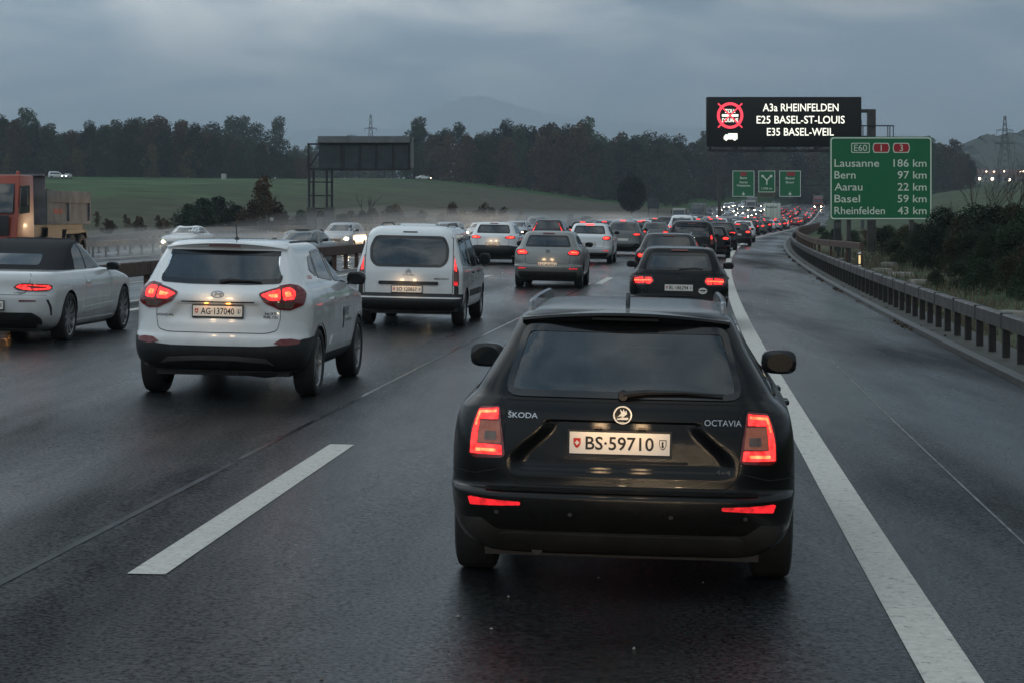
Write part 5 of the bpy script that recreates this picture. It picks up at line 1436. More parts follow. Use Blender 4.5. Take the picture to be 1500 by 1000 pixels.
# oncoming
onc = [(292, 111, 'sedan', 'paint_white', 'white saloon car with one visible headlight, oncoming in the outer lane left of centre'),
       (462, 77, 'sedan', 'paint_grey', 'dark grey saloon car without bright lights passing behind the central barrier'),
       (513, 108, 'suv', 'paint_silver', 'oncoming silver car with two glowing headlights beside the leisure van'),
       (664, 123, 'suv', 'paint_silver', 'oncoming silver blue car roof seen over the central barrier right of the leisure van'),
       (709, 158, 'hatch', 'paint_white', 'oncoming pale car whose roof shows above the white crossover'),
       (764, 150, 'suv', 'paint_silver', 'oncoming car with dazzling headlights left of the beige hatchback'),
       (793, 190, 'van', 'paint_grey', 'oncoming grey van behind the dark car with upright tail lights'),
       (932, 292, 'hatch', 'paint_grey', 'lone oncoming car with two warm headlights below the round dark tree')]
BEAMS = []
for px, Y, kd, pt, lb in onc:
    oo_ = vary(ON[kd], px, Y, pt, lb, 'car' if kd != 'van' else 'van', rev=True)
    if px not in (462, 292, 709): BEAMS.append((oo_, kd))
for lane, o0, Y in (('inner', -15.4, 205), ('second', -19.1, 225), ('third', -22.8, 350), ('outer', -26.4, 330)):
    while Y < 690:
        kd = rr.choice(['sedan', 'hatch', 'suv', 'suv', 'van']); pt = rr.choice(['paint_dark', 'paint_grey', 'paint_silver', 'paint_white', 'paint_black'])
        nm = {'sedan': 'saloon', 'hatch': 'hatchback', 'suv': 'sport utility car', 'van': 'van'}[kd]
        vary(ON[kd], None, Y, pt, f'distant oncoming {word[pt]} {nm} with bright headlights in the {lane} lane', 'van' if kd == 'van' else 'car', f'distant oncoming {word[pt]} {nm}s in the {lane} lane', off=o0 + rr.uniform(-.3, .3), rev=True)
        Y += rr.uniform(16, 34)
for o in list(PR.values()) + list(ON.values()):     # prototypes nobody used
    if 'label' not in o:
        for ch in list(o.children_recursive): bpy.data.objects.remove(ch)
        bpy.data.objects.remove(o)
# cars on the country road along the wood
for px, Y, kd, lb, rv in ((70, 600, 'van', 'white van on the country road at the foot of the wood, above the tipper lorry', False), (102, 590, 'hatch', 'car with two headlights on the country road right of the small white van', True), (609, 640, 'sedan', 'white car on the country road right of the gantry frame', False)):
    o = copy_tree(ON[kd])
    for ch in o.children:
        if ch.name.split('.')[0] == 'body': ch.material_slots[0].link = 'OBJECT'; ch.material_slots[0].material = M['paint_white']
    X = (px - 750) / F * Y
    o.location = (X, Y, ground_z(X, Y) + .05); o.rotation_euler = (0, 0, R(170) if rv else R(-75))
    if 'group' in o: del o['group']
    tag(o, lb, 'van' if kd == 'van' else 'car')

# ---------------------------------------------------------------- lorries
def truck_wheel(root, x, y, r=.52, w=.32, rim='steel_dark'):
    mb = MB(); h = w / 2; sg = 1 if x > 0 else -1
    mb.lathe([(-h, r * .55), (-h, r * .92), (-h * .8, r), (h * .8, r), (h, r * .92), (h, r * .55)], 26)
    t = mb.build('wheel', 'rubber', root, smooth=True, loc=(x, y, r))
    m2 = MB(); m2.lathe([(sg * h * .9, r * .57), (sg * h * .2, r * .50), (sg * h * .3, r * .25), (sg * h * .9, r * .22), (sg * h * .95, .001)], 20); m2.build('rim', rim, t, smooth=True)
def tipper():
    c = empty('tipper_lorry'); L = 8.3
    mb = MB(); mb.hexa([(-1.24, 6.15, 1.0), (1.24, 6.15, 1.0), (1.24, L - .02, 1.0), (-1.24, L - .02, 1.0), (-1.20, 6.2, 3.55), (1.20, 6.2, 3.55), (1.18, L - .55, 3.55), (-1.18, L - .55, 3.55)])
    mb.hexa([(-1.24, 6.3, .45), (1.24, 6.3, .45), (1.24, L, .45), (-1.24, L, .45), (-1.24, 6.3, 1.02), (1.24, 6.3, 1.02), (1.24, L, 1.02), (-1.24, L, 1.02)])
    cab = mb.build('cab', 'paint_orange', c, bevel=.07, smooth=True)
    m = MB(); m.hexa([(-1.08, L - .255, 2.05), (1.08, L - .255, 2.05), (1.06, L - .10 + .02, 2.05), (-1.06, L - .10 + .02, 2.05), (-1.02, L - .6, 3.2), (1.02, L - .6, 3.2), (1.0, L - .42, 3.2), (-1.0, L - .42, 3.2)]); m.build('windscreen', 'glass_dark', cab, bevel=.02)
    for sx in (-1, 1):
        m = MB(); m.prism(rnd([(6.75, 2.05), (7.95, 2.0), (7.72, 3.1), (6.75, 3.15)], .08, 3), lambda a, b, d: (d, a, b), sx * 1.19, sx * 1.245); w = m.build('side_window', 'glass_dark', cab)
        m = MB(); m.box(sx * 1.22 - .015, sx * 1.22 + .045 * sx + .0, 7.0, 7.9, 1.05, 1.09); 
        for z in (.55, .85): m.box(min(sx * 1.20, sx * 1.27), max(sx * 1.20, sx * 1.27), 7.15, 7.75, z, z + .07)
        m.build('cab_step', 'plastic_black', cab)
        m = MB(); m.box(min(sx * 1.30, sx * 1.52), max(sx * 1.30, sx * 1.52), 7.75, 7.85, 2.35, 3.0); m.tube([(sx * 1.15, 7.7, 3.1), (sx * 1.42, 7.8, 3.05)], .02, 6); m.tube([(sx * 1.15, 7.7, 2.3), (sx * 1.42, 7.8, 2.33)], .02, 6); m.build('door_mirror', 'plastic_black', cab, bevel=.02)
        m = MB(); m.box(sx * .95 - .22, sx * .95 + .22, L - .02, L + .02, .62, .84); h = m.build('headlight', 'headlamp_off', c, bevel=.02)
        m = MB(); m.lathe([(0, .001), (0, .10), (-.01, .11)], 16, (sx * .92, L + .03, .73), axis='y'); m.build('headlight_beam', 'glow_orange_head', h)
        m = MB(); m.lathe([(0, .09), (.12, .08), (.16, .03)], 14, (sx * .75, 6.75, 3.56), axis='z'); bc = m.build('beacon', 'paint_orange', cab, smooth=True)
    m = MB(); m.box(-.95, .95, L - .005, L + .04, 1.15, 1.95); m.build('grille', 'plastic_black', cab, bevel=.02)
    m = MB(); m.box(-.38, -.22, -.8, 7.8, .75, 1.05); m.box(.22, .38, -.8, 7.8, .75, 1.05)
    for y in (.6, 1.9, 3.2, 4.6, 5.6): m.box(-.3, .3, y, y + .12, .8, 1.0)
    m.box(-1.0, 1.0, -.8, 6.2, 1.0, 1.56)
    m.build('chassis', 'plastic_black', c)
    for sx in (-1, 1):
        m = MB(); m.prism(rnd([(-.75, .95), (-.55, 1.35), (2.1, 1.35), (2.3, .95), (2.2, .95), (2.0, 1.28), (-.5, 1.28), (-.65, .95)], .05, 2), lambda a, b, d: (d, a, b), sx * .78, sx * 1.22); m.build('wheel_guard', 'plastic_black', c)
        m = MB(); m.box(min(sx * 1.1, sx * 1.16), max(sx * 1.1, sx * 1.16), 2.5, 4.3, .55, 1.45); m.build('side_guard', 'plastic_black', c)
    # tipping body: floor, sides with raised ribs, headboard with canopy
    x0, x1, y0, y1, z0, z1 = -1.25, 1.25, -.95, 4.85, 1.55, 2.98
    m = MB(); m.box(x0, x1, y0, y1, z0, z0 + .12); fl = m.build('tipping_body', 'tipper_grey', c)
    for sx in (-1, 1):
        m = MB(); m.box(min(sx * 1.19, sx * 1.25), max(sx * 1.19, sx * 1.25), y0, y1, z0 + .12, z1); sd = m.build('side_panel', 'tipper_grey', fl)
        m = MB(); m.box(min(sx * 1.17, sx * 1.31), max(sx * 1.17, sx * 1.31), y0, y1, z1 - .5, z1); m.box(min(sx * 1.24, sx * 1.31), max(sx * 1.24, sx * 1.31), y0, y1, z0 + .02, z0 + .16); m.build('rail', 'tipper_grey', fl, bevel=.02)
        for y in (y0, 1.85, y1 - .22):
            m = MB(); m.box(min(sx * 1.24, sx * 1.32), max(sx * 1.24, sx * 1.32), y, y + .22, z0 + .16, z1 - .5); m.build('rib', 'tipper_grey', fl)
        m = MB(); add_text(m, 'MEILLER', 0, 0, 1.1, .2, 0, bold=.03, fn=lambda X, Y, Z: (sx * 1.262, 3.3 - X * -sx * -1 if sx > 0 else 3.3 - X, 2.12 + Z)); m.build('body_lettering', 'ink_red', fl)
        m = MB(); m.box(min(sx * .75, sx * 1.22), max(sx * .75, sx * 1.22), -.6, 2.1, 1.22, 1.28); m.box(min(sx * .75, sx * 1.22), max(sx * .75, sx * 1.22), 5.9, 7.0, 1.16, 1.22); m.build('mudguard', 'plastic_black', c)
        m = MB(); m.box(min(sx * .7, sx * 1.2), max(sx * .7, sx * 1.2), 3.6, 4.7, .55, 1.1); m.build('fuel_tank', 'steel_dark', c, bevel=.06)
        for y in (.1, 1.45): truck_wheel(c, sx * 1.02, y, r=.58, w=.5)
        for y in (5.0, 6.75): truck_wheel(c, sx * 1.08, y)
    m = MB(); m.box(x0, x1, y1, y1 + .10, z0, 3.62); m.box(x0, x1, y1, y1 + .35, 3.56, 3.64); m.build('headboard', 'tipper_grey', fl)
    m = MB(); m.box(x0, x1, y0 - .05, y0, z0, z1 - .1); m.build('tailgate', 'tipper_grey', fl)
    m = MB(); m.add([(x0 + .1, y0 + .1, z1 - .15), (x1 - .1, y0 + .1, z1 - .15), (x1 - .1, y1 - .1, z1 + .05), (x0 + .1, y1 - .1, z1 + .05), (0, 2.5, z1 + .12)], [(0, 1, 4), (1, 2, 4), (2, 3, 4), (3, 0, 4)]); m.build('load', 'plastic_dirty', fl)
    return c
mat('glow_orange_head', (.9, .6, .3), .3, emit=(1.0, .48, .14), es=26.0)
tp = tipper(); place_obj(tp, -29.1, 90.2, True); tag(tp, 'orange tipper lorry with grey ribbed load body on the opposite carriageway', 'lorry')
def box_lorry():
    c = empty('box_lorry')
    m = MB(); m.box(-1.25, 1.25, 0, 7.2, 1.05, 4.0); b = m.build('cargo_box', 'sign_white', c, bevel=.03)
    m = MB(); m.box(-.01, .01, -.012, .002, 1.1, 3.95); m.build('door_gap', 'seam', b)
    for x in (-.9, -.25, .25, .9):
        m = MB(); m.tube([(x, -.03, 1.15), (x, -.03, 3.9)], .02, 6); m.build('locking_bar', 'steel', b)
    m = MB(); add_text(m, 'TRANSPORT', 0, 3.35, 1.9, .28, -.016, bold=.03); m.build('rear_lettering', 'ink', b)
    m = MB(); m.hexa([(-1.2, 7.5, .6), (1.2, 7.5, .6), (1.2, 9.4, .6), (-1.2, 9.4, .6), (-1.15, 7.5, 3.4), (1.15, 7.5, 3.4), (1.15, 9.0, 3.4), (-1.15, 9.0, 3.4)]); m.build('cab', 'wall_pale', c, bevel=.06)
    m = MB(); m.box(-.4, .4, .3, 7.8, .75, 1.0); m.build('chassis', 'plastic_black', c)
    m = MB(); m.box(-1.2, 1.2, .05, .15, .45, .58); m.build('underrun_bar', 'plastic_black', c)
    for sx in (-1, 1):
        m = MB(); m.box(sx * .95 - .2, sx * .95 + .2, -.02, .04, .8, .95); l_ = m.build('tail_light', 'lens_red', c); m = MB(); m.box(sx * .95 - .16, sx * .95 + .16, -.03, -.02, .82, .93); m.build('light_guide', 'glow_hot', l_)
        for y in (1.8, 8.4): truck_wheel(c, sx * 1.05, y)
    return c
bl = box_lorry(); place_obj(bl, (1130 - 750) / F * 352 - line_x(352), 352); tag(bl, 'pale box lorry towering over the queue, seen from behind', 'lorry')
def oncoming_lorry(col, box):
    c = empty('articulated_lorry'); L = 12
    m = MB(); m.hexa([(-1.24, L - 2.1, .45), (1.24, L - 2.1, .45), (1.24, L, .45), (-1.24, L, .45), (-1.2, L - 2.1, 3.3), (1.2, L - 2.1, 3.3), (1.2, L - .35, 3.3), (-1.2, L - .35, 3.3)]); cab = m.build('cab', col, c, bevel=.08)
    m = MB(); m.hexa([(-1.08, L - .3, 1.95), (1.08, L - .3, 1.95), (1.08, L - .10, 1.95), (-1.08, L - .10, 1.95), (-1.05, L - .5, 2.9), (1.05, L - .5, 2.9), (1.05, L - .24, 2.9), (-1.05, L - .24, 2.9)]); m.build('windscreen', 'glass_dark', cab)
    m = MB(); m.box(-.9, .9, L, L + .02, .9, 1.6); m.build('grille', 'plastic_black', cab)
    m = MB(); m.box(-1.25, 1.25, 0, L - 2.6, 1.1, 3.95 if box else 2.4); m.build('trailer', 'sign_hood' if box else 'tipper_grey', c, bevel=.03)
    for sx in (-1, 1):
        m = MB(); m.box(sx * .92 - .2, sx * .92 + .2, L - .01, L + .03, .62, .80); h = m.build('headlight', 'headlamp_off', cab)
        m = MB(); m.lathe([(0, .001), (0, .11)], 12, (sx * .92, L + .035, .71), axis='y'); m.build('headlight_beam', 'glow_head', h)
        m = MB(); m.box(min(sx * 1.28, sx * 1.5), max(sx * 1.28, sx * 1.5), L - .5, L - .4, 2.2, 2.9); m.build('door_mirror', 'plastic_black', cab)
        for y in (1.5, 2.8, L - 1.2): truck_wheel(c, sx * 1.05, y)
    return c
for (px, Y, cl, bx, lb) in ((994, 405, 'wall_pale', False, 'white lorry cab with open body oncoming left of the far cars'), (1020, 450, 'tipper_grey', True, 'dull box lorry oncoming behind the white lorry cab'), (1100, 560, 'wall_pale', True, 'distant white lorry among the oncoming headlights left of the pale box lorry'), (1198, 600, 'paint_orange', True, 'orange lit lorry front at the left edge of the green distance sign')):
    o = oncoming_lorry(cl, bx); X = (px - 750) / F * Y; place_obj(o, X - line_x(Y), Y + 12, True); tag(o, lb, 'lorry')

# the camera's own vehicle has its dipped headlights on (they light the plates and bumpers ahead)
for sx in (-1, 1):
    ld = bpy.data.lights.new('dipped_headlight', 'SPOT'); ld.energy = 150; ld.color = (1, .74, .45); ld.spot_size = R(44); ld.spot_blend = .6; ld.shadow_soft_size = .07
    lo = bpy.data.objects.new('dipped_headlight', ld); COL.objects.link(lo); lo.location = (sx * .68 + .35, 1.2, .72); lo.rotation_euler = (R(87.3), 0, R(-3))

# spray thrown up on the wet opposite carriageway
def spray():
    m = bpy.data.materials.new('spray_mist'); m.use_nodes = True; t = m.node_tree; t.nodes.clear()
    o_ = t.nodes.new('ShaderNodeOutputMaterial'); pv = t.nodes.new('ShaderNodeVolumePrincipled'); pv.inputs['Color'].default_value = (.9, .93, .95, 1); pv.inputs['Density'].default_value = .010; pv.inputs['Anisotropy'].default_value = .65
    t.links.new(pv.outputs[0], o_.inputs['Volume']); MATS['spray_mist'] = m
    mb = MB(); ys = [92 + 6 * i for i in range(44)]; vs = []
    for i, Y in enumerate(ys):
        h = (1.9 + .25 * sin(i * 1.3)) * min(1, .25 + i * .2) * min(1, (44 - i) * .12 + .1)
        for o, z in ((-14.2, .02), (-28.8, .02), (-27.8, h), (-21, h * 1.25), (-15.4, h)): vs.append(P(o, Y, z))
    n = len(ys); mb.add(vs, [(i * 5 + k, i * 5 + (k + 1) % 5, i * 5 + 5 + (k + 1) % 5, i * 5 + 5 + k) for i in range(n - 1) for k in range(5)] + [(0, 1, 2, 3, 4), tuple((n - 1) * 5 + k for k in (4, 3, 2, 1, 0))])
    o = mb.build('road_spray', 'spray_mist'); tag(o, 'mist of road spray hanging over the opposite carriageway', 'spray', kind='stuff')
spray()
mb = MB(); vs = []; yy = [91 + 5 * i for i in range(13)]
for i, Y in enumerate(yy):
    h = (1.5 + .2 * sin(i * 1.7)) * min(1, .4 + i * .3) * (1 - .06 * i)
    for o, z in ((-22.5, .03), (-32.2, .03), (-31, h), (-27.5, h * 1.15), (-23.8, h * .8)): vs.append((line_x(Y) + o, Y, z))
n = len(yy); mb.add(vs, [(i * 5 + k, i * 5 + (k + 1) % 5, i * 5 + 5 + (k + 1) % 5, i * 5 + 5 + k) for i in range(n - 1) for k in range(5)] + [(0, 1, 2, 3, 4), tuple((n - 1) * 5 + k for k in (4, 3, 2, 1, 0))])
pm_ = M['spray_mist'].copy(); pm_.name = 'spray_plume'; pm_.node_tree.nodes['Principled Volume'].inputs['Density'].default_value = .028
pl = mb.build('spray_plume', pm_); tag(pl, 'pale plume of spray trailing behind the orange tipper lorry', 'spray', kind='stuff')

for oo_, kd in BEAMS:
    for sx in (-1, 1):
        ld = bpy.data.lights.new('beam', 'SPOT'); ld.energy = 800; ld.color = (1, .70, .40); ld.spot_size = R(44); ld.spot_blend = .35; ld.shadow_soft_size = .08
        lo = bpy.data.objects.new('beam', ld); COL.objects.link(lo); lo.parent = oo_; lo.location = (sx * .62, KIND[kd][0] + .08, .68); lo.rotation_euler = (R(84), 0, -R(15))

for sx in (-1, 1):
    ld = bpy.data.lights.new('beam', 'SPOT'); ld.energy = 800; ld.color = (1, .60, .30); ld.spot_size = R(24); ld.spot_blend = .5; ld.shadow_soft_size = .08
    lo = bpy.data.objects.new('beam', ld); COL.objects.link(lo); lo.parent = tp; lo.location = (sx * .92, 8.4, .73); lo.rotation_euler = (R(84), 0, -R(10))

# ================================================================== barriers, signs, posts
def barrier(name, off, Ya, Yb, mats, label, post=1.333, seg=2.667, z0=.40, z1=.62, w=.14, ypost=None, zb=0.0, limit=285, foot=True, side=1, tw=.10):
    beam_m, post_m = mats
    root = empty(name, P(off if not callable(off) else off(Ya), Ya), 0, label, 'crash barrier')
    O = off if callable(off) else (lambda Y: off)
    Z = zb if callable(zb) else (lambda Y: zb)
    inv = root.location.copy()
    def lp(o, Y, z): return P(o, Y, z + Z(Y)) - inv
    pm = None; cnt = 0; y = Ya
    rest = MB()
    while y < Yb:
        p = lp(O(y), y, 0)
        def shape(mb, p, dz=0):
            mb.box(p.x - tw / 2, p.x + tw / 2, p.y - .035, p.y + .035, p.z, p.z + z0 + .12)
            if foot: mb.box(p.x - .11, p.x + .11, p.y - .14, p.y + .14, p.z, p.z + .03)
        if cnt < limit:
            if pm is None:
                mb = MB(); shape(mb, Vector((0, 0, 0))); po = mb.build('post', post_m, root); pm = po
            else:
                po = pm.copy(); COL.objects.link(po)
            po.location = p
        else: shape(rest, p)
        cnt += 1; y += post
    if rest.v:
        o = rest.build('far_posts', post_m, root); o['kind'] = 'stuff'
    # box beam segments
    y = Ya; cnt = 0; far = MB()
    while y < Yb:
        ye = min(y + seg, Yb); g = .012
        a = [lp(O(y + g) + s * w / 2, y + g, z) for s, z in ((-1, z0), (1, z0), (1, z1), (-1, z1))]
        b = [lp(O(ye) + s * w / 2, ye - g, z) for s, z in ((-1, z0), (1, z0), (1, z1), (-1, z1))]
        vs = [a[0], a[1], b[1], b[0], a[3], a[2], b[2], b[3]]
        tgt = MB() if cnt < limit else far
        # slightly rounded section: chamfered top edges
        c_ = .022
        sec = [(-1, z0, 0), (1, z0, 0), (1, z1 - c_, 0), (1, z1, -c_), (-1, z1, -c_), (-1, z1 - c_, 0)]
        ra = [lp(O(y + g) + s * (w / 2 + q), y + g, z) for s, z, q in sec]; rb = [lp(O(ye) + s * (w / 2 + q), ye - g, z) for s, z, q in sec]
        tgt.add(ra + rb, [(k, (k + 1) % 6, 6 + (k + 1) % 6, 6 + k) for k in range(6)] + [tuple(range(6)), tuple(reversed(range(6, 12)))])
        if cnt < limit: tgt.build('beam', beam_m, root)
        cnt += 1; y += seg if y < 260 else seg * 3
    if far.v: o = far.build('far_beams', beam_m, root); o['kind'] = 'stuff'
    # joint clamps hold the beams together
    y = Ya + seg; jm = None
    while y < min(Yb, 110):
        p = lp(O(y), y, 0)
        if jm is None:
            mb = MB(); mb.box(-w / 2 - .008, w / 2 + .008, -.03, .03, z0 - .01, z1 + .008); jo = mb.build('joint_clamp', 'steel_dark', root); jm = jo
        else: jo = jm.copy(); COL.objects.link(jo)
        jo.location = p; y += seg
    return root
barrier('crash_barrier', 3.45, 16, 330, ('steel', 'post_dark'), 'grey steel box beam crash barrier along the right shoulder', z0=.44, z1=.645)
barrier('crash_barrier', -12.45, 20, 360, ('rust', 'rust'), 'rusty brown box beam crash barrier in the median', z0=.50, z1=.78, post=2.0, seg=4.0, w=.16, tw=.13)
barrier('crash_barrier', -30.5, 60, 420, ('steel', 'steel_dark'), 'grey steel crash barrier on the far side of the opposite carriageway', z0=.45, z1=.75, post=2.0, seg=4.0)
barrier('crash_barrier', lambda Y: -31.0 - 4.5 * smooth((Y - 92) / 60), 96, 330, ('steel', 'steel_dark'), 'second steel barrier splitting off beside the slip road on the left', z0=.55, z1=.85, post=2.0, seg=4.0, zb=lambda Y: .35 * smooth((Y - 92) / 40))
# raised second rail on the right, behind the shoulder barrier
barrier('raised_barrier', lambda Y: 3.85 + 1.2 * smooth((92 - Y) / 16), 78, 330, ('rust', 'rust'), 'rust stained upper rail rising behind the right shoulder barrier', z0=.78, z1=1.02, post=4.0, seg=4.0, foot=False, zb=0)

# base wall of the right barrier: low concrete edge
def board_text(mb, s, x, z, w, h, y, bold=0.0, align='c'): add_text(mb, s, x, z, w, h, y, bold=bold, align=align)

def vms():
    Y = 123.0; s = Y / F
    def X(px): return (px - 750) * s
    def Z(py): return CAMH + (HZ - py) * s
    px_post = 1277
    gz_ = ground_z(X(px_post), Y)
    root = empty('variable_message_sign', (X(px_post), Y, gz_), 0, 'black electronic overhead sign with lit white letters and red circle on a cantilever', 'road sign')
    inv = Vector((X(px_post), Y, gz_))
    def B(name, x0, x1, y0, y1, z0, z1, m, parent=root, bevel=0):
        mb = MB(); mb.box(x0 - inv.x, x1 - inv.x, y0 - inv.y, y1 - inv.y, z0 - inv.z, z1 - inv.z); return mb.build(name, m, parent, bevel=bevel)
    B('post', X(1272), X(1284), Y + .2, Y + .6, gz_ - .3, Z(160), 'steel', bevel=.03)
    B('post', X(1226), X(1236), Y + .9, Y + 1.3, gz_ - .3, Z(200), 'steel_dark', bevel=.03)
    B('cantilever_arm', X(1045), X(1284), Y + .25, Y + .55, Z(165), Z(160), 'steel')
    B('cantilever_arm', X(1045), X(1284), Y + .25, Y + .55, Z(205), Z(199), 'steel')
    box = B('display_box', X(1034.5), X(1260), Y - .45, Y + .2, Z(215.5), Z(143), 'led_board', bevel=.02)
    B('catwalk', X(1034.5), X(1216), Y - .9, Y + .1, Z(223), Z(220), 'steel_dark')
    for px in (1036, 1074, 1113, 1152, 1191): B('catwalk_bracket', X(px), X(px + 4), Y - .9, Y - .3, Z(220), Z(215.5), 'steel_dark')
    # hand rail at the right
    mb = MB()
    for px in (1262, 1264.5, 1301, 1304, 1309): mb.tube([Vector((X(px), Y + .1, Z(203))) - inv, Vector((X(px), Y + .1, Z(184))) - inv], .03, 6)
    mb.tube([Vector((X(1262), Y + .1, Z(184.5))) - inv, Vector((X(1310), Y + .1, Z(184.5))) - inv], .04, 6)
    mb.tube([Vector((X(1262), Y + .1, Z(176))) - inv, Vector((X(1262), Y + .1, Z(203))) - inv], .03, 6); mb.build('hand_rail', 'steel_dark', root)
    yf = Y - .47 - inv.y
    t = MB()
    for s_, x0, x1, py in (('A3a RHEINFELDEN', 1116, 1226.5, 158.5), ('E25 BASEL-ST-LOUIS', 1107, 1235.5, 176.3), ('E35 BASEL-WEIL', 1122, 1219.5, 194)):
        t2 = MB(); add_text(t2, s_, X((x0 + x1) / 2) - inv.x, Z(py) - inv.z, X(x1) - X(x0), 11.3 * s, yf, bold=.006); t2.build('led_line', 'glow_sign', box)
    c = MB(); cx, cz = X(1068.3) - inv.x, Z(170.2) - inv.z
    ro, ri = 19.2 * s, 15.2 * s; n = 48
    vs = [(cx + r * cos(2 * pi * k / n), yf, cz + r * sin(2 * pi * k / n)) for r in (ri, ro) for k in range(n)]
    c.add(vs, [(k, (k + 1) % n, n + (k + 1) % n, n + k) for k in range(n)]); c.build('led_circle', 'glow_sign_red', box)
    c = MB()
    for a in (pi / 4, 3 * pi / 4):
        L_ = 25 * s; d = Vector((cos(a), sin(a))); q = Vector((-d.y, d.x)) * 1.0 * s
        c.add([(cx + v.x, yf - .006 - .004 * (a > 1), cz + v.y) for v in (d * L_ + q, d * L_ - q, -d * L_ - q, -d * L_ + q)], [(0, 1, 2, 3)])
    c.build('led_cross', 'glow_sign_red', box)
    t2 = MB(); add_text(t2, 'ZOLL', cx, cz + 6.6 * s, 15.5 * s, 5.6 * s, yf - .002, bold=.03); add_text(t2, 'DOUANE', cx, cz - 6.8 * s, 23.5 * s, 6 * s, yf - .002, bold=.03)
    t2.add([(cx - 12 * s, yf - .002, cz - 1.8 * s), (cx + 12 * s, yf - .002, cz - 1.8 * s), (cx + 12 * s, yf - .002, cz + 1.8 * s), (cx - 12 * s, yf - .002, cz + 1.8 * s)], [(0, 1, 2, 3)]); t2.build('led_words', 'glow_sign', box)
    t2 = MB(); tx, tz = X(1069) - inv.x, Z(201) - inv.z
    for q in ([(-3.5, -4), (10, -4), (10, 4.8), (-3.5, 4.8)], [(-10, -4), (-4, -4), (-4, 3.2), (-7.5, 3.2), (-10, -.5)]):
        t2.add([(tx + a * s, yf, tz + b * s) for a, b in q], [tuple(range(len(q)))])
    for a in (-6.5, 6): t2.add([(tx + (a + 1.8 * cos(k * pi / 5)) * s, yf - .002, tz + (-4.2 + 1.8 * sin(k * pi / 5)) * s) for k in range(10)], [tuple(range(10))])
    t2.build('led_truck', 'glow_sign', box)
vms()

def rrect(x0, x1, z0, z1, r, n=5): return rnd([(x0, z0), (x1, z0), (x1, z1), (x0, z1)], r, n)
def flat(parent, name, out, y, m, hole=None, inv=Vector((0, 0, 0)), th=.004):
    mb = MB()
    if hole:
        n = len(out); vs = [(a - inv.x, y - inv.y, b - inv.z) for a, b in out] + [(a - inv.x, y - inv.y, b - inv.z) for a, b in hole]
        mb.add(vs, [(k, (k + 1) % n, n + (k + 1) % n, n + k) for k in range(n)])
    else: mb.prism(out, lambda a, b, d: (a - inv.x, d - inv.y, b - inv.z), y, y + th)
    return mb.build(name, m, parent)
def distance_sign():
    Y = 95.0; s = Y / F
    def X(px): return (px - 750) * s
    def Z(py): return CAMH + (HZ - py) * s
    gz_ = ground_z(X(1290), Y); inv = Vector((X(1290), Y, gz_))
    root = empty('distance_sign', inv, 0, 'large green distance sign listing Lausanne, Bern, Aarau, Basel and Rheinfelden', 'road sign')
    r = 5 * s
    flat(root, 'sign_panel', rrect(X(1215.5), X(1365.5), Z(322.5), Z(200.5), r), Y, 'sign_green', inv=inv, th=.05)
    flat(root, 'sign_border', rrect(X(1216.5), X(1364.5), Z(321.5), Z(201.5), r), Y - .004, 'sign_white', hole=rrect(X(1218.3), X(1362.7), Z(319.7), Z(203.3), r * .8), inv=inv)
    y = Y - .006
    for (a, b, tx, red) in ((1247, 1274, 'E60', 0), (1278, 1303.5, '1', 1), (1307.5, 1333, '3', 1)):
        if red:
            o = rnd([(X(a), Z(217)), (X(a + 1.8), Z(224.3)), (X(b - 1.8), Z(224.3)), (X(b), Z(217)), (X(b - 1.8), Z(209.7)), (X(a + 1.8), Z(209.7))], r * .35, 3)
            p = flat(root, 'route_badge', o, y, 'sign_white', inv=inv); cx, cz = X((a + b) / 2), Z(217)
            flat(p, 'badge_field', [(cx + (u - cx) * .90, cz + (v - cz) * .82) for u, v in o], y - .005, 'sign_red', inv=inv)
        else:
            o = rrect(X(a), X(b), Z(224.3), Z(209.7), r * .4); p = flat(root, 'route_badge', o, y, 'sign_white', hole=[(X((a + b) / 2) + (u - X((a + b) / 2)) * .92, Z(217) + (v - Z(217)) * .84) for u, v in o], inv=inv)
        t = MB(); add_text(t, tx, X((a + b) / 2) - inv.x, Z(217) - inv.z, 19 * s if tx == 'E60' else None, 9.3 * s, y - .008 - inv.y, bold=.0); t.build('badge_lettering', 'sign_white', p)
    for i, (nm, km, w) in enumerate((('Lausanne', '186 km', 65.5), ('Bern', '97 km', 31), ('Aarau', '22 km', 41), ('Basel', '59 km', 37.5), ('Rheinfelden', '43 km', 74))):
        zc = Z(239.2 + 17.4 * i) - inv.z
        t = MB(); add_text(t, nm, X(1222.3) - inv.x, zc, w * s, 11.2 * s, y - inv.y, bold=.006, align='l'); t.build('place_name', 'sign_white', root)
        t = MB(); add_text(t, km, X(1357.3) - inv.x, zc, (48.5 if i == 0 else 42.5) * s, 11.2 * s, y - inv.y, bold=.006, align='r'); t.build('distance', 'sign_white', root)
    for px in (1244, 1336):
        mb = MB(); mb.box(X(px) - .09 - inv.x, X(px) + .09 - inv.x, .06, .28, -.4, Z(204) - inv.z); p = mb.build('post', 'steel', root)
    for py in (215, 262, 308):
        mb = MB(); mb.box(X(1218) - inv.x, X(1363) - inv.x, .05, .09, Z(py) - .05 - inv.z, Z(py) + .05 - inv.z); mb.build('cross_rail', 'steel_dark', root)
distance_sign()

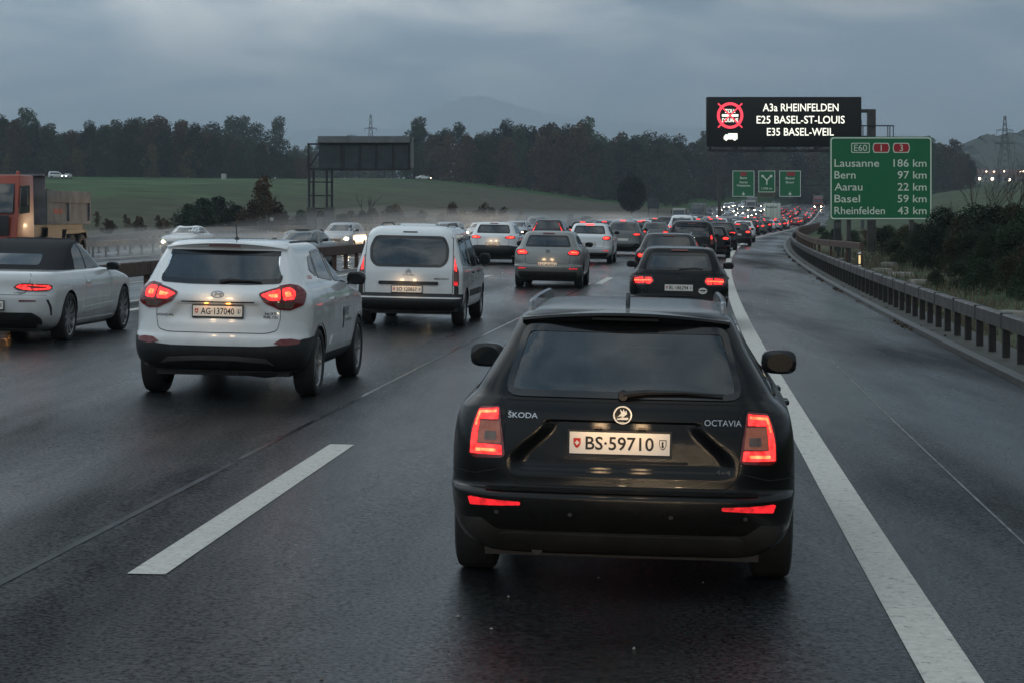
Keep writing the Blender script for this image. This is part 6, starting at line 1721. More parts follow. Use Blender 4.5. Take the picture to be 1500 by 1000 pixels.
def small_gantry():
    Y = 340.0; s = Y / F
    def X(px): return (px - 750) * s
    def Z(py): return CAMH + (HZ - py) * s
    inv = Vector((X(1054), Y, 0)); g = ground_z(X(1054), Y)
    root = empty('sign_gantry', inv, 0, 'distant gantry with three small green lane signs over the queue', 'sign gantry')
    mb = MB(); mb.box(-.25, .25, .3, .8, g - .3, Z(255)); mb.build('post', 'steel', root)
    mb = MB(); mb.box(X(1262) - inv.x, X(1262) + .5 - inv.x, .3, .8, g - .3, Z(255)); mb.build('post', 'steel', root)
    for py in (272, 262):
        mb = MB(); mb.box(0, X(1264) - inv.x, .35, .6, Z(py) - .12, Z(py) + .12); mb.build('beam', 'steel', root)
    for i, (a, b) in enumerate(((1073, 1105), (1111, 1135.5), (1141.5, 1173))):
        lo = 288.5 if i != 1 else 282
        p = flat(root, 'lane_sign', [(X(a), Z(lo)), (X(b), Z(lo)), (X(b), Z(250.5)), (X(a), Z(250.5))], Y, 'sign_green', inv=inv, th=.1)
        e = .9
        flat(p, 'sign_border', [(X(a), Z(lo)), (X(b), Z(lo)), (X(b), Z(250.5)), (X(a), Z(250.5))], Y - .01, 'sign_white', hole=[(X(a + e), Z(lo - e)), (X(b - e), Z(lo - e)), (X(b - e), Z(250.5 + e)), (X(a + e), Z(250.5 + e))], inv=inv)
        cx = (a + b) / 2; y = -.02
        if i == 1:
            m = MB()
            def bar(p0, p1, w, yy):
                p0 = Vector(p0); p1 = Vector(p1); d = (p1 - p0).normalized(); q = Vector((-d.y, d.x)) * w
                m.add([(X(cx + v.x) - inv.x, yy, Z(v.y)) for v in (p0 + q, p0 - q, p1 - q, p1 + q)], [(0, 1, 2, 3)])
            bar((0, 271), (0, 264), 1.0, y); bar((0, 264.5), (-6, 258), .9, y - .004); bar((0, 264.5), (6, 258), .9, y - .008)
            for q in (-6, 6): m.add([(X(cx + q * 1.05 + 2 * cos(k * pi / 4)) - inv.x, y - .012, Z(258.3 + 2 * sin(k * pi / 4))) for k in range(8)], [tuple(range(8))])
            m.build('fork_arrow', 'sign_white', p)
            t = MB(); add_text(t, '1100 m', X(cx) - inv.x, Z(276.5), 15 * s, 3.2 * s, y, bold=.02); t.build('lettering', 'sign_white', p)
            q = flat(root, 'supplementary_plate', [(X(a), Z(289)), (X(b), Z(289)), (X(b), Z(282.5)), (X(a), Z(282.5))], Y, 'dead_grass', inv=inv, th=.1)
            t = MB(); add_text(t, 'Verkehr', X(cx) - inv.x, Z(285.8), 20 * s, 3.6 * s, y, bold=.02); t.build('lettering', 'ink', q)
        else:
            for tx, py, w, h in ((('Bern', 261, 10, 3.3), ('Aarau', 267.3, 12, 3.3), ('Wettingen', 272.2, 20, 3.3)) if i == 0 else (('Basel', 261.5, 13, 3.3), ('Brugg', 267.5, 12, 3.3))):
                t = MB(); add_text(t, tx, X(cx) - inv.x, Z(py), w * s, h * s, y, bold=.02); t.build('lettering', 'sign_white', p)
            flat(p, 'route_badge', rrect(X(cx - 4.5), X(cx + 4.5 + i * 1.5), Z(257.8), Z(252.8), .12, 2), Y - .02, 'sign_red', inv=inv)
            m = MB(); m.add([(X(cx + a_) - inv.x, y, Z(b_)) for a_, b_ in ((-.7, 281.5), (.7, 281.5), (.7, 284), (3, 284), (0, 286.8), (-3, 284), (-.7, 284))], [tuple(range(7))]); m.build('arrow', 'sign_white', p)
small_gantry()

def back_sign():
    Y = 160.0; s = Y / F
    def X(px): return (px - 750) * s
    def Z(py): return CAMH + (HZ - py) * s
    inv = Vector((X(469), Y, 0)); g = ground_z(X(469), Y)
    root = empty('variable_message_sign', inv, 0, 'overhead sign seen from behind, grey back panels, on a lattice post left of centre', 'road sign')
    def B(name, a, b, y0, y1, c, d, m, parent=root, bevel=0):
        mb = MB(); mb.box(X(a) - inv.x, X(b) - inv.x, y0, y1, Z(d), Z(c)); return mb.build(name, m, parent, bevel=bevel)
    box = B('display_box', 466.5, 601.5, .15, .9, 201, 250, 'sign_back', bevel=.02)
    B('hood', 466, 603, -.30, .15, 200, 209.5, 'sign_hood', box)
    B('side_cheek', 601.5, 605, -.30, .9, 201, 246, 'sign_hood', box)
    for a in (501.5, 526, 549.5, 574.5, 598): B('back_rib', a, a + 2.6, .0, .16, 209.8, 250, 'plastic_black', box)
    B('back_rib', 468, 601, -.02, .14, 210, 212, 'plastic_black', box); B('back_rib', 500, 601, -.02, .14, 247.5, 250, 'plastic_black', box)
    for a, b in ((469, 499), (504.3, 525.5), (528.8, 549), (552.3, 574), (577.3, 597.5)): B('back_panel', a, b, .06, .16, 213, 247, 'sign_back', box)
    for a in (450.5, 456.5, 476.5, 483.5):
        B('post', a, a + 3.4, .3 + (a > 455) * .3 * (a < 470) + (a > 480) * .3, .5 + (a > 455) * .3 * (a < 470) + (a > 480) * .3, 246, 345, 'steel_dark')
    for a, b, c, d in ((450, 488, 246, 249.5), (450, 488, 266, 268), (450, 488, 286, 288), (450, 488, 305, 307), (449.5, 469, 210, 212.5), (449.5, 453, 210, 247)): B('brace', a, b, .35, .45, c, d, 'steel_dark')
    mb = MB(); mb.tube([(X(451) - inv.x, .4, Z(246)), (X(474) - inv.x, .4, Z(214))], .07, 6); mb.build('diagonal_brace', 'steel_dark', root)
    for a, b in ((449, 462), (474, 489)): B('footing', a, b, .1, 1.0, 304, 350, 'concrete')
    B('control_cabinet', 464, 473, .1, .7, 318, 350, 'sign_hood')
back_sign()

# reflector post (delineator), headlight return put in as emission, sign post stubs, rocks
def delineator(px, Y, py_top):
    X = (px - 750) / F * Y; g = ground_z(X, Y); h = CAMH + (HZ - py_top) / F * Y - g
    root = empty('delineator_post', (X, Y, g), 0, 'short black and white marker post with glowing reflector behind the right barrier', 'marker post')
    mb = MB(); mb.prism([(-.06, 0), (.06, 0), (.055, h), (-.055, h - .04)], lambda a, b, d: (a, d, b), -.02, .03); mb.build('post_body', 'plate_white', root)
    mb = MB(); mb.box(-.064, .064, -.024, .034, h * .45, h * .9); mb.build('black_band', 'plastic_black', root)
    mb = MB(); mb.box(-.035, .035, -.03, -.025, h * .5, h * .85); mb.build('reflector', 'reflector_amber', root)
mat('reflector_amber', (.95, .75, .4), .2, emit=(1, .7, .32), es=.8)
delineator(1259, 74, 369)
for i, (px, Y, py) in enumerate(((1228, 99, 327), (1235, 98, 355))):
    X = (px - 750) / F * Y; g = ground_z(X, Y); h = CAMH + (HZ - py) / F * Y - g
    o = empty('marker_pole', (X, Y, g), 0, ['slim grey pole with pale cap under the left edge of the green sign', 'short grey stub pole beside the slim pole under the green sign'][i], 'pole')
    mb = MB(); mb.tube([(0, 0, 0), (0, 0, h)], .05, 8); mb.build('pole', 'steel_dark', o); mb = MB(); mb.box(-.12, .12, -.06, .06, h - .25, h + .02); mb.build('cap', 'concrete', o)
# billboard behind the round tree, box in the field
for nm, px, py0, py1, w, Y, lb in (('hoarding', 957, 291, 306, 17, 430, 'small grey board standing in the grass right of the round tree'), ('white_cabin', 327, 255, 265, 6, 560, 'tiny white cabin at the edge of the left wood'), ('small_notice', 398, 319, 324, 5, 180, 'tiny pale notice board below the brown shrub')):
    X = (px - 750) / F * Y; s = Y / F; g = ground_z(X, Y); zt = CAMH + (HZ - py0) * s
    zt = max(zt, g + 1.2); h = (py1 - py0) * s
    o = empty(nm, (X, Y, g), 0, lb, 'board' if nm != 'white_cabin' else 'cabin')
    mb = MB(); mb.box(-w * s / 2, w * s / 2, -.1, .1 if nm != 'white_cabin' else 2.5, zt - h - g, zt - g); mb.build('panel' if nm != 'white_cabin' else 'wall', 'sign_back' if nm == 'hoarding' else 'wall_pale', o, bevel=.03)
    for sx in (-1, 1):
        mb = MB(); mb.box(sx * w * s * .4 - .06, sx * w * s * .4 + .06, .1, .2, -.3, zt - h - g + .3); mb.build('leg', 'steel_dark', o)

# ================================================================== trees, shrubs, hills
def leaf_quads(mb, c, r, n, size, rg, flat_=.8, mi=0, shell=.55):
    for _ in range(n):
        while True:
            d = Vector((rg.gauss(0, 1), rg.gauss(0, 1), rg.gauss(0, 1)))
            if d.length > .01: break
        d.normalize(); q = rg.uniform(shell, 1.05)
        p = Vector((c[0] + d.x * r[0] * q, c[1] + d.y * r[1] * q, c[2] + d.z * r[2] * q))
        a = Vector((rg.gauss(0, 1), rg.gauss(0, 1), rg.gauss(0, .6))).normalized()
        b = a.cross(Vector((rg.gauss(0, 1), rg.gauss(0, 1), rg.gauss(0, 1))).normalized())
        if b.length < .1: continue
        b.normalize(); s = size * rg.uniform(.6, 1.35); a *= s * .5; b *= s * .36
        mb.add([p - a, p + b * .9, p + a, p - b], [(0, 1, 2, 3)], mi)
def limbs(mb, H, r0, rg, n=7, spread=.35, zmin=.18, tilt=.0):
    top = Vector((rg.uniform(-.04, .04) * H, rg.uniform(-.04, .04) * H, H * .86))
    pts = [Vector((0, 0, -.3)), Vector((rg.uniform(-.01, .01) * H, 0, H * .3)), Vector((rg.uniform(-.03, .03) * H, rg.uniform(-.02, .02) * H, H * .6)), top]
    mb.tube(pts, [r0, r0 * .75, r0 * .45, r0 * .1], 7)
    out = []
    for i in range(n):
        z = H * (zmin + (.75 - zmin) * i / n); a = rg.uniform(0, 2 * pi); L = H * spread * rg.uniform(.7, 1.1) * (1 - .45 * i / n)
        b = Vector((0, 0, z)); m = b + Vector((cos(a) * L * .5, sin(a) * L * .5, L * .35)); e = b + Vector((cos(a) * L, sin(a) * L, L * .75))
        mb.tube([b, m, e], [r0 * .38, r0 * .22, r0 * .05], 5, cap=False); out.append((m, e))
    return out
def broad_tree(H, W, seed, leaf, n=4200, size=.55, low=.03, name='broadleaf_tree', nb=20, bark='bark'):
    rg = random.Random(seed); root = empty(name)
    t = MB(); limbs(t, H, H * .018, rg); t.build('trunk', bark, root)
    m = MB(); cs = []
    for i in range(nb):
        z = low + (1 - low) * (i + .5) / nb
        prof = (sin(pi * min(1, (z * .92 + .12))) ** .6) * .5
        a = rg.uniform(0, 2 * pi); q = rg.uniform(.25, 1) * W * prof * .85
        rr_ = W * rg.uniform(.17, .27) * (1.1 - .35 * z)
        cs.append(((q * cos(a), q * sin(a), H * z * .96), (rr_, rr_, rr_ * .85)))
    for c, r in cs: leaf_quads(m, c, r, n // nb, size, rg)
    m.build('crown', leaf, root)
    return root
def conifer(H, W, seed, leaf='leaf_conifer', n=2600, size=.6):
    rg = random.Random(seed); root = empty('conifer_tree')
    t = MB(); t.tube([(0, 0, -.3), (0, 0, H * .98)], [H * .014, .03], 6); t.build('trunk', 'bark', root)
    m = MB(); L_ = 16
    for i in range(n):
        k = rg.random() ** .8; z = H * (.05 + .95 * k); lay = (z / H * L_) % 1
        r = W * .5 * (1 - k) ** .85 * (1.0 - .45 * lay) * rg.uniform(.25, 1.05) + .1; a = rg.uniform(0, 2 * pi)
        p = Vector((r * cos(a), r * sin(a), z - r * .25)); d = Vector((cos(a), sin(a), -.35)).normalized() * size * .6; q = Vector((-sin(a), cos(a), rg.uniform(-.4, .4))) * size * .3
        m.add([p - d, p + q, p + d, p - q], [(0, 1, 2, 3)])
    m.build('crown', leaf, root); return root
def bare_tree(H, W, seed, name='bare_tree', depth=4, mat_='twig', r0=None, up=.55, k3=3):
    rg = random.Random(seed); root = empty(name); t = MB(); m = MB()
    def br(p, d, L, r, lv):
        e = p + d * L; mid = p + d * L * .5 + Vector((rg.uniform(-.05, .05), rg.uniform(-.05, .05), .02)) * L
        (t if lv < 2 else m).tube([p, mid, e], [r, r * .8, r * .55], 5 if lv < 2 else 3, cap=False)
        if lv >= depth: return
        for _ in range(k3 if lv else k3 + 2):
            a = rg.uniform(0, 2 * pi); q = rg.uniform(.35, .85)
            nd = (d + Vector((cos(a), sin(a), rg.uniform(-.1, .5))) * q * (W / H) * 1.4).normalized(); nd.z = abs(nd.z) * .8 + .15
            br(p + (e - p) * rg.uniform(.45, 1.0), nd.normalized(), L * rg.uniform(.55, .78), r * .5, lv + 1)
    r0 = r0 or H * .016
    br(Vector((0, 0, -.2)), Vector((0, 0, 1)), H * .36, r0, 0)
    t.build('trunk', mat_, root); m.build('crown', mat_, root); return root
def put(root, px, Y, label, cat, group=None, sc=1.0, rz=None, used=set(), dz=0.0, X=None):
    if id(root) in used: o = copy_tree(root)
    else: o = root; used.add(id(root))
    if X is None: X = (px - 750) / F * Y
    o.location = (X, Y, ground_z(X, Y) + dz - .05)
    o.rotation_euler = (0, 0, rg0.uniform(0, 6.28) if rz is None else rz)
    o.scale = (sc * rg0.uniform(.92, 1.1),) * 2 + (sc,)
    if 'group' in o: del o['group']
    tag(o, label, cat, group); return o
rg0 = random.Random(21)
TR = {'green': [broad_tree(17, 11, 1, 'leaf_green'), broad_tree(15, 12, 2, 'leaf_green')],
      'dark': [broad_tree(18, 11, 3, 'leaf_dark'), broad_tree(16, 10, 4, 'leaf_dark')],
      'olive': [broad_tree(15, 11, 5, 'leaf_olive'), broad_tree(17, 10, 6, 'leaf_olive')],
      'brown': [broad_tree(15, 10, 7, 'leaf_brown', n=3200), broad_tree(13, 10, 8, 'leaf_brown', n=3000)],
      'gold': [broad_tree(11, 9, 9, 'leaf_gold', n=1500)],
      'fir': [conifer(20, 8, 10), conifer(17, 7, 11)],
      'bare': [bare_tree(17, 12, 12), bare_tree(15, 12, 13)]}
adj = {'green': 'mid green broadleaf', 'dark': 'dark green broadleaf', 'olive': 'olive green broadleaf', 'brown': 'brown autumn', 'gold': 'low golden autumn', 'fir': 'dark pointed fir', 'bare': 'bare leafless'}
def grow(kind, px, Y, h, where):
    p = rg0.choice(TR[kind]); base = {'green': 16, 'dark': 17, 'olive': 16, 'brown': 14, 'gold': 11, 'fir': 18.5, 'bare': 16}[kind]
    put(p, px, Y, f'{adj[kind]} tree {where}', 'tree', f'{adj[kind]} trees {where}', sc=h / base)
def top_at(px, tab): return interp(tab, px)
LT = [(-60, 172), (20, 164), (50, 165), (62, 188), (110, 188), (150, 176), (210, 174), (260, 176), (300, 184), (330, 198), (370, 200), (400, 215), (440, 222)]
px = -70
while px < 445:
    for row, Y in enumerate((650, 690, 735)):
        x = px + row * 5 + rg0.uniform(-5, 5); t = top_at(x, LT) + 4
        z = CAMH + (HZ - t) / F * Y; X = (x - 750) / F * Y; h = (z - ground_z(X, Y)) * rg0.uniform(.82, 1.06) if row < 2 else (z - ground_z(X, Y)) * rg0.uniform(.9, 1.03)
        if h < 4: continue
        kind = rg0.choices(['green', 'dark', 'olive', 'brown', 'fir', 'bare'], [3, 5, 3.5, 2.8, .3 if x > 60 else 5, 1.6])[0]
        grow(kind, x, Y + rg0.uniform(-12, 12), h, 'in the wood on the left')
    px += 15.5
for x, h in ((112, 9), (222, 10), (278, 9), (12, 7)): grow('gold', x, 640, h, 'at the front of the left wood')
for x in range(310, 425, 17): grow('bare' if rg0.random() < .6 else 'green', x + rg0.uniform(-4, 4), 860, 24, 'rising behind the left wood')
# gap: lower, farther trees and bare ones on the skyline
GT = [(420, 222), (470, 210), (520, 204), (560, 200), (600, 196)]
px = 425
while px < 615:
    Y = rg0.uniform(960, 1040); z = CAMH + (HZ - top_at(px, GT)) / F * Y; X = (px - 750) / F * Y
    grow(rg0.choice(['dark', 'green', 'olive', 'bare']), px, Y, max(8, (z - ground_z(X, Y)) * rg0.uniform(.8, 1.05)), 'in the distant dip left of centre'); px += 9
for x, t in ((575, 176), (562, 184), (588, 182)):
    Y = 800; z = CAMH + (HZ - t) / F * Y; X = (x - 750) / F * Y; grow('bare', x, Y, z - ground_z(X, Y), 'against the sky by the small pylon')
CT = [(600, 178), (640, 190), (680, 186), (715, 195), (745, 180), (790, 192), (850, 181), (880, 200), (930, 196), (985, 206), (1040, 200), (1100, 200), (1200, 205), (1290, 212), (1365, 205), (1395, 210), (1420, 232), (1450, 250)]
px = 606
while px < 1440:
    for row, Y in enumerate((665, 705, 760) if px < 1000 else (760, 790, 830)):
        x = px + row * 5 + rg0.uniform(-5, 5); t = top_at(x, CT) + (0 if row else 6)
        z = CAMH + (HZ - t) / F * Y; X = (x - 750) / F * Y; h = (z - ground_z(X, Y)) * rg0.uniform(.86, 1.05)
        kind = rg0.choices(['green', 'dark', 'olive', 'brown', 'fir', 'bare'], [2.5, 4, 3.5, 4.5, .4, 2.0])[0]
        grow(kind, x, Y + rg0.uniform(-10, 10), max(6, h), 'in the long wood behind the queue' if px < 1000 else 'in the wood behind the overhead signs')
    px += 19
# round dark tree
rt = empty('round_tree')
rgq = random.Random(77)
t = MB(); t.tube([(0, 0, -.2), (0, 0, 3.2)], [.16, .12], 8); t.build('trunk', 'bark', rt)
m = MB(); leaf_quads(m, (0, 0, 5.6), (3.0, 3.0, 3.7), 5200, .34, rgq, shell=.72); leaf_quads(m, (0, 0, 5.6), (2.6, 2.6, 3.3), 2600, .5, rgq, shell=.3); mat('leaf_deep', (.010, .014, .010), .9, noise=.4, nscale=2, spec=.1); m.build('crown', 'leaf_deep', rt)
Yr = 440; X = (925 - 750) / F * Yr; rt.location = (X, Yr, CAMH + (HZ - 308) / F * Yr - 2.2); tag(rt, 'small dark round-crowned tree on a thin stem beside the road', 'tree')
# shrubs on the left bank
def shrub(H, W, seed, leaf, n=2600, size=.16, name='shrub', bark='bark'):
    return broad_tree(H, W, seed, leaf, n=n, size=size, low=.12, name=name, nb=14, bark=bark)
SH = {'dark': [shrub(4.2, 5.0, 31, 'leaf_dark', size=.28), shrub(3.6, 5.4, 32, 'leaf_dark', size=.28)], 'brown': [shrub(4.0, 3.6, 33, 'leaf_brown', n=1700, size=.22), shrub(2.6, 3.6, 34, 'leaf_brown', n=1500, size=.22)], 'olive': [shrub(2.8, 3.8, 35, 'leaf_olive', n=1800, size=.24)]}
def sh(kind, px, Y, h, label, group=None):
    p = rg0.choice(SH[kind]); b = {'dark': 3.9, 'brown': 3.3, 'olive': 2.8}[kind]
    put(p, px, Y, label, 'shrub', group, sc=h / b)
for i, (px, h) in enumerate(((278, 3.0), (300, 3.6), (322, 3.3), (345, 3.0))): sh('dark', px, 205 + i * 2, h, ['leftmost', 'tallest', 'broad', 'rightmost'][i] + ' of four dark shrubs in the clump above the white saloon')
for i, (px, h) in enumerate(((372, 4.0), (388, 4.6), (406, 3.8))): sh('brown', px, 200 + i * 3, h, ['left', 'tallest', 'right'][i] + ' brown leafless looking shrub between the dark clump and gantry post')
for px in (440, 448, 470, 500): sh('dark', px, 215, 2.2, 'low dark shrub at the foot of the lattice post', 'low dark shrubs around the lattice post')
put(bare_tree(5.6, 2.2, 41, name='young_tree', depth=3), 536, 190, 'thin brown young tree right of the lattice post', 'tree')
for i in range(46):
    px = rg0.uniform(500, 880); Y = rg0.uniform(235, 320); k = rg0.choice(['brown', 'brown', 'olive', 'dark'])
    sh(k, px, Y, rg0.uniform(1.6, 3.0) * (1 if px < 760 else .7), f'low {dict(brown="brown", olive="olive", dark="dark green")[k]} shrub on the scrubby bank beyond the queue', f'low {k} shrubs on the scrubby bank')
for i in range(14):
    px = rg0.uniform(140, 270); Y = rg0.uniform(190, 260)
    sh('brown', px, Y, rg0.uniform(.8, 1.3), 'very low brown bush on the bare bank right of the tipper lorry', 'very low brown bushes right of the tipper lorry')
# right side: dark thicket close to the road
RB = {'dark': [shrub(3.6, 3.8, 51, 'leaf_dark', n=9000, size=.11), shrub(3.2, 4.2, 52, 'leaf_dark', n=9000, size=.11)], 'olive': [shrub(3.2, 3.4, 53, 'leaf_olive', n=6500, size=.11)], 'brown': [shrub(3.0, 3.2, 54, 'leaf_brown', n=5000, size=.10)]}
def rb(kind, px, Y, top, label, group=None):
    X = (px - 750) / F * Y; h = CAMH + (HZ - top) / F * Y - ground_z(X, Y)
    put(rg0.choice(RB[kind]), px, Y, label, 'shrub', group, sc=max(.5, h) / 3.25)
GRP = {'dark': 'dark green shrubs in the thicket on the right', 'olive': 'olive shrubs in the thicket on the right', 'brown': 'brown shrubs in the thicket on the right'}
for px, Y, tp_, k in ((1300, 108, 332, 'dark'), (1326, 104, 330, 'olive'), (1350, 101, 330, 'dark'), (1382, 90, 308, 'dark'), (1408, 86, 310, 'brown'), (1432, 82, 304, 'dark'), (1460, 78, 306, 'dark'), (1488, 74, 300, 'olive'), (1520, 70, 305, 'dark'), (1550, 66, 305, 'dark'),
                    (1312, 90, 352, 'dark'), (1338, 86, 345, 'dark'), (1366, 82, 340, 'dark'), (1398, 74, 345, 'olive'), (1425, 70, 345, 'dark'), (1455, 66, 340, 'dark'), (1485, 63, 340, 'dark'), (1520, 60, 335, 'brown'),
                    (1372, 62, 395, 'dark'), (1405, 60, 385, 'dark'), (1440, 57, 380, 'dark'), (1475, 55, 375, 'olive'), (1512, 53, 372, 'dark'), (1545, 50, 365, 'dark'),
                    (1285, 128, 335, 'dark'), (1250, 137, 338, 'dark'), (1222, 150, 336, 'dark'), (1205, 172, 334, 'dark'), (1340, 125, 326, 'olive'), (1265, 148, 334, 'brown')):
    rb(k, px, Y, tp_, {'dark': 'dark green shrub', 'olive': 'olive green shrub', 'brown': 'brown leaved shrub'}[k] + ' in the thicket right of the road', GRP[k])
put(bare_tree(6.0, 3.4, 61, depth=5, name='bare_tree', r0=.06), 1440, 88, 'thin bare tree rising out of the thicket below the far field', 'tree')
put(bare_tree(6.4, 3.4, 62, depth=5, name='bare_tree', r0=.06), 1485, 84, 'bare twiggy tree at the right edge of the picture', 'tree')
put(bare_tree(4.6, 2.6, 63, depth=4, name='young_tree', r0=.05), 1402, 96, 'small dark sapling standing up from the thicket near the green sign', 'tree')
# dead grass bank, stones, ivy and leaf litter behind the right barrier
mb = MB(); rg = random.Random(8)
for _ in range(8000):
    Y = rg.uniform(22, 118); o = 3.9 + abs(rg.gauss(0, 1)) * 2.6
    cl = sin(Y * .55 + o) + sin(Y * .21 - o * 1.7)
    if cl < -.3: continue
    x = line_x(Y) + o; z = ground_z(x, Y); h = rg.uniform(.10, .34); a = rg.uniform(0, 6.28); w = .012 + Y * .0002
    lx, ly = rg.uniform(-.12, .12), rg.uniform(-.12, .12)
    mb.add([(x - w * cos(a), Y - w * sin(a), z), (x + w * cos(a), Y + w * sin(a), z), (x + lx, Y + ly, z + h)], [(0, 1, 2)])
g = mb.build('dead_grass', 'dead_grass'); tag(g, 'pale dead grass tufts behind the right crash barrier', 'grass', kind='stuff')
mb = MB()
for _ in range(6500):
    Y = rg.uniform(34, 120); o = 2.93 + abs(rg.gauss(0, 1)) * .10 - .16 * (sin(Y * .7) > .3) * rg.random()
    if sin(Y * .9) + sin(Y * .37 + 1) < -.9: continue
    p = P(o, Y, rg.uniform(.0, .06)); s = rg.uniform(.01, .028); a = Vector((rg.gauss(0, 1), rg.gauss(0, 1), rg.gauss(0, .5))).normalized() * s; b = a.cross(Vector((rg.gauss(0, 1), rg.gauss(0, 1), 1)).normalized())
    mb.add([p - a, p + b, p + a, p - b], [(0, 1, 2, 3)])
g = mb.build('weeds', 'leaf_brown'); tag(g, 'weeds and leaf litter along the foot of the right barrier', 'weeds', kind='stuff')
def stone_slab(px, py, Y, w, h, label):
    X = (px - 750) / F * Y; z = ground_z(X, Y); rgs = random.Random(int(px)); mb = MB(); n = 9
    o1 = [(w / 2 * cos(2 * pi * k / n) * rgs.uniform(.8, 1.1), .5 * sin(2 * pi * k / n) * rgs.uniform(.8, 1.1)) for k in range(n)]
    mb.prism(o1, lambda a, b, d: (a * (1 - .25 * d), b * (1 - .2 * d), d * h), -.3, 1.0)
    o = mb.build('limestone_block', 'stone', bevel=.04); o.location = (X, Y, z); tag(o, label, 'stone')
for i, (px, Y, w, h) in enumerate(((1292, 78, 1.0, .20), (1318, 74, 1.1, .16), (1240, 97, 1.0, .2), (1303, 88, .9, .2), (1425, 47, .8, .14), (1478, 44, .9, .15), (1345, 66, .9, .14))):
    stone_slab(px, 0, Y, w, h, ['pale stone block nearest the marker post', 'flat pale stone right of the marker post', 'pale stone at the foot of the slim pole', 'pale stone under the green sign posts', 'pale stone above the barrier near the right edge', 'rightmost pale stone behind the barrier', 'small pale stone in the grass below the thicket'][i])

# hills
def ridge(name, Y0, tab, depth, m, seed, bump=6, step=6):
    rg = random.Random(seed); mb = MB(); vs = []; xs = []
    a, b = tab[0][0], tab[-1][0]; px = a
    while px <= b: xs.append(px); px += step
    rows = [(-.5, 0), (-.38, .18), (-.26, .42), (-.14, .70), (-.05, .92), (0, 1.0), (.12, .9), (.5, 0)]
    for fy, fz in rows:
        for px in xs:
            Y = Y0 + fy * depth; X = (px - 750) / F * Y0
            zt = CAMH + (HZ - interp(tab, px)) / F * Y0; zb = -1
            vs.append((X + rg.uniform(-4, 4), Y, zb + (zt - zb) * fz + (rg.uniform(-1, 1) * bump * (fz > .1))))
    n = len(xs); mb.add(vs, [(i * n + k, i * n + k + 1, (i + 1) * n + k + 1, (i + 1) * n + k) for i in range(len(rows) - 1) for k in range(n - 1)])
    o = mb.build(name, m); o['kind'] = 'structure'; return o
ridge('hill', 5600, [(500, 225), (560, 205), (600, 183), (625, 166), (650, 152), (680, 143), (705, 141), (730, 148), (765, 158), (810, 168), (870, 176), (950, 182), (1040, 188), (1150, 190), (1250, 194), (1400, 202), (1600, 215)], 1800, 'hill_wood', 1, bump=5)
ridge('distant_ridge', 6000, [(-200, 200), (0, 202), (200, 200), (350, 197), (420, 192), (480, 188), (540, 190), (620, 186), (760, 190), (900, 195)], 900, 'hill_wood', 2, bump=3, step=14)
ridge('hill', 1750, [(1290, 262), (1380, 246), (1418, 224), (1436, 206), (1470, 200), (1500, 197), (1560, 192), (1640, 200), (1800, 235)], 900, 'hill_wood', 3, bump=5, step=3)

# pylons
def pylon(px, Y, py_top, w, label):
    X = (px - 750) / F * Y; g = ground_z(X, Y); H = CAMH + (HZ - py_top) / F * Y - g; o = empty('electricity_pylon', (X, Y, g), 0, label, 'pylon')
    mb = MB(); r = .10 * Y / 900
    def wd(t): return w * (.5 * (1 - t) ** 1.3 + .05)
    N_ = 12; lv = [i / N_ for i in range(N_ + 1)]
    for sx in (-1, 1):
        for sy in (-1, 1):
            mb.tube([(sx * wd(t), sy * wd(t), H * t) for t in lv], r, 4)
    for i in range(N_):
        a, b = lv[i], lv[i + 1]
        for s in (-1, 1):
            mb.tube([(-wd(a), s * wd(a), H * a), (wd(b), s * wd(b), H * b)], r * .6, 3); mb.tube([(wd(a), s * wd(a), H * a), (-wd(b), s * wd(b), H * b)], r * .6, 3)
            mb.tube([(s * wd(a), -wd(a), H * a), (s * wd(b), wd(b), H * b)], r * .6, 3)
    mb.build('lattice_mast', 'steel_dark', o)
    for t, l in ((.78, .9), (.66, 1.15)) if w < 5 else ((.80, 1.0), (.62, 1.2)):
        mb = MB(); mb.tube([(-w * .5 * l, 0, H * t), (0, 0, H * t + .6), (w * .5 * l, 0, H * t)], r, 4); mb.tube([(-w * .5 * l, 0, H * t), (w * .5 * l, 0, H * t)], r, 4)
        for s in (-1, 1): mb.tube([(s * w * .48 * l, 0, H * t), (s * w * .48 * l, 0, H * t - 2)], r * .8, 4)
        mb.build('cross_arm', 'steel_dark', o)
pylon(1472, 620, 170, 5.0, 'tall lattice electricity pylon on the right in front of the far hill')
pylon(543, 1500, 168, 9.0, 'small distant lattice pylon above the grey sign back')

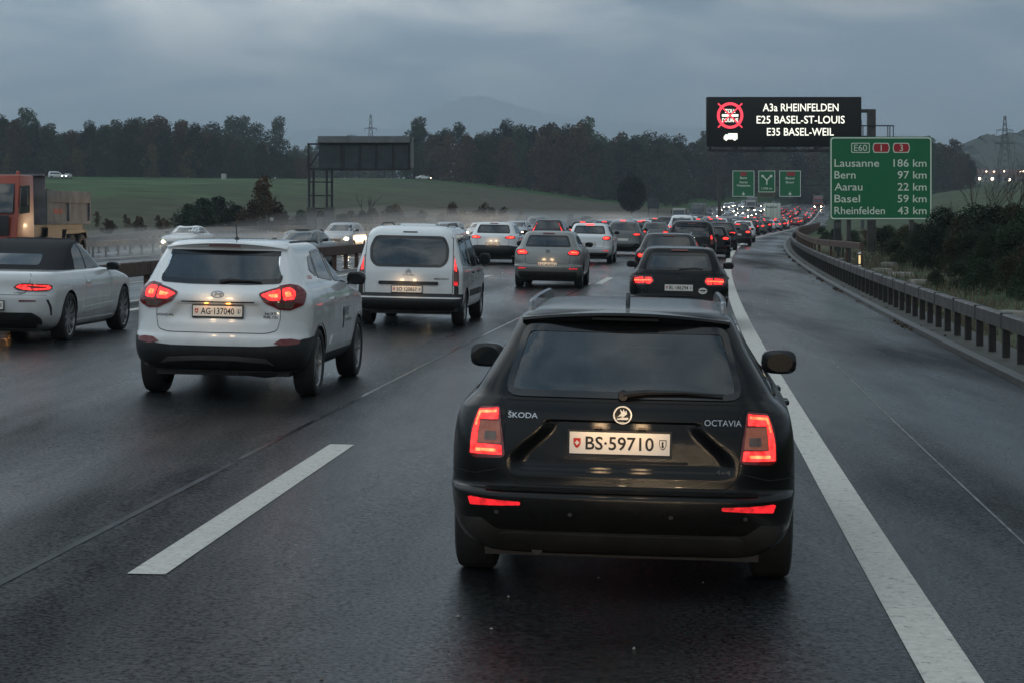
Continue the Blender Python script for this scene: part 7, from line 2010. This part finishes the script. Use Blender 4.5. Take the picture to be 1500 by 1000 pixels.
# village lights on the slope to the right
rgh = random.Random(4)
def slope_z(px, Y):
    tab = [(1290, 262), (1380, 246), (1418, 224), (1436, 206), (1470, 200), (1500, 197), (1560, 192), (1640, 200), (1800, 235)]
    fy = (Y - 1750) / 900; fz = interp([(-.5, 0), (-.38, .18), (-.26, .42), (-.14, .70), (-.05, .92), (0, 1.0)], fy)
    zt = CAMH + (HZ - interp(tab, px)) / F * 1750
    return max(-1 + (zt + 1) * fz, interp(RIGHT, math.hypot((px - 750) / F * Y, Y)))
for i in range(26):
    px = 1420 + (i % 13) * 6.6 + rgh.uniform(-3.2, 3.2); Y = (1390 if i < 13 else 1480) + rgh.uniform(-30, 40); X = (px - 750) / F * Y; g = slope_z(px, Y) - 1; w = rgh.uniform(10, 16); h = rgh.uniform(5, 8)
    o = empty('house', (X, Y, g), rgh.uniform(-.4, .4), 'far village house with pale walls on the slope below the right hill', 'house', 'far village houses below the right hill')
    mb = MB(); mb.box(-w / 2, w / 2, -4, 4, -5, h); wl = mb.build('wall', 'wall_far', o)
    mb = MB(); mb.add([(-w / 2 - .5, -4.6, h), (w / 2 + .5, -4.6, h), (w / 2 + .5, 4.6, h), (-w / 2 - .5, 4.6, h), (-w / 2, 0, h + 3.4), (w / 2, 0, h + 3.4)], [(0, 1, 5, 4), (2, 3, 4, 5), (0, 4, 3), (1, 2, 5)]); mb.build('roof', 'roof_tile', o)
    for k in range(3):
        x = (k - 1) * w * .3; mb = MB(); mb.box(x - .7, x + .7, -4.08, -4.0, h * .5, h * .5 + 1.4); mb.build('window', 'glow_window' if rgh.random() < .3 else 'glass_dark', o)
    if True:
        so = empty('street_lamp', (X + w * .7, Y - 14, slope_z(px, Y - 14)), 0, 'lit street lamp in the far village on the right', 'street lamp', 'lit street lamps in the far village')
        mb = MB(); mb.tube([(0, 0, -1), (0, 0, 8)], .12, 5); mb.build('pole', 'steel_dark', so); mb = MB(); mb.lathe([(-.3, .05), (-.25, .40), (.15, .45), (.25, .1)], 8, (0, 0, 8), axis='z'); mb.build('lamp_head', 'glow_window', so)

# haze: even, pale, around everything
mb = MB(); mb.box(-6200, 6200, -120, 6800, -3.0, 500)
hz = mb.build('haze', 'seam'); hz['kind'] = 'stuff'; tag(hz, 'thin damp evening haze over the whole valley', 'haze')
hm = bpy.data.materials.new('haze_air'); hm.use_nodes = True; t = hm.node_tree; t.nodes.clear()
o_ = t.nodes.new('ShaderNodeOutputMaterial'); pv = t.nodes.new('ShaderNodeVolumePrincipled')
pv.inputs['Color'].default_value = (.78, .88, 1.0, 1); pv.inputs['Density'].default_value = .00017; pv.inputs['Anisotropy'].default_value = .1
t.links.new(pv.outputs[0], o_.inputs['Volume']); hz.data.materials.clear(); hz.data.materials.append(hm)

# low cloud and rain mist hanging in the valley in front of the far hills
mb = MB(); sec = [(2100, 20), (2300, 60), (3400, 300), (3900, 430), (4400, 300), (5000, 60), (5050, 20)]
vs = [(x, y, z) for x in (-5900, 5900) for y, z in sec]; n = len(sec)
mb.add(vs, [(k, (k + 1) % n, n + (k + 1) % n, n + k) for k in range(n)] + [tuple(range(n)), tuple(reversed(range(n, 2 * n)))])
lc = mb.build('low_cloud', 'seam'); tag(lc, 'low rain cloud in front of the far hills', 'cloud', kind='stuff')
cm = bpy.data.materials.new('low_cloud_air'); cm.use_nodes = True; t = cm.node_tree; t.nodes.clear()
o_ = t.nodes.new('ShaderNodeOutputMaterial'); pv = t.nodes.new('ShaderNodeVolumePrincipled'); pv.inputs['Color'].default_value = (.80, .89, 1.0, 1); pv.inputs['Density'].default_value = .0011; pv.inputs['Anisotropy'].default_value = .1
t.links.new(pv.outputs[0], o_.inputs['Volume']); lc.data.materials.clear(); lc.data.materials.append(cm)
